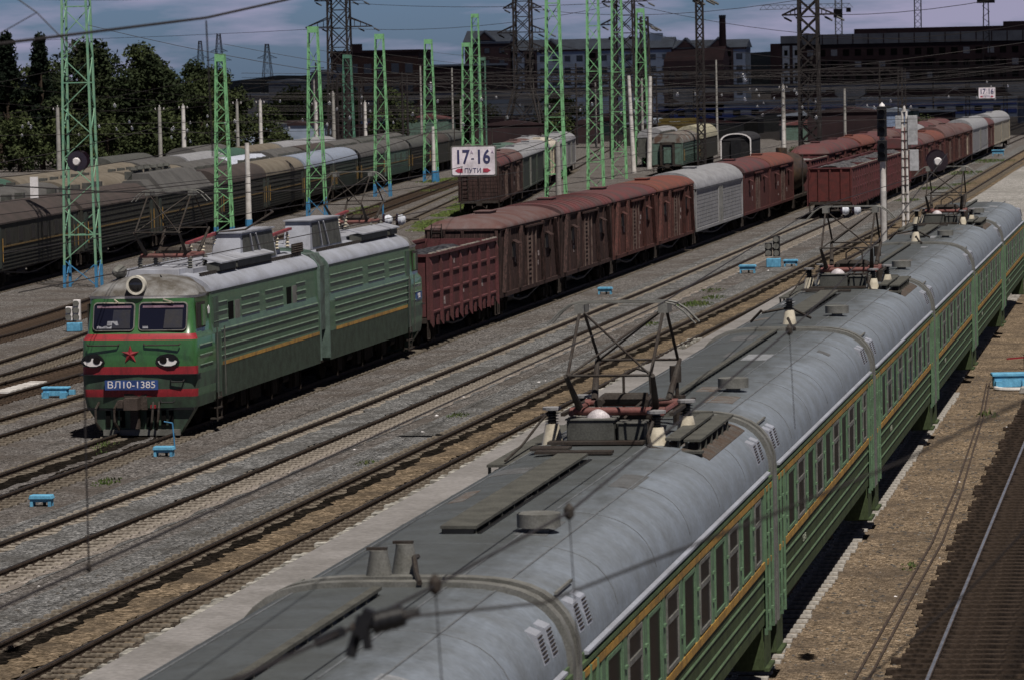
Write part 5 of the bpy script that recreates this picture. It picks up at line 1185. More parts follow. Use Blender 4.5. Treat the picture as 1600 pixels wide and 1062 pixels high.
ROW = {}
TAN = mat('tan_roof', (.13, .112, .088), .75, col2=(.17, .15, .12), nscale=.7); PKB = mat('pinkish_brown_roof', (.066, .053, .05), .8, col2=(.05, .043, .04), nscale=.7)
PLB = mat('pale_blue_roof', (.24, .28, .36), .55, col2=(.19, .21, .25)); GRT = mat('grey_tan_roof', (.10, .098, .095), .7, col2=(.07, .068, .066), nscale=.7); WB = mat('white_blue_side', (.52, .56, .66), .6, fine=.04); DGR = mat('dark_green_roof', (.055, .11, .085), .7)
rows = [('Lone', [(156, 21.5, PKB, OLIVE, 'flat', 'nearest flat-roofed dark coach at the left edge'), (178.2, 21.5, PKB, OLIVE, 'flat', 'dark coach left of the big left mast'), (200.2, 23.2, PKB, OLIVE, 'flat', 'dark coach with pinkish sloped roof right behind the big left mast'),
   (224, 23.5, GRT, OLIVE, 'hood', 'dark coach with tall hooded roof and round vents'), (248, 22.3, PKB, OLIVE, 'arch', 'dark coach with brown roof behind the loco pantograph'), (271, 22.5, TAN, OLIVE, 'arch', 'dark coach with tan roof beside the thin green mast'),
   (294.2, 19.5, PLB, OLIVE, 'arch', 'coach with shining pale blue roof beyond the white pole'), (314.2, 19.5, PLB, OLIVE2, 'arch', 'coach with second pale blue roof behind a green mast'), (334.2, 22.5, GRT, OLIVE2, 'arch', 'grey-green coach beyond the pale blue roofs'),
   (357.2, 24, GRT, TEAL, 'arch', 'pale green coach with barred windows between two masts'), (381.7, 22.5, DKGREY, OLIVE, 'arch', 'dark coach with yellow handrails right of the pale green coach'), (404.7, 22, PKB, OLIVE, 'arch', 'far dark coach near the number sign'), (427, 22, DKGREY, OLIVE, 'arch', 'farthest dark coach left of the number sign')]),
  ('Ltwo', [(178, 22, GRT, OLIVE, 'arch', 'second-row coach with grey roof at the left edge'), (201, 22, GRT, OLIVE, 'arch', 'second-row coach behind the small white board'), (224, 22, TAN, OLIVE, 'arch', 'second-row coach with tan roof behind the left mast'), (247, 22, TAN, OLIVE, 'arch', 'second-row coach with big tan roof right of the left mast'),
   (270, 22, GRT, OLIVE2, 'arch', 'second-row coach just before the white van'), (293, 24, WB, WB, 'flat', 'bright white flat-roofed van in the second row'), (318, 22, GRT, OLIVE, 'arch', 'second-row coach beyond the white van'), (341, 22, PKB, OLIVE, 'arch', 'second-row coach with brown roof'), (364, 22, GRT, OLIVE, 'arch', 'second-row coach with grey roof by the third mast'), (387, 22, DKGREY, OLIVE, 'arch', 'second-row coach with dark roof by the fourth mast'), (410, 22, GRT, OLIVE, 'arch', 'farthest dark grey coach of the second row')]),
  ('Lthree', [(190, 22, DKGREY, OLIVE, 'arch', 'third-row coach at the far left edge'), (213, 22, DGR, OLIVE, 'arch', 'third-row coach with dark green roof'), (236, 22, TAN, OLIVE, 'arch', 'third-row coach with light tan roof'), (259, 22, TAN, OLIVE, 'arch', 'third-row coach with tan roof near the mast insulator'), (282, 22, GRT, OLIVE2, 'arch', 'third-row coach with rounded grey roof'), (305, 22, REEFR, OLIVE2, 'arch', 'third-row van with pale grey roof'), (328, 14, DGR, DGR, 'arch', 'third-row green van between grey roofs'), (343, 22, TAN, OLIVE, 'arch', 'third-row coach with long cream roof'), (366, 22, REEFR, OLIVE2, 'arch', 'third-row coach with long pale grey roof'), (389, 22, REEFR, OLIVE2, 'arch', 'far third-row coach with pale grey roof')]),
  ('Lfour', [(205, 22, DKGREY, OLIVE, 'arch', 'last-row van in front of the trees at left'), (228, 22, DKGREY, OLIVE, 'arch', 'last-row dark van beside the trees'), (300, 22, DKGREY, OLIVE, 'arch', 'last-row dark van near the two white poles'), (345, 22, GRT, OLIVE, 'arch', 'last-row grey van near the bushes')])]
for key, cars in rows:
    for y, Ln, rf, wl, rk, lb in cars:
        x, rz = on(key, y + 1); x = interp(TR[key], y)
        nr = key == 'Lone' and y < 400
        coach(lb, (x, y, 0), Ln, rz, wl, rf, {'Lone': 'first row of old coaches', 'Ltwo': 'second row of old coaches', 'Lthree': 'third row of old coaches', 'Lfour': 'last row of vans'}[key], roofkind=rk, windows=(6 if nr and y < 200 else (4 if wl is TEAL else 0)), near=nr or (key == 'Ltwo' and y < 260), zt=4.25 if rk != 'hood' else 4.55)
# ------------------------------------------------------------------ lattice masts, poles, signals, boxes
def lattice(label, x, y, h, w0, w1, m=MAST, rz=0, foot=BLUED, panels=None, cat='lattice mast', group='green lattice masts', name='lattice_mast', cap=True, t_=.09, footh=1.1):
    t = thing(name, label, cat, (x, y, 0), rz, group)
    hw = lambda z: (w0 + (w1 - w0) * z / h) / 2
    for sx in (-1, 1):
        for sy in (-1, 1):
            b = MB(); P = lambda z: (sx * hw(z), sy * hw(z) * .62, z)
            if foot: b.cur = 1; b.bar(P(0), P(footh), t_ * 1.25); b.cur = 0; b.bar(P(footh), P(h), t_)
            else: b.bar(P(0), P(h), t_)
            b.build('leg', [m, foot or m], t)
    n = panels or int(h / (w0 * .95)); b = MB(); z = footh * .1; zs = [0.1 + (h - .3) * (i / n) ** 1.0 for i in range(n + 1)]
    for i in range(n):
        a, c = zs[i], zs[i + 1]; s = 1 if i % 2 else -1
        b.cur = 1 if (foot and a < footh * .6) else 0
        for sy in (-1, 1): b.bar((s * sy * hw(a), sy * hw(a) * .62, a), (-s * sy * hw(c), sy * hw(c) * .62, c), t_ * .5, t_ * .4) if (sy < 0 or i % 2 == 0) else None
        for sx in (-1, 1): b.bar((sx * hw(a), s * hw(a) * .62, a), (sx * hw(c), -s * hw(c) * .62, c), t_ * .4, t_ * .4)
        if i % 3 == 2:
            for sy in (-1, 1): b.bar((-hw(a), sy * hw(a) * .62, a), (hw(a), sy * hw(a) * .62, a), t_ * .6, t_ * .5)
    b.build('bracing', [m, foot or m], t)
    if cap:
        b = MB(); q = hw(h) + .05; b.box(-q, q, -q * .7, q * .7, h - .45, h); b.build('mast_cap', m, t)
    return t
lattice('big green lattice mast with wide panels and blue feet at the left', -52.6, 185.2, 17.5, 1.6, 1.1, MASTPALE, panels=14, t_=.10)
lattice('thin green lattice mast with crossed bracing behind the loco roof', -57.3, 233.3, 11.6, 1.05, .5, MAST, panels=17, t_=.10)
lattice('pale topped green lattice mast right of the thin crossed mast', -62.3, 282.2, 13.9, 1.35, .65, MAST, t_=.10)
lattice('green lattice mast standing in front of the pale green coach', -67.2, 330.6, 13.9, 1.35, .65, MAST, t_=.10)
lattice('green lattice mast with a white post at its feet', -72.0, 378.1, 13.9, 1.35, .65, MAST, t_=.10)
lattice('green lattice mast rising right above the number sign', -76.9, 426, 14.0, 1.3, .8, MAST, t_=.10)
lattice('taller green lattice mast behind the one above the number sign', -80.5, 452, 17.6, 1.2, .75, MAST, t_=.10)
lattice('dull green lattice mast far behind near the concrete bridge pier', -101.7, 480, 13.4, 1.5, .9, mat('far_mast_green', (.10, .24, .17), .7), t_=.11, foot=None)
lattice('tallest bright green mast, leftmost of the group of four', -44.5, 282, 19.5, 1.45, .75, MAST, t_=.13, foot=None)
lattice('second bright green mast from the left in the group of four', -48.8, 331, 19.5, 1.35, .85, MAST, t_=.13, foot=None)
lattice('third bright green mast with leaning white pole beside it', -53.4, 378, 19.5, 1.35, .85, MAST, t_=.13, foot=None)
lattice('rightmost bright green mast of the group of four', -57.6, 426, 17.3, 1.5, .75, MAST, t_=.13, foot=None)
lattice('dull lattice portal leg left of the grey apartment block', -91.8, 520, 13, .9, .9, mat('far_mast_green2', (.10, .20, .15), .7), foot=None)
# concrete poles
def pole(label, x, y, h, r=.16, m=CONCW, lean=0, arm=True, bands=False, blue=False):
    t = thing('concrete_pole', label, 'pole', (x, y, 0), 0)
    t.rotation_euler = (0, R(lean), 0)
    b = MB(); b.cyl((0, 0, 0), (0, 0, h), r * 1.25, r * .85, n=10); b.build('shaft', m, t, smooth=True)
    if arm:
        a = MB(); a.box(-.5, .5, -.04, .04, h - .35, h - .27); a.build('crossarm', STEEL, t)
        for s in (-.45, 0, .45):
            insul(t, s, 0, h - .27 if s else h, WHITE, .07, .2)
    if bands:
        for i in range(int(h / .9)):
            c = MB(); z = .6 + i * .9; c.cyl((0, 0, z), (0, 0, z + .06), r * 1.32, n=10); c.build('band', STEEL, t)
    if blue:
        c = MB(); c.cyl((0, 0, 0), (0, 0, 1.1), r * 1.4, n=10); c.build('painted_foot', BLUED, t)
    return t
pole('white concrete pole in front of the first row of coaches, left of the loco hood', -58.8, 246, 6.0, .17, blue=True, arm=False)
pole('thick white concrete pole, right one of the left pair before the trees', -102.35, 400, 7.8, .22)
pole('grey concrete pole, left one of the left pair before the trees', -104.9, 400, 7.7, .2, CONC)
pole('white concrete pole before the right edge of the trees', -101.15, 430, 8.1, .2)
pole('slim grey concrete pole among the trees behind the thin mast', -101.4, 420, 8.1, .18, CONC)
pole('grey concrete pole with small box at the far left', -115.9, 400, 7.9, .22, CONC)
pole('white concrete pole seen through the pale topped mast', -99.2, 450, 7.7, .2)
pole('dull concrete pole near the sloping bridge ramp', -103.6, 480, 8.7, .22, CONC)
pole('white concrete pole beside the mast before the pale green coach', -97.5, 470, 7.5, .2)
pole('white post with blue foot inside the mast feet', -71.6, 377.5, 5.4, .17, arm=False, blue=True)
pole('white concrete pole leaning left beside the third bright mast', -55.0, 400, 10.0, .2, lean=-2.2, arm=False)
pole('white concrete pole leaning right left of the lone coach', -55.7, 417, 9.9, .22, lean=1.6, arm=False)
pole('short white pole left of the red-roofed boxcars', -39.6, 400, 5.2, .2, CONCW, arm=False)
pole('grey concrete pole behind the tall bright mast foot', -44.0, 280, 5.2, .2, CONC, arm=False)
pole('tall dull concrete pole under the right end of the bridge', -46.5, 470, 8.5, .25, CONC)
pole('slim dull pole left of the signal mast head', -40, 480, 8.0, .16, CONC, arm=False)
# pole with equipment boxes
t = thing('equipment_pole', 'striped concrete pole with white equipment boxes left of the far pantograph', 'pole', (-16.6, 243.0, 0))
b = MB(); 
for s in (-1, 1): b.cyl((s * .14, 0, 0), (s * .12, 0, 7.3), .10, .08, n=8)
b.build('shaft', CONCW, t, smooth=True); c = MB()
for i in range(12): c.box(-.2, .2, -.1, .1, .5 + i * .55, .56 + i * .55)
c.build('bands', STEEL, t)
for (x0, x1, z0, z1) in ((.2, .8, 5.2, 7.0), (.3, .85, 3.6, 4.9), (-.55, -.2, 6.2, 7.0)):
    b = MB(); b.box(x0, x1, -.2, .1, z0, z1); b.build('equipment_box', mat('box_grey_white', (.42, .43, .45), .6), t, bevel=.02)
b = MB(); b.cyl((0, 0, 7.25), (0, 0, 7.6), .14, .05, n=8); b.build('cap', CONCW, t)
# signal mast
t = thing('signal_mast', 'white and grey colour-light signal mast with two dark heads', 'signal', (-15.9, 215.2, 0))
b = MB(); b.cyl((0, 0, 3.2), (0, 0, 5.4), .16, n=12); b.build('white_band', CONCW, t, smooth=True); b = MB(); b.cyl((0, 0, 0), (0, 0, 3.2), .17, n=12); b.build('shaft', mat('pole_pale', (.45, .44, .43), .8, col2=(.32, .31, .30), fine=.08), t, smooth=True); b = MB(); b.cyl((0, 0, 5.4), (0, 0, 7.6), .13, n=12); b.build('upper_shaft', CONC, t, smooth=True)
for (zc, n_) in ((7.0, 3), (5.4, 2)):
    hd = MB(); hh = .48 * n_; hd.prism([(-.26, zc - hh / 2 - .1), (.26, zc - hh / 2 - .1), (.26, zc + hh / 2 + .1), (-.26, zc + hh / 2 + .1)], -.34, -.16); h = hd.build('signal_head', BLACK, t, bevel=.03)
    for k in range(n_):
        z = zc - hh / 2 + .24 + k * .48; v = MB(); a0 = 0
        vs = []; nn = 10
        for yy in (-.34, -.62):
            for i in range(nn + 1): a = R(-10 + 200 * i / nn); vs.append((.18 * math.cos(a), yy, z + .18 * math.sin(a)))
        v.add(vs, [(i, i + 1, nn + 2 + i, nn + 1 + i) for i in range(nn)]); v.build('visor', BLACK, h); l = MB(); l.cyl((0, -.342, z), (0, -.36, z), .13, n=14); l.build('lens', GLASS, h)
b = MB(); b.lathe((0, 0, 7.75), [(.02, 0), (.17, .04), (.14, .16), (.04, .24), (.01, .3)], 12); b.build('finial', WHITE, t, smooth=True)
ladder(t, .0, .22, .3, 7.2, .34)
# blue track-side boxes
def bluebox(label, x, y, kind='table', rz=0, s=1.0, cat='cable box'):
    t = thing('track_box', label, cat, (x, y, 0), rz, 'sky-blue trackside boxes')
    b = MB(); h = .36 * s
    if kind == 'table':
        b.prism([(-.38 * s, h - .1), (-.34 * s, h), (.34 * s, h), (.38 * s, h - .1)], -.2 * s, .2 * s); b.build('lid', BLUE, t, bevel=.015)
        b = MB(); b.box(-.33 * s, .33 * s, -.15 * s, .15 * s, h - .22 * s, h - .1); b.build('case', BLUE, t)
        for sx in (-1, 1):
            for sy in (-1, 1): l = MB(); l.box(sx * .29 * s - .035, sx * .29 * s + .035, sy * .12 * s - .03, sy * .12 * s + .03, 0, h - .1); l.build('leg', BLUE, t)
        l = MB(); l.cyl((.05, .06, 0), (.05, .06, h - .1), .04); l.build('cable_duct', STEEL, t)
    else:
        b.box(-.55 * s, .55 * s, -.22 * s, .22 * s, .05, .38 * s); b.build('case', BLUE, t, bevel=.03)
        b = MB(); b.box(-.6 * s, .6 * s, -.26 * s, .26 * s, .38 * s, .48 * s); b.build('lid', BLUE, t, bevel=.02)
        for q in (-.4, .4): l = MB(); l.box(q * s - .1, q * s + .1, -.4 * s, -.22 * s, .0, .25 * s); l.build('foot', BLUE, t)
        l = MB(); l.box(.6 * s, .85 * s, -.12 * s, .1 * s, .1, .34 * s); l.build('motor', BLUE, t)
    return t
bluebox('sky-blue table-like box on the gravel right in front of the locomotive nose', -26.1, 99.1, s=.74)
bluebox('sky-blue table-like box in the lower left corner of the yard', -25.9, 87.2, s=.74)
bluebox('sky-blue box beside the rail below the red-brown boxcars', -25.3, 173.8, s=.9)
bluebox('small sky-blue box left of the dwarf signal', -20.8, 191.3, s=1.15)
bluebox('wide sky-blue point machine with white rim right of the commuter train', -5.05, 119.5, 'machine', .15, 1.0, 'point machine')
bluebox('sky-blue point machine at the right picture edge', -3.4, 121.5, 'machine', .1, .9, 'point machine')
bluebox('sky-blue point machine partly hidden left of the locomotive', -34.6, 118.4, 'machine', 0, .72, 'point machine')
bluebox('tiny far sky-blue box near the end of the right siding', -20.4, 455, s=2.0)
rim = MB(); rim.lathe((-4.95, 118.95, .01), [(.55, 0), (.62, .03), (.6, .09), (.5, .1), (.48, .02)], 20); tag(rim.build('rim_hoop', CONCW, smooth=True), 'white curved rim lying in front of the blue point machine', 'rim')
rk = MB(); rk.prism([(-.2, 0), (.2, 0), (.17, .2), (-.12, .24)], 0, .3); tag(rk.build('rock', CONC, loc=(-4.55, 117.2, 0), bevel=.04), 'pale rock lying below the blue point machine', 'rock')
lv = thing('switch_lever', 'blue and red switch lever stand near the right edge', 'lever', (-4.9, 127, 0))
b = MB(); b.cyl((0, 0, 0), (0, 0, .5), .06); b.build('stand', STEEL, lv); b = MB(); b.bar((0, 0, .45), (.1, .1, 1.15), .07); b.build('lever', BLUE, lv); b = MB(); b.bar((-.6, 0, .35), (.05, 0, .4), .05); b.build('red_arm', RED, lv)
# dwarf signals
def dwarf(label, x, y, s=1.0, white=False):
    t = thing('dwarf_signal', label, 'dwarf signal', (x, y, 0))
    b = MB(); b.box(-.35 * s, .35 * s, -.25 * s, .25 * s, 0, .45 * s); b.build('base', BLUE, t, bevel=.03)
    if white:
        b = MB(); b.cyl((0, 0, .4), (0, 0, 1.3 * s), .06); b.build('post', STEEL, t)
    for (x0, z0, n_) in ((-.24, .55, 2), (.16, .55, 3)):
        b = MB(); b.box((x0 - .17) * s, (x0 + .17) * s, -.12 * s, .12 * s, z0 * s, (z0 + .34 * n_) * s); h = b.build('signal_head', BLACK if not white else WHITE, t, bevel=.02)
        for k in range(n_):
            z = (z0 + .17 + .34 * k) * s; l = MB(); l.cyl((x0 * s, -.12 * s, z), (x0 * s, -.24 * s, z), .14 * s, .15 * s, n=12, cap=True); l.build('visor', GREYM, h)
    return t
dwarf('dark five-lamp dwarf signal on a sky-blue base', -20.1, 197, 1.0); bluebox('sky-blue box right beside the dwarf signal', -19.3, 197.6, s=1.0)
dwarf('white dwarf signal on blue base left of the locomotive window', -43.3, 151, .8, True)
t = thing('marker_post', 'thin blue marker post with white top left of the brown boxcar roof', 'marker', (-54.0, 265.6, 0)); b = MB(); b.cyl((0, 0, 0), (0, 0, 1.5), .06); b.build('post', BLUED, t); b = MB(); b.box(-.16, .16, -.1, .1, 1.5, 2.0); b.build('lamp', REEF, t)
t = thing('bent_rod', 'thin bent blue rod by the locomotive corner', 'rod', (-26.3, 101.0, 0)); b = MB(); b.tube([(0, 0, 0), (-.05, 0, .7), (-.28, 0, .74)], .02); b.build('rod', BLUED, t)

# number signs
def sign(label, x, y, z, s=1.0):
    t = thing('number_sign', label, 'sign', (x, y, z)); w_, h_ = .60 * s, .40 * s
    def rr(a, c, r, y_): 
        out = []
        for (cx, cz, a0) in ((a - r, c - r, 0), (-a + r, c - r, 90), (-a + r, -c + r, 180), (a - r, -c + r, 270)):
            for k in range(5): q = R(a0 + 22.5 * k); out.append((cx + r * math.cos(q), y_, cz + r * math.sin(q)))
        return out
    def slab(a, c, r, y0, y1):
        b = MB(); A = rr(a, c, r, y0); B = rr(a, c, r, y1); n = len(A); b.add(A + B, [tuple(range(n))[::-1], tuple(range(n, 2 * n))] + [(i, (i + 1) % n, (i + 1) % n + n, i + n) for i in range(n)]); return b
    slab(w_, h_, .05 * s, .0, .07).build('frame', GREYM, t); p = slab(w_ - .035, h_ - .035, .04 * s, -.012, -.001).build('panel', mat('sign_white', (.80, .74, .80), .5, fine=.02), t)
    ink = mat('sign_ink', (.055, .055, .14), .6)
    text('17', .50 * s, p, (-.30 * s, -.016, .09 * s), (R(90), 0, 0), ink, 'sign_digits', sx=.80, bold=.010); text('16', .50 * s, p, (.25 * s, -.016, .09 * s), (R(90), 0, 0), ink, 'sign_digits', sx=.80, bold=.010)
    text('-', .3 * s, p, (-.02 * s, -.016, .08 * s), (R(90), 0, 0), ink, 'sign_dash'); text('А', .12 * s, p, (-.045 * s, -.016, .22 * s), (R(90), 0, 0), mat('sign_faint', (.45, .35, .50), .6), 'sign_small_letter'); text('А', .12 * s, p, (.50 * s, -.016, .22 * s), (R(90), 0, 0), mat('sign_faint', (.45, .35, .50), .6), 'sign_small_letter')
    text('ПУТИ', .165 * s, p, (-.02 * s, -.016, -.255 * s), (R(90), 0, 0), ink, 'sign_word')
    for d in (-1, 1):
        b = MB(); c = d * .36 * s - .02 * s; z0 = -.25 * s; vs = [(c + d * .11 * s, 0, z0), (c + d * .03 * s, 0, z0 + .055 * s), (c - d * .09 * s, 0, z0 + .05 * s), (c - d * .09 * s, 0, z0 - .05 * s), (c + d * .03 * s, 0, z0 - .055 * s)]
        b.add([(x_, -.014, z_) for x_, _, z_ in vs] + [(x_, -.018, z_) for x_, _, z_ in vs], [(0, 1, 2, 3, 4), (5, 6, 7, 8, 9)] + [(k, (k + 1) % 5, (k + 1) % 5 + 5, k + 5) for k in range(5)]); b.build('arrow', mat('arrow_red', (.45, .06, .10), .6), p)
    for q in (-.5, .5): b = MB(); b.cyl((q * s, .03, h_), (q * s, .03, h_ + .45), .012); b.build('hanger', STEEL, t)
    return t
sign('white hanging sign reading 17-16 with red arrows, in front of the brown boxcar', -18.1, 101, 7.49)
sign('smaller looking far white 17-16 sign at the upper right', -12.95, 273, 8.15, 1.0)

# ------------------------------------------------------------------ overhead wires
def cat_wire(name, label, pts, r=.012, m=None, sag=0):
    P = []
    for a, b_ in zip(pts, pts[1:]):
        n = 10 if sag else 1
        for i in range(n): f = i / n; P.append(tuple(a[k] + (b_[k] - a[k]) * f - (4 * sag * f * (1 - f) if k == 2 else 0) for k in range(3)))
    P.append(pts[-1]); b = MB(); b.tube(P, r, 5); return tag(b.build(name, m or WIRE, None), label, 'wire')
WIRE = mat('wire_dark', (.03, .026, .026), .6)
def insulator_string(label, p, d, n=3, r=.14, m=None, white=True, pitch=.16):
    p = Vector(p); d = Vector(d).normalized(); t = thing('insulator_string', label, 'insulator', tuple(p)); m = m or BRN
    b = MB(); b.cyl((0, 0, 0) if True else p, tuple(d * (n * pitch + .1)), .025, n=6); b.build('rod', STEEL, t)
    for k in range(n):
        c = d * (.08 + k * pitch); b = MB(); b.cyl(tuple(c), tuple(c + d * .05), r, r * .85, n=14); b.cyl(tuple(c + d * .05), tuple(c + d * .11), r * .5, r * .35, n=10); b.build('disc', m, t, smooth=True)
    if white:
        c = d * -.02; b = MB(); b.cyl(tuple(c), tuple(c - d * .06), r * .40, r * .3, n=10); b.build('cap', WHITE, t, smooth=True)  # white piece paints a specular glint onto the dark ceramic
    return t
BRN = mat('brown_glaze', (.018, .010, .016), .12, spec=.8, coat=.6)
WGL = mat('white_glaze_glint', (.72, .76, .84), .15, spec=.8, coat=.6)  # white colour carries the glints on the ceramic
cat_wire('contact_wire', 'contact wire above the green commuter train touching its pantographs', [(-7.0, 16, 6.42), (-7.13, 54, 6.38), (-8.6, 95, 6.36), (-7.6, 136, 6.36), (-8.4, 180, 6.4)], .010)
cat_wire('messenger_wire', 'sagging support wire above the commuter train with hangers', [(-7.2, 16, 9.75), (-7.0, 20, 9.72), (-7.0, 23.0, 9.8), (-7.0, 28.1, 10.02), (-7.0, 30.8, 10.2), (-7.2, 45, 11.2)], .010)
cat_wire('cross_wire', 'thin support wires crossing at the top left corner', [(-8.55, 28, 10.30), (-8.25, 28, 10.085), (-8.09, 28, 9.92), (-7.95, 28, 9.80)], .005); cat_wire('cross_wire', 'short stay wire falling left at the top left corner', [(-8.25, 28, 10.085), (-8.55, 28, 9.93)], .004)
cat_wire('drop_wire', 'thin hanger wire falling from the support wire at the upper left', [(-7.0, 28.1, 10.0), (-7.0, 28.2, 9.0)], .006)
cat_wire('drop_wire', 'thin hanger wire over the grey ballast in the lower left', [(-7.03, 24.7, 6.4), (-7.0, 24.6, 7.6)], .006)
kn = MB(); kn.lathe((-7.03, 24.7, 6.375), [(.006, 0), (.02, .015), (.018, .05), (.006, .07)], 8); tag(kn.build('wire_clamp', STEEL), 'clamp on the contact wire in the lower left', 'clamp')
SW = [(-3.1, 9, 7.7), (-3.1, 14.72, 7.45), (-3.1, 16.17, 7.40), (-3.1, 19.86, 7.30), (-3.1, 31.53, 7.47), (-3.1, 35.54, 7.56), (-3.1, 43.83, 7.89), (-3.1, 53.83, 8.42)]
cat_wire('support_wire', 'blurred support wire slanting over the commuter train roof', SW, .007)
for (y, z, k) in ((16.17, 7.40, 'by the cone supports'), (19.86, 7.30, 'over the near roof walkway'), (31.53, 7.47, 'by the middle cone support')):
    b = MB(); b.lathe((-3.1, y, z - .04), [(.006, 0), (.028, .02), (.028, .06), (.006, .09)], 8); tag(b.build('wire_clamp', STEEL), 'dark clamp on the slanting support wire ' + k, 'clamp')
    cat_wire('drop_wire', 'thin hanger wire below the clamp ' + k, [(-3.1, y, z), (-3.07, y + .05, z - .8)], .003)
cat_wire('cross_wire', 'blurred cross wire running right from the near dark insulator', [(-3.0, 14.3, 7.51), (-2.33, 14.3, 7.58), (-1.97, 14.3, 7.72), (-1.52, 14.3, 7.89), (-1.0, 14.3, 8.1), (.3, 14.3, 8.75)], .006)
insulator_string('blurred near dark insulator hanging over the commuter train roof', (-3.06, 14.3, 7.48), (1, .1, .25), 3, .045, BLACK, False, .036)
b = MB(); b.bar((-3.02, 14.3, 7.53), (-3.06, 14.25, 7.38), .03); b.bar((-2.98, 14.25, 7.56), (-3.02, 14.25, 7.46), .045); b.bar((-3.0, 14.25, 7.5), (-2.99, 14.25, 7.41), .03); b.bar((-3.08, 14.25, 7.48), (-3.18, 14.2, 7.44), .035); tag(b.build('wire_clamp', BLACK), 'small forked clamp below the near dark insulator', 'clamp')
cat_wire('cross_wire', 'dark cable crossing the lower right corner over the gravel', [(-1.8, 19, 6.3), (-1.53, 19, 6.57), (-1.02, 19, 7.01), (-.75, 19, 7.3), (.2, 19, 8.2)], .006)
cat_wire('cross_wire', 'dark blurred wire leaving the near insulator towards the left', [(-3.02, 14.3, 7.50), (-3.48, 14.3, 7.30), (-4.1, 14.3, 7.12), (-4.6, 14.3, 7.05)], .008)
# contact wires over the other tracks
for nm, x, z in (('the rusty track by the platform', -18.4, 6.35), ('the track with grey ballast', -23.0, 6.35), ('the green locomotive', -27.9, 6.58), ('the weedy track left of the locomotive', -32.8, 6.4)):
    cat_wire('contact_wire', 'contact wire above ' + nm, [(x + .3, 60, z), (x - .3, 110, z), (x + .3, 160, z), (x - .2, 230, z), (x, 420, z)], .010)
    cat_wire('messenger_wire', 'messenger cable above ' + nm, [(x, 60, z + 1.7), (x, 125, z + 1.9), (x, 185, z + 1.9), (x, 240, z + 1.9), (x, 330, z + 1.9), (x, 420, z + 1.9)], .011, sag=.9)
for k, (y0, z) in enumerate(((185.2, 9.5), (233, 9.0), (282, 9.0), (331, 9.0), (378, 9.5), (426, 9.5))):
    x0 = [-52, -57, -62, -67, -72, -77][k]; nmn = ['first', 'second', 'third', 'fourth', 'fifth', 'sixth'][k]
    cat_wire('cross_span', '%s upper cross-span cable strung between green masts across the yard' % nmn, [(x0, y0, z + 3.2), (-30, y0, z - .6), (4, y0, z + 3.0)], .014, sag=.5)
    cat_wire('cross_span', '%s lower cross-span cable strung between green masts across the yard' % nmn, [(x0, y0, z - 1.6), (4, y0, z - 1.6)], .012)
    cat_wire('cross_span', '%s left cross-span cable over the rows of old coaches' % nmn, [(x0, y0, z + 1.4), (x0 - 22, y0 + 3, z - 1.4), (x0 - 50, y0 + 6, z + 1.5)], .014, sag=.4)
cat_wire('cross_span', 'cross wire that carries the near number sign', [(-40, 101.2, 8.4), (-18.1, 101.03, 8.33), (2, 101, 8.4)], .006)
cat_wire('cross_span', 'cross wire that carries the far number sign', [(-30, 273.2, 9.02), (-12.95, 273.03, 8.98), (2, 273, 9.02)], .010)
for (lb, p, d, n_, r_, mm) in [
    ('big dark ribbed insulator with painted white glint in front of the big left mast', (-17.1, 60, 8.40), (-.17, 1, .02), 4, .16, BRN),
    ('big dark ribbed insulator with painted white glint at the far pantograph on the right', (-3.6, 60, 8.18), (-.10, 1, .03), 4, .16, BRN)]:
    insulator_string(lb, p, d, n_, r_, mm)
for (lb, x, y, z) in [('pair of insulators with painted white glints above the rear part of the locomotive roof', -27.9, 139, 4.66), ('pair of insulators with painted white glints in front of the fourth boxcar', -27.5, 206, 2.4), ('pair of insulators with painted white glints by the second train pantograph', -13.2, 160, 4.05)]:
    t = thing('insulator_pair', lb, 'insulator', (x, y, z + 0)); b = MB(); b.cyl((-.75, 0, 0), (.95, 0, .02), .035, n=8); b.build('rod', STEEL, t)
    for q in (-.2, .28):
        b = MB(); b.cyl((q - .14, 0, 0), (q - .08, 0, 0), .24, .2, n=14); b.build('disc', BRN, t, smooth=True); b = MB(); b.lathe((q, 0, 0), [(.03, -.1), (.17, -.07), (.2, .05), (.12, .17), (.03, .2)], 14, 'x'); b.build('glint_bell', WGL, t, smooth=True)  # white shapes stand in for highlights on the insulators
r = random.Random(11)
glints = [(735, 100, 180), (1100, 105, 160)]
proto = insulator_string('small insulator with painted white glint above the left coaches, lowest of the cluster', (-104, 350, 6.5), (.2, 0, -1), 2, .17, WGL)
spots = []
proto.scale = (.7, .7, .7)
for k in range(60):
    y = [282, 331, 378, 426, 470][k % 5] + r.uniform(-3, 3); f = r.random(); x = (-72 - .1 * (y - 282)) * f + (-8) * (1 - f) - 6
    spots.append((x, y, r.uniform(6.3, 8.6)))
for i in range(30): spots.append((r.uniform(-120, -75), r.uniform(330, 430), r.uniform(4.8, 7.0)))
for i, s in enumerate(spots):
    c = copytree(proto, s, r.uniform(0, 3), 'small insulator with painted white glint hanging on the distant yard wires'); c['group'] = 'distant hanging insulators'
proto['label'] = 'small insulator with painted white glint hanging on the distant yard wires'; proto['group'] = 'distant hanging insulators'
insulator_string('long grey insulator string over the lone coach', (-36, 330, 9.8), (.35, 0, -1), 4, .2, WGL)
insulator_string('grey insulator string high up on the right before the dark building', (-9, 260, 9.3), (.35, 0, -1), 4, .15, WGL)
insulator_string('grey insulator string above the number sign', (-57, 300, 9.6), (0, 0, -1), 4, .2, WGL)
bd = MB(); bd.box(-.13, .13, -.02, .02, -.34, .34); tag(bd.build('blank_board', WHITE, loc=(-35.6, 120, 6.5)), 'small white upright board hanging in front of the left coaches', 'board')
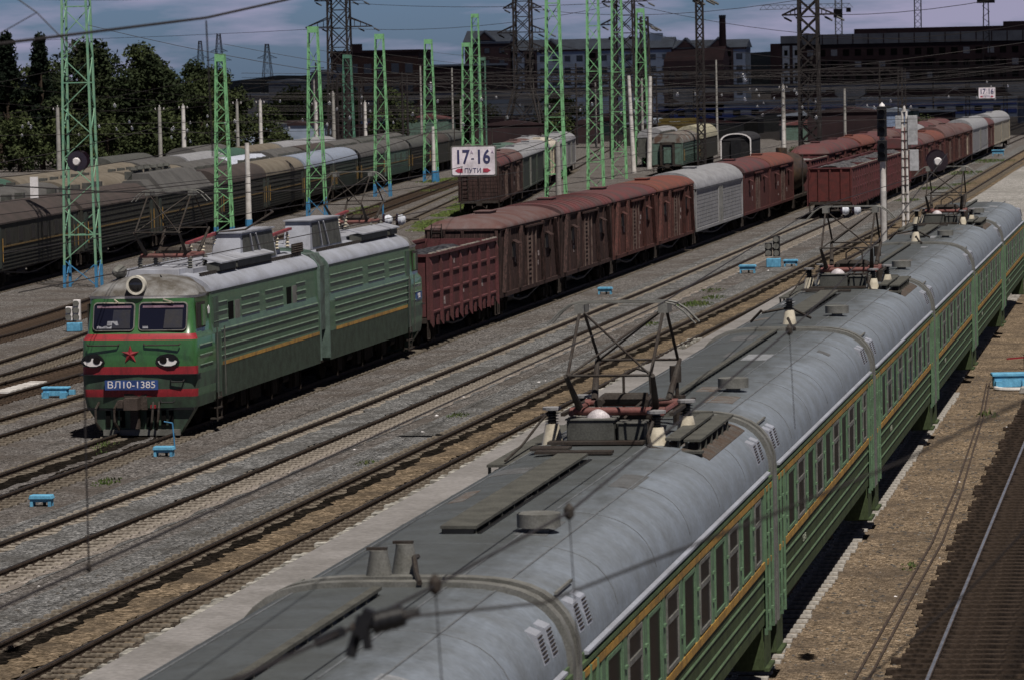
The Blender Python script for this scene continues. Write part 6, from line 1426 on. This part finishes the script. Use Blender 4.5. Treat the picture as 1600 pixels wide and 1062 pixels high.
# ------------------------------------------------------------------ distant power pylons, bridge, buildings, cranes, trees, hills
def pylon(label, x, y, h, w0, w1, arms, m=PYLON, t_=.16, waist=None, ins=True, rz=0):
    t = thing('power_pylon', label, 'pylon', (x, y, 0), rz, 'power line pylons')
    def hw(z):
        if waist and z > waist: return w1 / 2
        return (w0 + (w1 - w0) * z / (waist or h)) / 2
    b = MB(); n = int(h / max(1.2, w1)); 
    for sx in (-1, 1):
        for sy in (-1, 1):
            l = MB()
            pts = [0, waist, h] if waist else [0, h]
            for a, c in zip(pts, pts[1:]): l.bar((sx * hw(a), sy * hw(a), a), (sx * hw(c), sy * hw(c), c), t_)
            l.build('leg', m, t)
    z = 0
    while z < h - .4:
        d = max(.9, hw(z) * 1.9); c = min(h, z + d)
        for s in (-1, 1):
            b.bar((-hw(z), s * hw(z), z), (hw(c), s * hw(c), c), t_ * .5); b.bar((hw(z), s * hw(z), z), (-hw(c), s * hw(c), c), t_ * .5)
            b.bar((s * hw(z), -hw(z), z), (s * hw(c), hw(c), c), t_ * .5)
            b.bar((-hw(c), s * hw(c), c), (hw(c), s * hw(c), c), t_ * .4)
        z = c
    b.build('bracing', m, t)
    for (z, L_) in arms:
        for s in (-1, 1):
            a = MB()
            for q in (-1, 1):
                a.bar((s * hw(z), q * hw(z), z), (s * L_, 0, z), t_ * .6); a.bar((s * hw(z), q * hw(z), z + L_ * .28), (s * L_, 0, z), t_ * .5)
            for k in range(1, 4): xx = hw(z) + (L_ - hw(z)) * k / 4; a.bar((s * xx, 0, z), (s * xx, 0, z + L_ * .28 * (1 - k / 4)), t_ * .35)
            a.build('crossarm', m, t)
        if ins:
            for s in (-1, 1):
                for k in (.55, 1.0):
                    i_ = MB(); xx = s * L_ * k; i_.bar((xx, 0, z), (xx + .25, 0, z - .3), .06); i_.cyl((xx + .25, 0, z - .3), (xx + 1.1, 0, z - .75), .13, .11, n=7); i_.build('insulator', BLACK, t)
    return t
pylon('broad dark lattice pylon with long crossarms above the brick hall', -128.3, 600, 34, 3.4, 2.7, [(18.7, 5.3), (22.8, 3.8)], t_=.28)
pylon('dark lattice pylon with two crossarms before the grey apartment block', -99.4, 600, 32, 7, 2.5, [(14.6, 3.6), (17.2, 4.0), (21.0, 3.0)], t_=.26, waist=9)
pylon('dark lattice pylon behind the group of four bright green masts', -76.6, 550, 34, 3.0, 2.2, [(17.4, 3.4), (20.6, 3.2)], t_=.24)
pylon('dark red-brown pylon on the right with hanging cable loops', -41.5, 450, 30, 2.2, 2.0, [(16.6, 3.0)], t_=.30)
pylon('slim dark lattice mast between bright masts and tall pole', -67.1, 500, 17.6, 1.6, .9, [(16.5, 1.1)], t_=.14)
pylon('thin dark lattice pole rising out of the frame left of the chimney', -48.0, 400, 24, .75, .65, [(17.8, .9)], t_=.13)
pylon('small distant pylon above the treetops', -368.8, 1500, 31, 6, 1.2, [(20.5, 5), (24, 3.5)], t_=.2, ins=False)
pylon('tiny distant pylon left of the small one above the treetops', -451.6, 1800, 32, 6, 1.2, [(24, 4)], t_=.2, ins=False)
pylon('small distant pylon above the dark wooded hill', -349.6, 1500, 26.5, 6, 1.2, [(21, 4)], t_=.2, ins=False)
t = thing('floodlight_mast', 'dark floodlight mast above the long dark building', 'floodlight mast', (-42.7, 900, 0)); b = MB()
for s in (-1, 1): b.bar((s * 1.0, 0, 0), (s * .5, 0, 26), .25)
for i in range(20): b.bar(((-1) ** i * .8, 0, i * 1.3), (-(-1) ** i * .75, 0, i * 1.3 + 1.3), .12)
b.build('shaft', PYLON, t); b = MB(); b.box(-2, 2, -.6, .6, 25.4, 26.3); b.build('lamp_platform', PYLON, t)
# power lines against the sky
for k, (p, q) in enumerate([((-128, 600, 22.5), (-41, 450, 20)), ((-128, 600, 18.5), (-76, 550, 20.5)), ((-99, 600, 21), (-41, 450, 18.5)), ((-76.6, 550, 20.5), (-20, 420, 13)), ((-76.6, 550, 17.4), (-30, 420, 11)), ((-129, 600, 25), (-250, 800, 30)), ((-99, 600, 17), (-60, 500, 12.5)), ((-41, 450, 16.6), (0, 330, 19)), ((-128, 600, 18.6), (-340, 900, 24)), ((-41, 450, 14), (0, 330, 16))]):
    cat_wire('power_line', 'thin power line against the sky, number %d from the left' % (k + 1) if False else ['power line from the brick hall pylon to the right pylon', 'power line from the brick hall pylon to the pylon behind the bright masts', 'power line from the apartment pylon to the right pylon', 'upper power line falling right from the pylon behind the bright masts', 'lower power line falling right from the pylon behind the bright masts', 'power line leaving the brick hall pylon to the left', 'power line falling from the apartment pylon arm', 'power line rising right from the right pylon', 'low power line leaving the brick hall pylon to the left', 'lower power line rising right from the right pylon'][k], [p, q], .035, sag=1.5)
# dark portal gantries and thin poles that crowd the far yard
for i, (y, xa, xb, h, nm) in enumerate([(470, -100, -62, 9.5, 'nearest'), (520, -112, -36, 10.5, 'second'), (585, -122, -40, 10.5, 'third'), (650, -132, -34, 11.5, 'fourth'), (700, -140, -30, 11, 'farthest')]):
    t = thing('portal_gantry', nm + ' dark lattice portal gantry spanning the far yard tracks', 'gantry', (0, y, 0)); n = 3 if xb - xa > 50 else 2
    for k in range(n):
        x = xa + (xb - xa) * k / (n - 1); b = MB()
        for s_ in (-1, 1): b.bar((x + s_ * .35, 0, 0), (x + s_ * .25, 0, h), .16)
        z = 0
        while z < h - 1: b.bar((x - .33, 0, z), (x + .33, 0, z + .9), .08); b.bar((x + .33, 0, z + .0), (x - .33, 0, z + .9), .08); z += 1.0
        b.build('post', PYLON, t)
    b = MB()
    for z in (h - .9, h): b.bar((xa, 0, z), (xb, 0, z), .12)
    x = xa
    while x < xb: b.bar((x, 0, h - .9), (min(xb, x + 1.3), 0, h), .07); b.bar((min(xb, x + 1.3), 0, h), (min(xb, x + 2.6), 0, h - .9), .07); x += 2.6
    b.build('beam', PYLON, t)
rq = random.Random(33); PP = []
for i in range(34):
    y = rq.uniform(430, 720); x = rq.uniform(-.23, -.055) * y; h = rq.uniform(7.5, 12.5); PP.append((x / y, x, y, h))
for i, (_, x, y, h) in enumerate(sorted(PP)):
    t = thing('yard_pole', 'thin yard pole with a small crossarm in the far dark yard', 'pole', (x, y, 0), 0, 'thin far yard poles'); m_ = rq.choice([PYLON, CONC, PYLON, CONC]); b = MB(); b.cyl((0, 0, 0), (0, 0, h), .17, .11, n=7); b.build('shaft', m_, t); b = MB(); b.box(-1.0, 1.0, -.05, .05, h - .7, h - .6); b.build('crossarm', PYLON, t)
for i in range(22):
    y = rq.uniform(440, 700); z = rq.uniform(6.5, 11.5); cat_wire('yard_wire', 'thin dark wire across the far yard, %s' % ['lowest over the red sheds', 'sagging over the sheds', 'high over the bridge', 'just above the bridge rail'][i % 4], [(-.24 * y, y, z), (-.12 * y, y + 4, z - .3), (-.01 * y, y, z + .2)], .028, sag=.4)['group'] = 'thin wires across the far yard'
# road bridge
BR = mat('bridge_concrete', (.20, .21, .225), .85, col2=(.13, .135, .14), fine=.1, nscale=.3)
BRD = mat('bridge_dark', (.035, .034, .034), .9)
t = thing('road_bridge', 'long dark concrete road bridge crossing behind the yard', 'bridge', (0, 0, 0))
def bx_(pts, z0, z1, hw, name, m):
    b = MB()
    for (x0, y0, a0), (x1, y1, a1) in zip(pts, pts[1:]):
        vs = [(x0, y0 - hw, a0 + z0), (x1, y1 - hw, a1 + z0), (x1, y1 + hw, a1 + z0), (x0, y0 + hw, a0 + z0), (x0, y0 - hw, a0 + z1), (x1, y1 - hw, a1 + z1), (x1, y1 + hw, a1 + z1), (x0, y0 + hw, a0 + z1)]
        b.add(vs, [(0, 3, 2, 1), (4, 5, 6, 7), (0, 1, 5, 4), (1, 2, 6, 5), (2, 3, 7, 6), (3, 0, 4, 7)])
    return b.build(name, m, t)
BP = [(-185, 760, 2.2), (-165, 755, 3.6), (-150, 752, 6.3), (-136, 750, 7.0), (-100, 750, 7.0), (60, 750, 6.7)]
bx_(BP, 0, 1.0, 5, 'deck', BR); bx_(BP, 1.0, 1.35, 5.2, 'kerb', BRD)
rl = MB(); 
for (x0, y0, a0), (x1, y1, a1) in zip(BP, BP[1:]):
    n = int(abs(x1 - x0) / 2.2)
    for i in range(n): f = i / n; x = x0 + (x1 - x0) * f; rl.bar((x, y0 - 5.1, a0 + (a1 - a0) * f + 1.3), (x, y0 - 5.1, a0 + (a1 - a0) * f + 3.2), .13)
    for z in (1.9, 2.6, 3.2): rl.bar((x0, y0 - 5.1, a0 + z), (x1, y1 - 5.1, a1 + z), .12)
rl.build('railing', BRD, t)
for x in (-148, -123, -92, -61, -29, 3):
    b = MB(); b.cyl((x, 747, 0), (x, 747, 5.2), .75, n=10); b.build('pier', BR, t); b = MB(); b.prism([(x - 2.8, 6.9), (x + 2.8, 6.9), (x + 2.8, 6.0), (x + 1.2, 5.1), (x - 1.2, 5.1), (x - 2.8, 6.0)], 744, 750); b.build('pier_cap', BR, t)
# apartment blocks
BG = mat('panel_blue_grey', (.30, .36, .46), .85, col2=(.22, .27, .35), nscale=.4, fine=.05)
BK = mat('red_brick', (.070, .045, .047), .9, col2=(.052, .038, .040), nscale=.4, fine=.1); BKD = mat('dark_brick', (.040, .026, .028), .9, col2=(.028, .020, .022), nscale=.3, fine=.1)
RF = mat('slate_roof', (.17, .20, .245), .75, col2=(.13, .15, .185), nscale=.3); WIN = glass('far_window', (.03, .035, .045), .15); WFR = mat('far_window_frame', (.17, .18, .21), .7)
def block(label, x0, x1, y, D, zt, m, floors, bays, roofh=2.0, roofm=RF, brickcols=(), fh=2.9, wz=1.4, lit=0, ang=0):
    t = thing('apartment_block', label, 'building', (x0, y, 0), ang)
    L_ = x1 - x0; b = MB(); b.box(0, L_, 0, D, 0, zt); b.build('wall', m, t)
    rf = MB(); rf.add([(-.4, -.5, zt), (L_ + .4, -.5, zt), (L_ + .4, D + .5, zt), (-.4, D + .5, zt), (-.4, D / 2, zt + roofh), (L_ + .4, D / 2, zt + roofh)], [(0, 3, 2, 1), (0, 1, 5, 4), (2, 3, 4, 5), (1, 2, 5), (3, 0, 4)]); rf.build('roof', roofm, t)
    cr = MB(); cr.box(-.3, L_ + .3, -.35, -.002, zt - .45, zt - .002); cr.build('cornice', BK if m is BG else roofm, t)
    bw = L_ / bays
    for c in brickcols:
        k = MB(); k.box(c * bw, (c + 1) * bw, -.35, -.003, 0, zt - .46); k.build('balcony_column', BK, t)
        for f in range(floors):
            z = zt - 1.2 - (f + 1) * fh + fh * .75
            q = MB(); q.box(c * bw + .4, (c + 1) * bw - .4, -.9, -.36, z - 1.2, z - .3); q.build('balcony', BK, t); q = MB(); q.box(c * bw + .5, (c + 1) * bw - .5, -.40, -.352, z - .25, z + 1.0); q.build('loggia_opening', CHARCOAL, t)
    for f in range(floors):
        for c in range(bays):
            if c in brickcols: continue
            z = zt - 1.0 - (f + 1) * fh + fh * .35; xc = (c + .5) * bw
            w_ = MB(); w_.box(xc - .75, xc + .75, -.06, -.001, z, z + wz); wo = w_.build('window_frame', WFR if (f * 7 + c * 3) % 4 < 1 + lit else BKD, t); g = MB(); g.box(xc - .62, xc + .62, -.075, -.061, z + .12, z + wz - .12); g.build('window', WIN, wo)
    return t
a = block('grey panelled apartment block with dark brick balconies and slate roof', -160, -121, 950, 12, 17.3, BG, 4, 13, 2.6, brickcols=(1, 6, 10), lit=1)
b2 = block('right wing of the grey apartment block with gabled dormers', -120.5, -103, 950, 12, 17.0, BG, 4, 6, 2.0, brickcols=(0, 4), lit=1)
c3 = block('tall dark gabled stair tower at the left end of the grey block', -171.5, -160.5, 948, 12, 19.6, BK, 5, 3, 2.8)
def dormer(parent, x, z, s=1.0):
    b = MB(); b.prism([(x - 2.6 * s, z), (x + 2.6 * s, z), (x, z + 2.2 * s)], -.4, 4); b.build('dormer', BK, parent); b = MB(); b.prism([(x - 3.0 * s, z - .1), (x - 2.6 * s, z - .1), (x, z + 2.2 * s), (x + 2.6 * s, z - .1), (x + 3.0 * s, z - .1), (x, z + 2.7 * s)], -.6, 4.2); b.build('dormer_roof', RF, parent)
dormer(a, 9.5, 17.4); dormer(b2, 3, 17.2, .9); dormer(b2, 11, 17.2, .9); dormer(c3, 5, 20.0, .9)
for (x, z) in ((23, 19.6), (25.5, 19.4), (28, 19.6)): b = MB(); b.box(x, x + 1.2, 5, 6.5, z - 1.5, z + .6); b.build('chimney', BKD, a)
b = MB(); b.box(31, 36, 4, 8, 18, 20.9); b.build('roof_house', BG, a)
t = thing('brick_factory', 'dark red brick factory with low pitched roof below the chimney', 'building', (-110, 850, 0)); b = MB(); b.box(0, 13, 0, 12, 0, 13.5); b.add([(0, 0, 13.5), (13, 0, 13.5), (13, 12, 13.5), (0, 12, 13.5), (0, 6, 15.5), (13, 6, 16.6)], [(0, 1, 5, 4), (2, 3, 4, 5), (1, 2, 5), (3, 0, 4)]); b.build('wall', BK, t)
for i in range(4): b = MB(); b.box(1 + i * 3, 2.4 + i * 3, -.06, -.001, 9.5, 11.2); b.build('window', WIN, t)
t = thing('factory_chimney', 'tall dark round brick chimney beside the brick factory', 'chimney', (-103.3, 905, 0)); b = MB(); b.cyl((0, 0, 0), (0, 0, 24), 1.15, .72, n=18); b.build('shaft', BKD, t, smooth=True); b = MB(); b.cyl((0, 0, 23.4), (0, 0, 24.1), .82, n=18); b.build('rim', BLACK, t)
t = thing('brick_hall', 'long dark brick hall behind the left green masts', 'building', (-173, 800, 0)); b = MB(); b.box(0, 18.5, 0, 14, 0, 16.3); b.build('wall', mat('brown_brick', (.055, .036, .033), .9, col2=(.07, .042, .036), nscale=.5, fine=.12), t); b = MB(); b.box(-.4, 18.9, -.4, 14.4, 16.3, 16.8); b.build('roof', BKD, t)
b = MB(); b.box(3.5, 5.5, 4, 6, 16.8, 18.2); b.build('roof_hut', BKD, t)
for i in range(6):
    for f in range(3): b = MB(); b.box(1.2 + i * 2.9, 2.8 + i * 2.9, -.07, -.001, 4 + f * 4, 6.0 + f * 4); b.build('window', WIN, t)
t = thing('brick_hall', 'lower dark brick wing right of the long brick hall', 'building', (-154, 805, 0)); b = MB(); b.box(0, 15, 0, 12, 0, 13.2); b.build('wall', BKD, t); b = MB(); b.box(-.3, 15.3, -.3, 12.3, 13.2, 13.6); b.build('roof', RF, t)
# long dark unfinished block on the right
t = thing('apartment_block', 'very long dark brick building site block filling the upper right', 'building', (-91, 950, 0), R(-4)); 
b = MB(); b.box(0, 78, 0, 14, 0, 17.2); b.build('wall', BKD, t); b = MB(); b.box(2, 78.2, -.4, 13, 17.2, 19.6); b.build('attic_band', mat('attic_grey', (.13, .14, .16), .9, col2=(.09, .095, .11), nscale=.25), t)
b = MB(); b.box(14, 50, 3, 10, 19.6, 20.8); b.box(50, 64, 2, 10, 19.6, 21.8); b.build('unfinished_storey', BKD, t)
for f in range(4):
    for c in range(26):
        z = 14.4 - f * 2.9; x = 3 + c * 2.9; k = (f * 11 + c * 7) % 13
        w_ = MB(); w_.box(x, x + 1.5, -.08, -.001, z, z + 1.5); w_.build('window', CHARCOAL if k > 1 else WFR, t)
        if k in (1, 5, 9): w_ = MB(); w_.box(x - .5, x + 2.2, -.9, -.1, z - 1.0, z - .1); w_.build('balcony', BKD, t)
for i in range(20): b = MB(); b.box(3 + i * 3.7, 3.25 + i * 3.7, -.5, -.41, 17.25, 19.55); b.build('attic_pier', BKD, t)
t = thing('apartment_block', 'narrow block with two pale vertical panels at the left end of the long dark building', 'building', (-96.5, 946, 0)); b = MB(); b.box(0, 7.5, 0, 12, 0, 17.6); b.build('wall', BKD, t); b = MB(); b.box(2.5, 7.5, -.3, 10, 17.6, 19.4); b.build('attic_band', mat('attic_grey', (.1, .1, .11), .9), t)
for x in (2.9, 5.4): b = MB(); b.box(x, x + 1.7, -.2, -.001, 6, 17.0); p = b.build('pale_panel', mat('pale_panel', (.30, .33, .38), .8), t); [MB().box(x + .45, x + 1.25, -.24, -.201, z, z + 1.3).build('window', CHARCOAL, t) for z in (8.5, 11.6, 14.7)]
# low sheds and clutter under the bridge
SH = [('long low warehouse with white wall and blue band under the bridge', -112, -34, 850, 20, 4.2, mat('shed_white', (.20, .23, .28), .8, col2=(.14, .17, .21), nscale=.3), True), ('big plain blue-grey shed wall left of the bridge pier', -138.6, -125.2, 780, 10, 6.9, mat('shed_blue', (.17, .205, .25), .85, col2=(.13, .155, .19), nscale=.3), False),
      ('pale blue shed roof behind the masts', -130, -112, 700, 12, 3.2, mat('shed_teal', (.12, .20, .24), .8), False), ('low dark garage row left of the bridge pier', -160, -128, 690, 14, 3.0, BKD, False), ('grey hut with flat roof near the signal head', -52, -44, 620, 8, 3.6, BG, False), ('dark reddish shed under the bridge', -60, -54, 600, 8, 3.6, BKD, False), ('dark shed right of the reddish container', -50, -36, 640, 10, 3.4, BKD, False), ('bluish kiosk behind the signal mast', -41.5, -38, 560, 5, 4.3, mat('kiosk_blue', (.20, .26, .38), .8), False), ('small white house among bushes at the left', -163, -156, 700, 8, 10.4, mat('house_grey', (.17, .18, .20), .85), False), ('taller white house end among bushes', -155.5, -152, 702, 8, 12.0, mat('house_grey2', (.20, .21, .23), .85), False), ('low pale house below the hill', -172, -163, 705, 8, 8.0, mat('house_pale', (.24, .25, .27), .85), False)]
for lb, x0, x1, y, D, h, m, band in SH:
    t = thing('shed', lb, 'shed', (x0, y, 0)); L_ = x1 - x0; b = MB(); b.box(0, L_, 0, D, 0, h); b.build('wall', m, t)
    b = MB(); b.prism([(-.3, h), (L_ + .3, h), (L_ + .3, h + .12), (L_ / 2, h + .12 + L_ * .0 + .5), (-.3, h + .12)], -.3, D + .3); b.build('roof', RF, t)
    if band: 
        b = MB(); b.box(0, L_, -.1, -.001, 1.0, 2.0); b.box(0, L_, -.1, -.001, 2.8, 3.3); b.build('blue_band', mat('band_blue', (.045, .07, .22), .7), t)
    for i in range(int(L_ / 4)): b = MB(); b.box(1 + i * 4, 2.6 + i * 4, -.14, -.101, h * .35, h * .35 + 1.1); b.build('window', CHARCOAL, t)
rj = random.Random(21); sheds = []
for i in range(26):
    x = rj.uniform(-150, -35); y = rj.uniform(560, 700); L_ = rj.uniform(5, 14); h = rj.uniform(2.2, 4.2)
    t = thing('shed', 'low shed or stored wagon body in the dark clutter below the bridge', 'shed', (x, y, 0), rj.uniform(-.2, .2), 'low sheds below the bridge'); b = MB(); b.box(0, L_, 0, 5, 0, h); wn_, wm_ = rj.choice([('dark brown', BKD), ('grey-blue', BG), ('olive', OLIVE), ('dark grey', DKGREY), ('brick red', BK), ('pale green', TEAL)]); b.build('wall', wm_, t); sheds.append((x / y, t, wn_)); b = MB(); b.prism([(-.2, h), (L_ + .2, h), (L_ / 2, h + .8)], -.2, 5.2); b.build('roof', rj.choice([RF, BKD, DKGREY, RROOF]), t)
ORD2 = ['first', 'second', 'third', 'fourth', 'fifth', 'sixth', 'seventh', 'eighth', 'ninth', 'tenth']
cnt = {}
for _, t, c_ in sorted(sheds, key=lambda q: q[0]):
    cnt[c_] = cnt.get(c_, 0) + 1; t['label'] = '%s %s low shed from the left in the clutter below the bridge' % (ORD2[cnt[c_] - 1], c_)
t = thing('timber_stack', 'ochre stack of timber under the right part of the bridge', 'stack', (-71, 560, 0)); b = MB()
for i in range(8): b.box(-3 + .1 * i, 3, 0, 4, i * .5, i * .5 + .42)
b.build('stack', mat('timber_ochre', (.10, .075, .025), .9), t)
# tower cranes
def crane(label, x, y, h, jib, m, rz=0):
    t = thing('tower_crane', label, 'crane', (x, y, 0), rz); b = MB()
    for sx in (-1, 1):
        for sy in (-1, 1): b.bar((sx * .9, sy * .9, 0), (sx * .9, sy * .9, h), .2)
    z = 0
    while z < h: b.bar((-.9, -.9, z), (.9, -.9, z + 1.8), .12); b.bar((.9, -.9, z), (-.9, -.9, z + 1.8), .12); z += 1.8
    b.build('tower', m, t); b = MB(); b.box(-1.3, 1.0, -1.2, 1.2, h * .82, h * .82 + 2.4); b.build('cabin', PYLON, t)
    b = MB()
    for s in (0, 1): b.bar((-jib, 0, h - 3 + s * 1.2), (3.0, 0, h - 3 + s * 1.2), .14)
    k = -jib
    while k < 3: b.bar((k, 0, h - 3), (k + 1, 0, h - 1.8), .1); b.bar((k + 1, 0, h - 1.8), (k + 2, 0, h - 3), .1); k += 2
    b.build('jib', m, t); b = MB(); b.box(2.2, 3.4, -.8, .8, h - 4.2, h - 3); b.build('counterweight', PYLON, t)
    return t
crane('pale tower crane behind the dark red pylon', -93.0, 1100, 31.5, 22, mat('crane_pale', (.30, .30, .28), .7)); crane('dark tower crane above the long dark building', -71, 1100, 40, 8, PYLON)
# hills
hb = MB(); vs = []; r = random.Random(4); n = 160; prof = []
for i in range(n + 1):
    x = -1600 + i * 16; h = 24 + 9 * math.sin(x * .004 + 1) + 3 * math.sin(x * .021) + r.uniform(-.9, .9)
    vs += [(x, 2300, -2), (x, 2380, h * .5), (x, 2500, h), (x, 3000, h * .8)]
hb.add(vs, [(4 * i + k, 4 * i + 4 + k, 4 * i + 5 + k, 4 * i + 1 + k) for i in range(n) for k in range(3)]); hb.build('hills', mat('forest_hill', (.007, .010, .012), .95, col2=(.012, .015, .015), nscale=.02, world=True, fine=.2, bscale=.2), kind='structure')
# trees
LEAF = [mat('leaf_dark', (.026, .036, .015), .8, col2=(.016, .024, .011), nscale=.25, fine=.3, bscale=2, spec=.2), mat('leaf_mid', (.045, .058, .022), .8, col2=(.024, .034, .014), nscale=.25, fine=.3, bscale=2, spec=.2), mat('leaf_conifer', (.011, .017, .010), .85, col2=(.007, .011, .008), nscale=.3, fine=.3, bscale=2, spec=.2)]
BARK = mat('bark', (.06, .045, .035), .9)
def crown(seed, h, rad, n_, leaf, con=False):
    r = random.Random(seed); b = MB(); cl = []
    k = 46
    for i in range(k):
        f = (i + .5) / k; z = h * (.12 + .84 * f)
        if con: q = rad * (1.02 - f) * r.uniform(.5, 1.1)
        else: q = rad * math.sqrt(max(.05, 1 - (2 * f - .9) ** 2)) * r.uniform(.2, 1.0)
        a = r.uniform(0, 2 * PI); cl.append((q * math.cos(a), q * math.sin(a), z, (rad * .30 if not con else rad * .26) * r.uniform(.6, 1.25)))
    for i in range(n_):
        cx, cy, cz, cr = r.choice(cl)
        d = Vector((r.gauss(0, 1), r.gauss(0, 1), r.gauss(0, .8))).normalized() * cr * r.uniform(.45, 1.05)
        p = Vector((cx, cy, cz)) + d; s = leaf * r.uniform(.5, 1.2)
        u = Vector((r.gauss(0, 1), r.gauss(0, 1), r.gauss(0, .7))).normalized(); v = u.cross(Vector((r.gauss(0, 1), r.gauss(0, 1), r.gauss(0, 1))).normalized()) 
        b.add([p - u * s - v * s * .3, p + v * s * .7, p + u * s - v * s * .2, p - v * s * .6], [(0, 1, 2, 3)])
    return b, cl
protos = []
for k, (sd, h, rd, n_, lf, con, lm) in enumerate([(1, 14.5, 4.8, 9000, .30, False, 0), (2, 13.5, 4.4, 8000, .28, False, 1), (3, 14.0, 5.2, 9500, .30, False, 0), (4, 16, 2.9, 6500, .27, True, 2), (5, 11, 4.2, 6000, .28, False, 1), (6, 6, 3.6, 3500, .26, False, 1)]):
    t = thing('tree', 'x', 'tree', (0, 0, 0)); b = MB(); b.cyl((0, 0, 0), (0, 0, h * .55), .28, .16, n=8); b.cyl((0, 0, h * .55), (0, 0, h * .9), .16, .05, n=6)
    cb, cl = crown(sd, h, rd, n_, lf, con)
    for c in cl[::4]: b.cyl((0, 0, max(.5, c[2] * .7)), (c[0], c[1], c[2]), .09, .03, n=5)
    b.build('trunk', BARK, t); cb.build('crown', LEAF[lm], t); protos.append(t)
rt = random.Random(17); used = set()
TL = [(3, -146, 478, 1.05), (3, -142.5, 470, 1.08), (3, -139.5, 474, 1.02), (3, -137, 466, 1.06), (3, -150, 470, 1.1), (0, -134, 474, 1.08), (2, -130.5, 466, 1.08), (1, -127, 474, 1.12), (0, -123.5, 468, .95), (2, -119.5, 474, .90), (1, -117, 466, .82), (4, -113.5, 470, .85), (4, -110.5, 474, .66), (5, -107.5, 468, .7),
      (2, -136, 488, .95), (0, -128, 486, .95), (1, -121, 490, .9), (5, -131, 455, 1.1), (5, -125, 452, 1.0), (5, -119, 455, 1.1), (5, -113, 455, .9), (5, -137, 456, 1.1), (4, -112, 560, .8), (5, -112, 620, 1.3), (5, -148, 690, 1.6), (5, -154, 680, 1.5), (5, -100, 640, 1.2), (5, -88, 560, .8), (5, -39, 405, .36), (5, -30, 480, .7), (4, -143, 486, 1.2), (4, -150, 488, 1.3), (2, -144, 458, .75), (1, -150, 455, .8)]
grp = {}
kinds = {0: 'broad dark leafy tree', 1: 'lighter green leafy tree', 2: 'wide dark leafy tree', 3: 'dark pointed conifer', 4: 'medium leafy tree', 5: 'low green bush'}
for i, (k, x, y, s) in enumerate(TL):
    if k not in used: o = protos[k]; used.add(k); o.location = (x, y, 0); o.rotation_euler.z = rt.uniform(0, 6)
    else: o = copytree(protos[k], (x, y, 0), rt.uniform(0, 6))
    o.scale = (s, s, s)
    place = 'in the upper left tree belt' if y < 500 and x < -103 else ('among the low houses beyond the yard' if x < -80 else 'behind the red-roofed boxcars')
    grp.setdefault((k, place), []).append((x / y, o))
    if k == 5: o['category'] = 'bush'
ORD = ['first', 'second', 'third', 'fourth', 'fifth', 'sixth', 'seventh', 'eighth', 'ninth', 'tenth', 'eleventh', 'twelfth', 'thirteenth']
for (k, place), lst in grp.items():
    for i, (_, o) in enumerate(sorted(lst, key=lambda q: q[0])):
        o['label'] = (ORD[i] + ' ' + kinds[k] + ' from left ' + place) if len(lst) > 1 else kinds[k] + ' ' + place
        o['group'] = 'trees and bushes ' + place
# clouds: one broad cloud bank, unseen overhead, added to shade the far buildings
cb = MB(); nx, ny = 30, 22; r = random.Random(8); H_ = 620.0
cx0 = SUN.x / SUN.z * H_; cy0 = SUN.y / SUN.z * H_
for side in (1, -1):
    vs = []
    for j in range(ny + 1):
        for i in range(nx + 1):
            u = -1 + 2 * i / nx; v = -1 + 2 * j / ny; e = max(0, 1 - max(abs(u), abs(v)) ** 4)
            x = cx0 - 200 + u * 1500; y = cy0 + 2090 + v * 1500 + 25 * math.sin(i * .9)
            vs.append((x, y, H_ + side * (6 + 60 * e * (.6 + .4 * r.random()))))
    cb.add(vs, [(j * (nx + 1) + i, j * (nx + 1) + i + 1, (j + 1) * (nx + 1) + i + 1, (j + 1) * (nx + 1) + i) for j in range(ny) for i in range(nx)])
cm = mat('shade_cloud_white', (.8, .8, .8), 1.0, fine=.02); ct = cm.node_tree; tr_ = ct.nodes.new('ShaderNodeBsdfTransparent'); ms = ct.nodes.new('ShaderNodeMixShader'); ms.inputs[0].default_value = .62
ct.links.new(tr_.outputs[0], ms.inputs[1]); ct.links.new(ct.nodes['Principled BSDF'].outputs[0], ms.inputs[2]); ct.links.new(ms.outputs[0], ct.nodes['Material Output'].inputs[0])
cb.build('shade_cloud', cm, smooth=True, kind='structure')
bpy.context.view_layer.update()
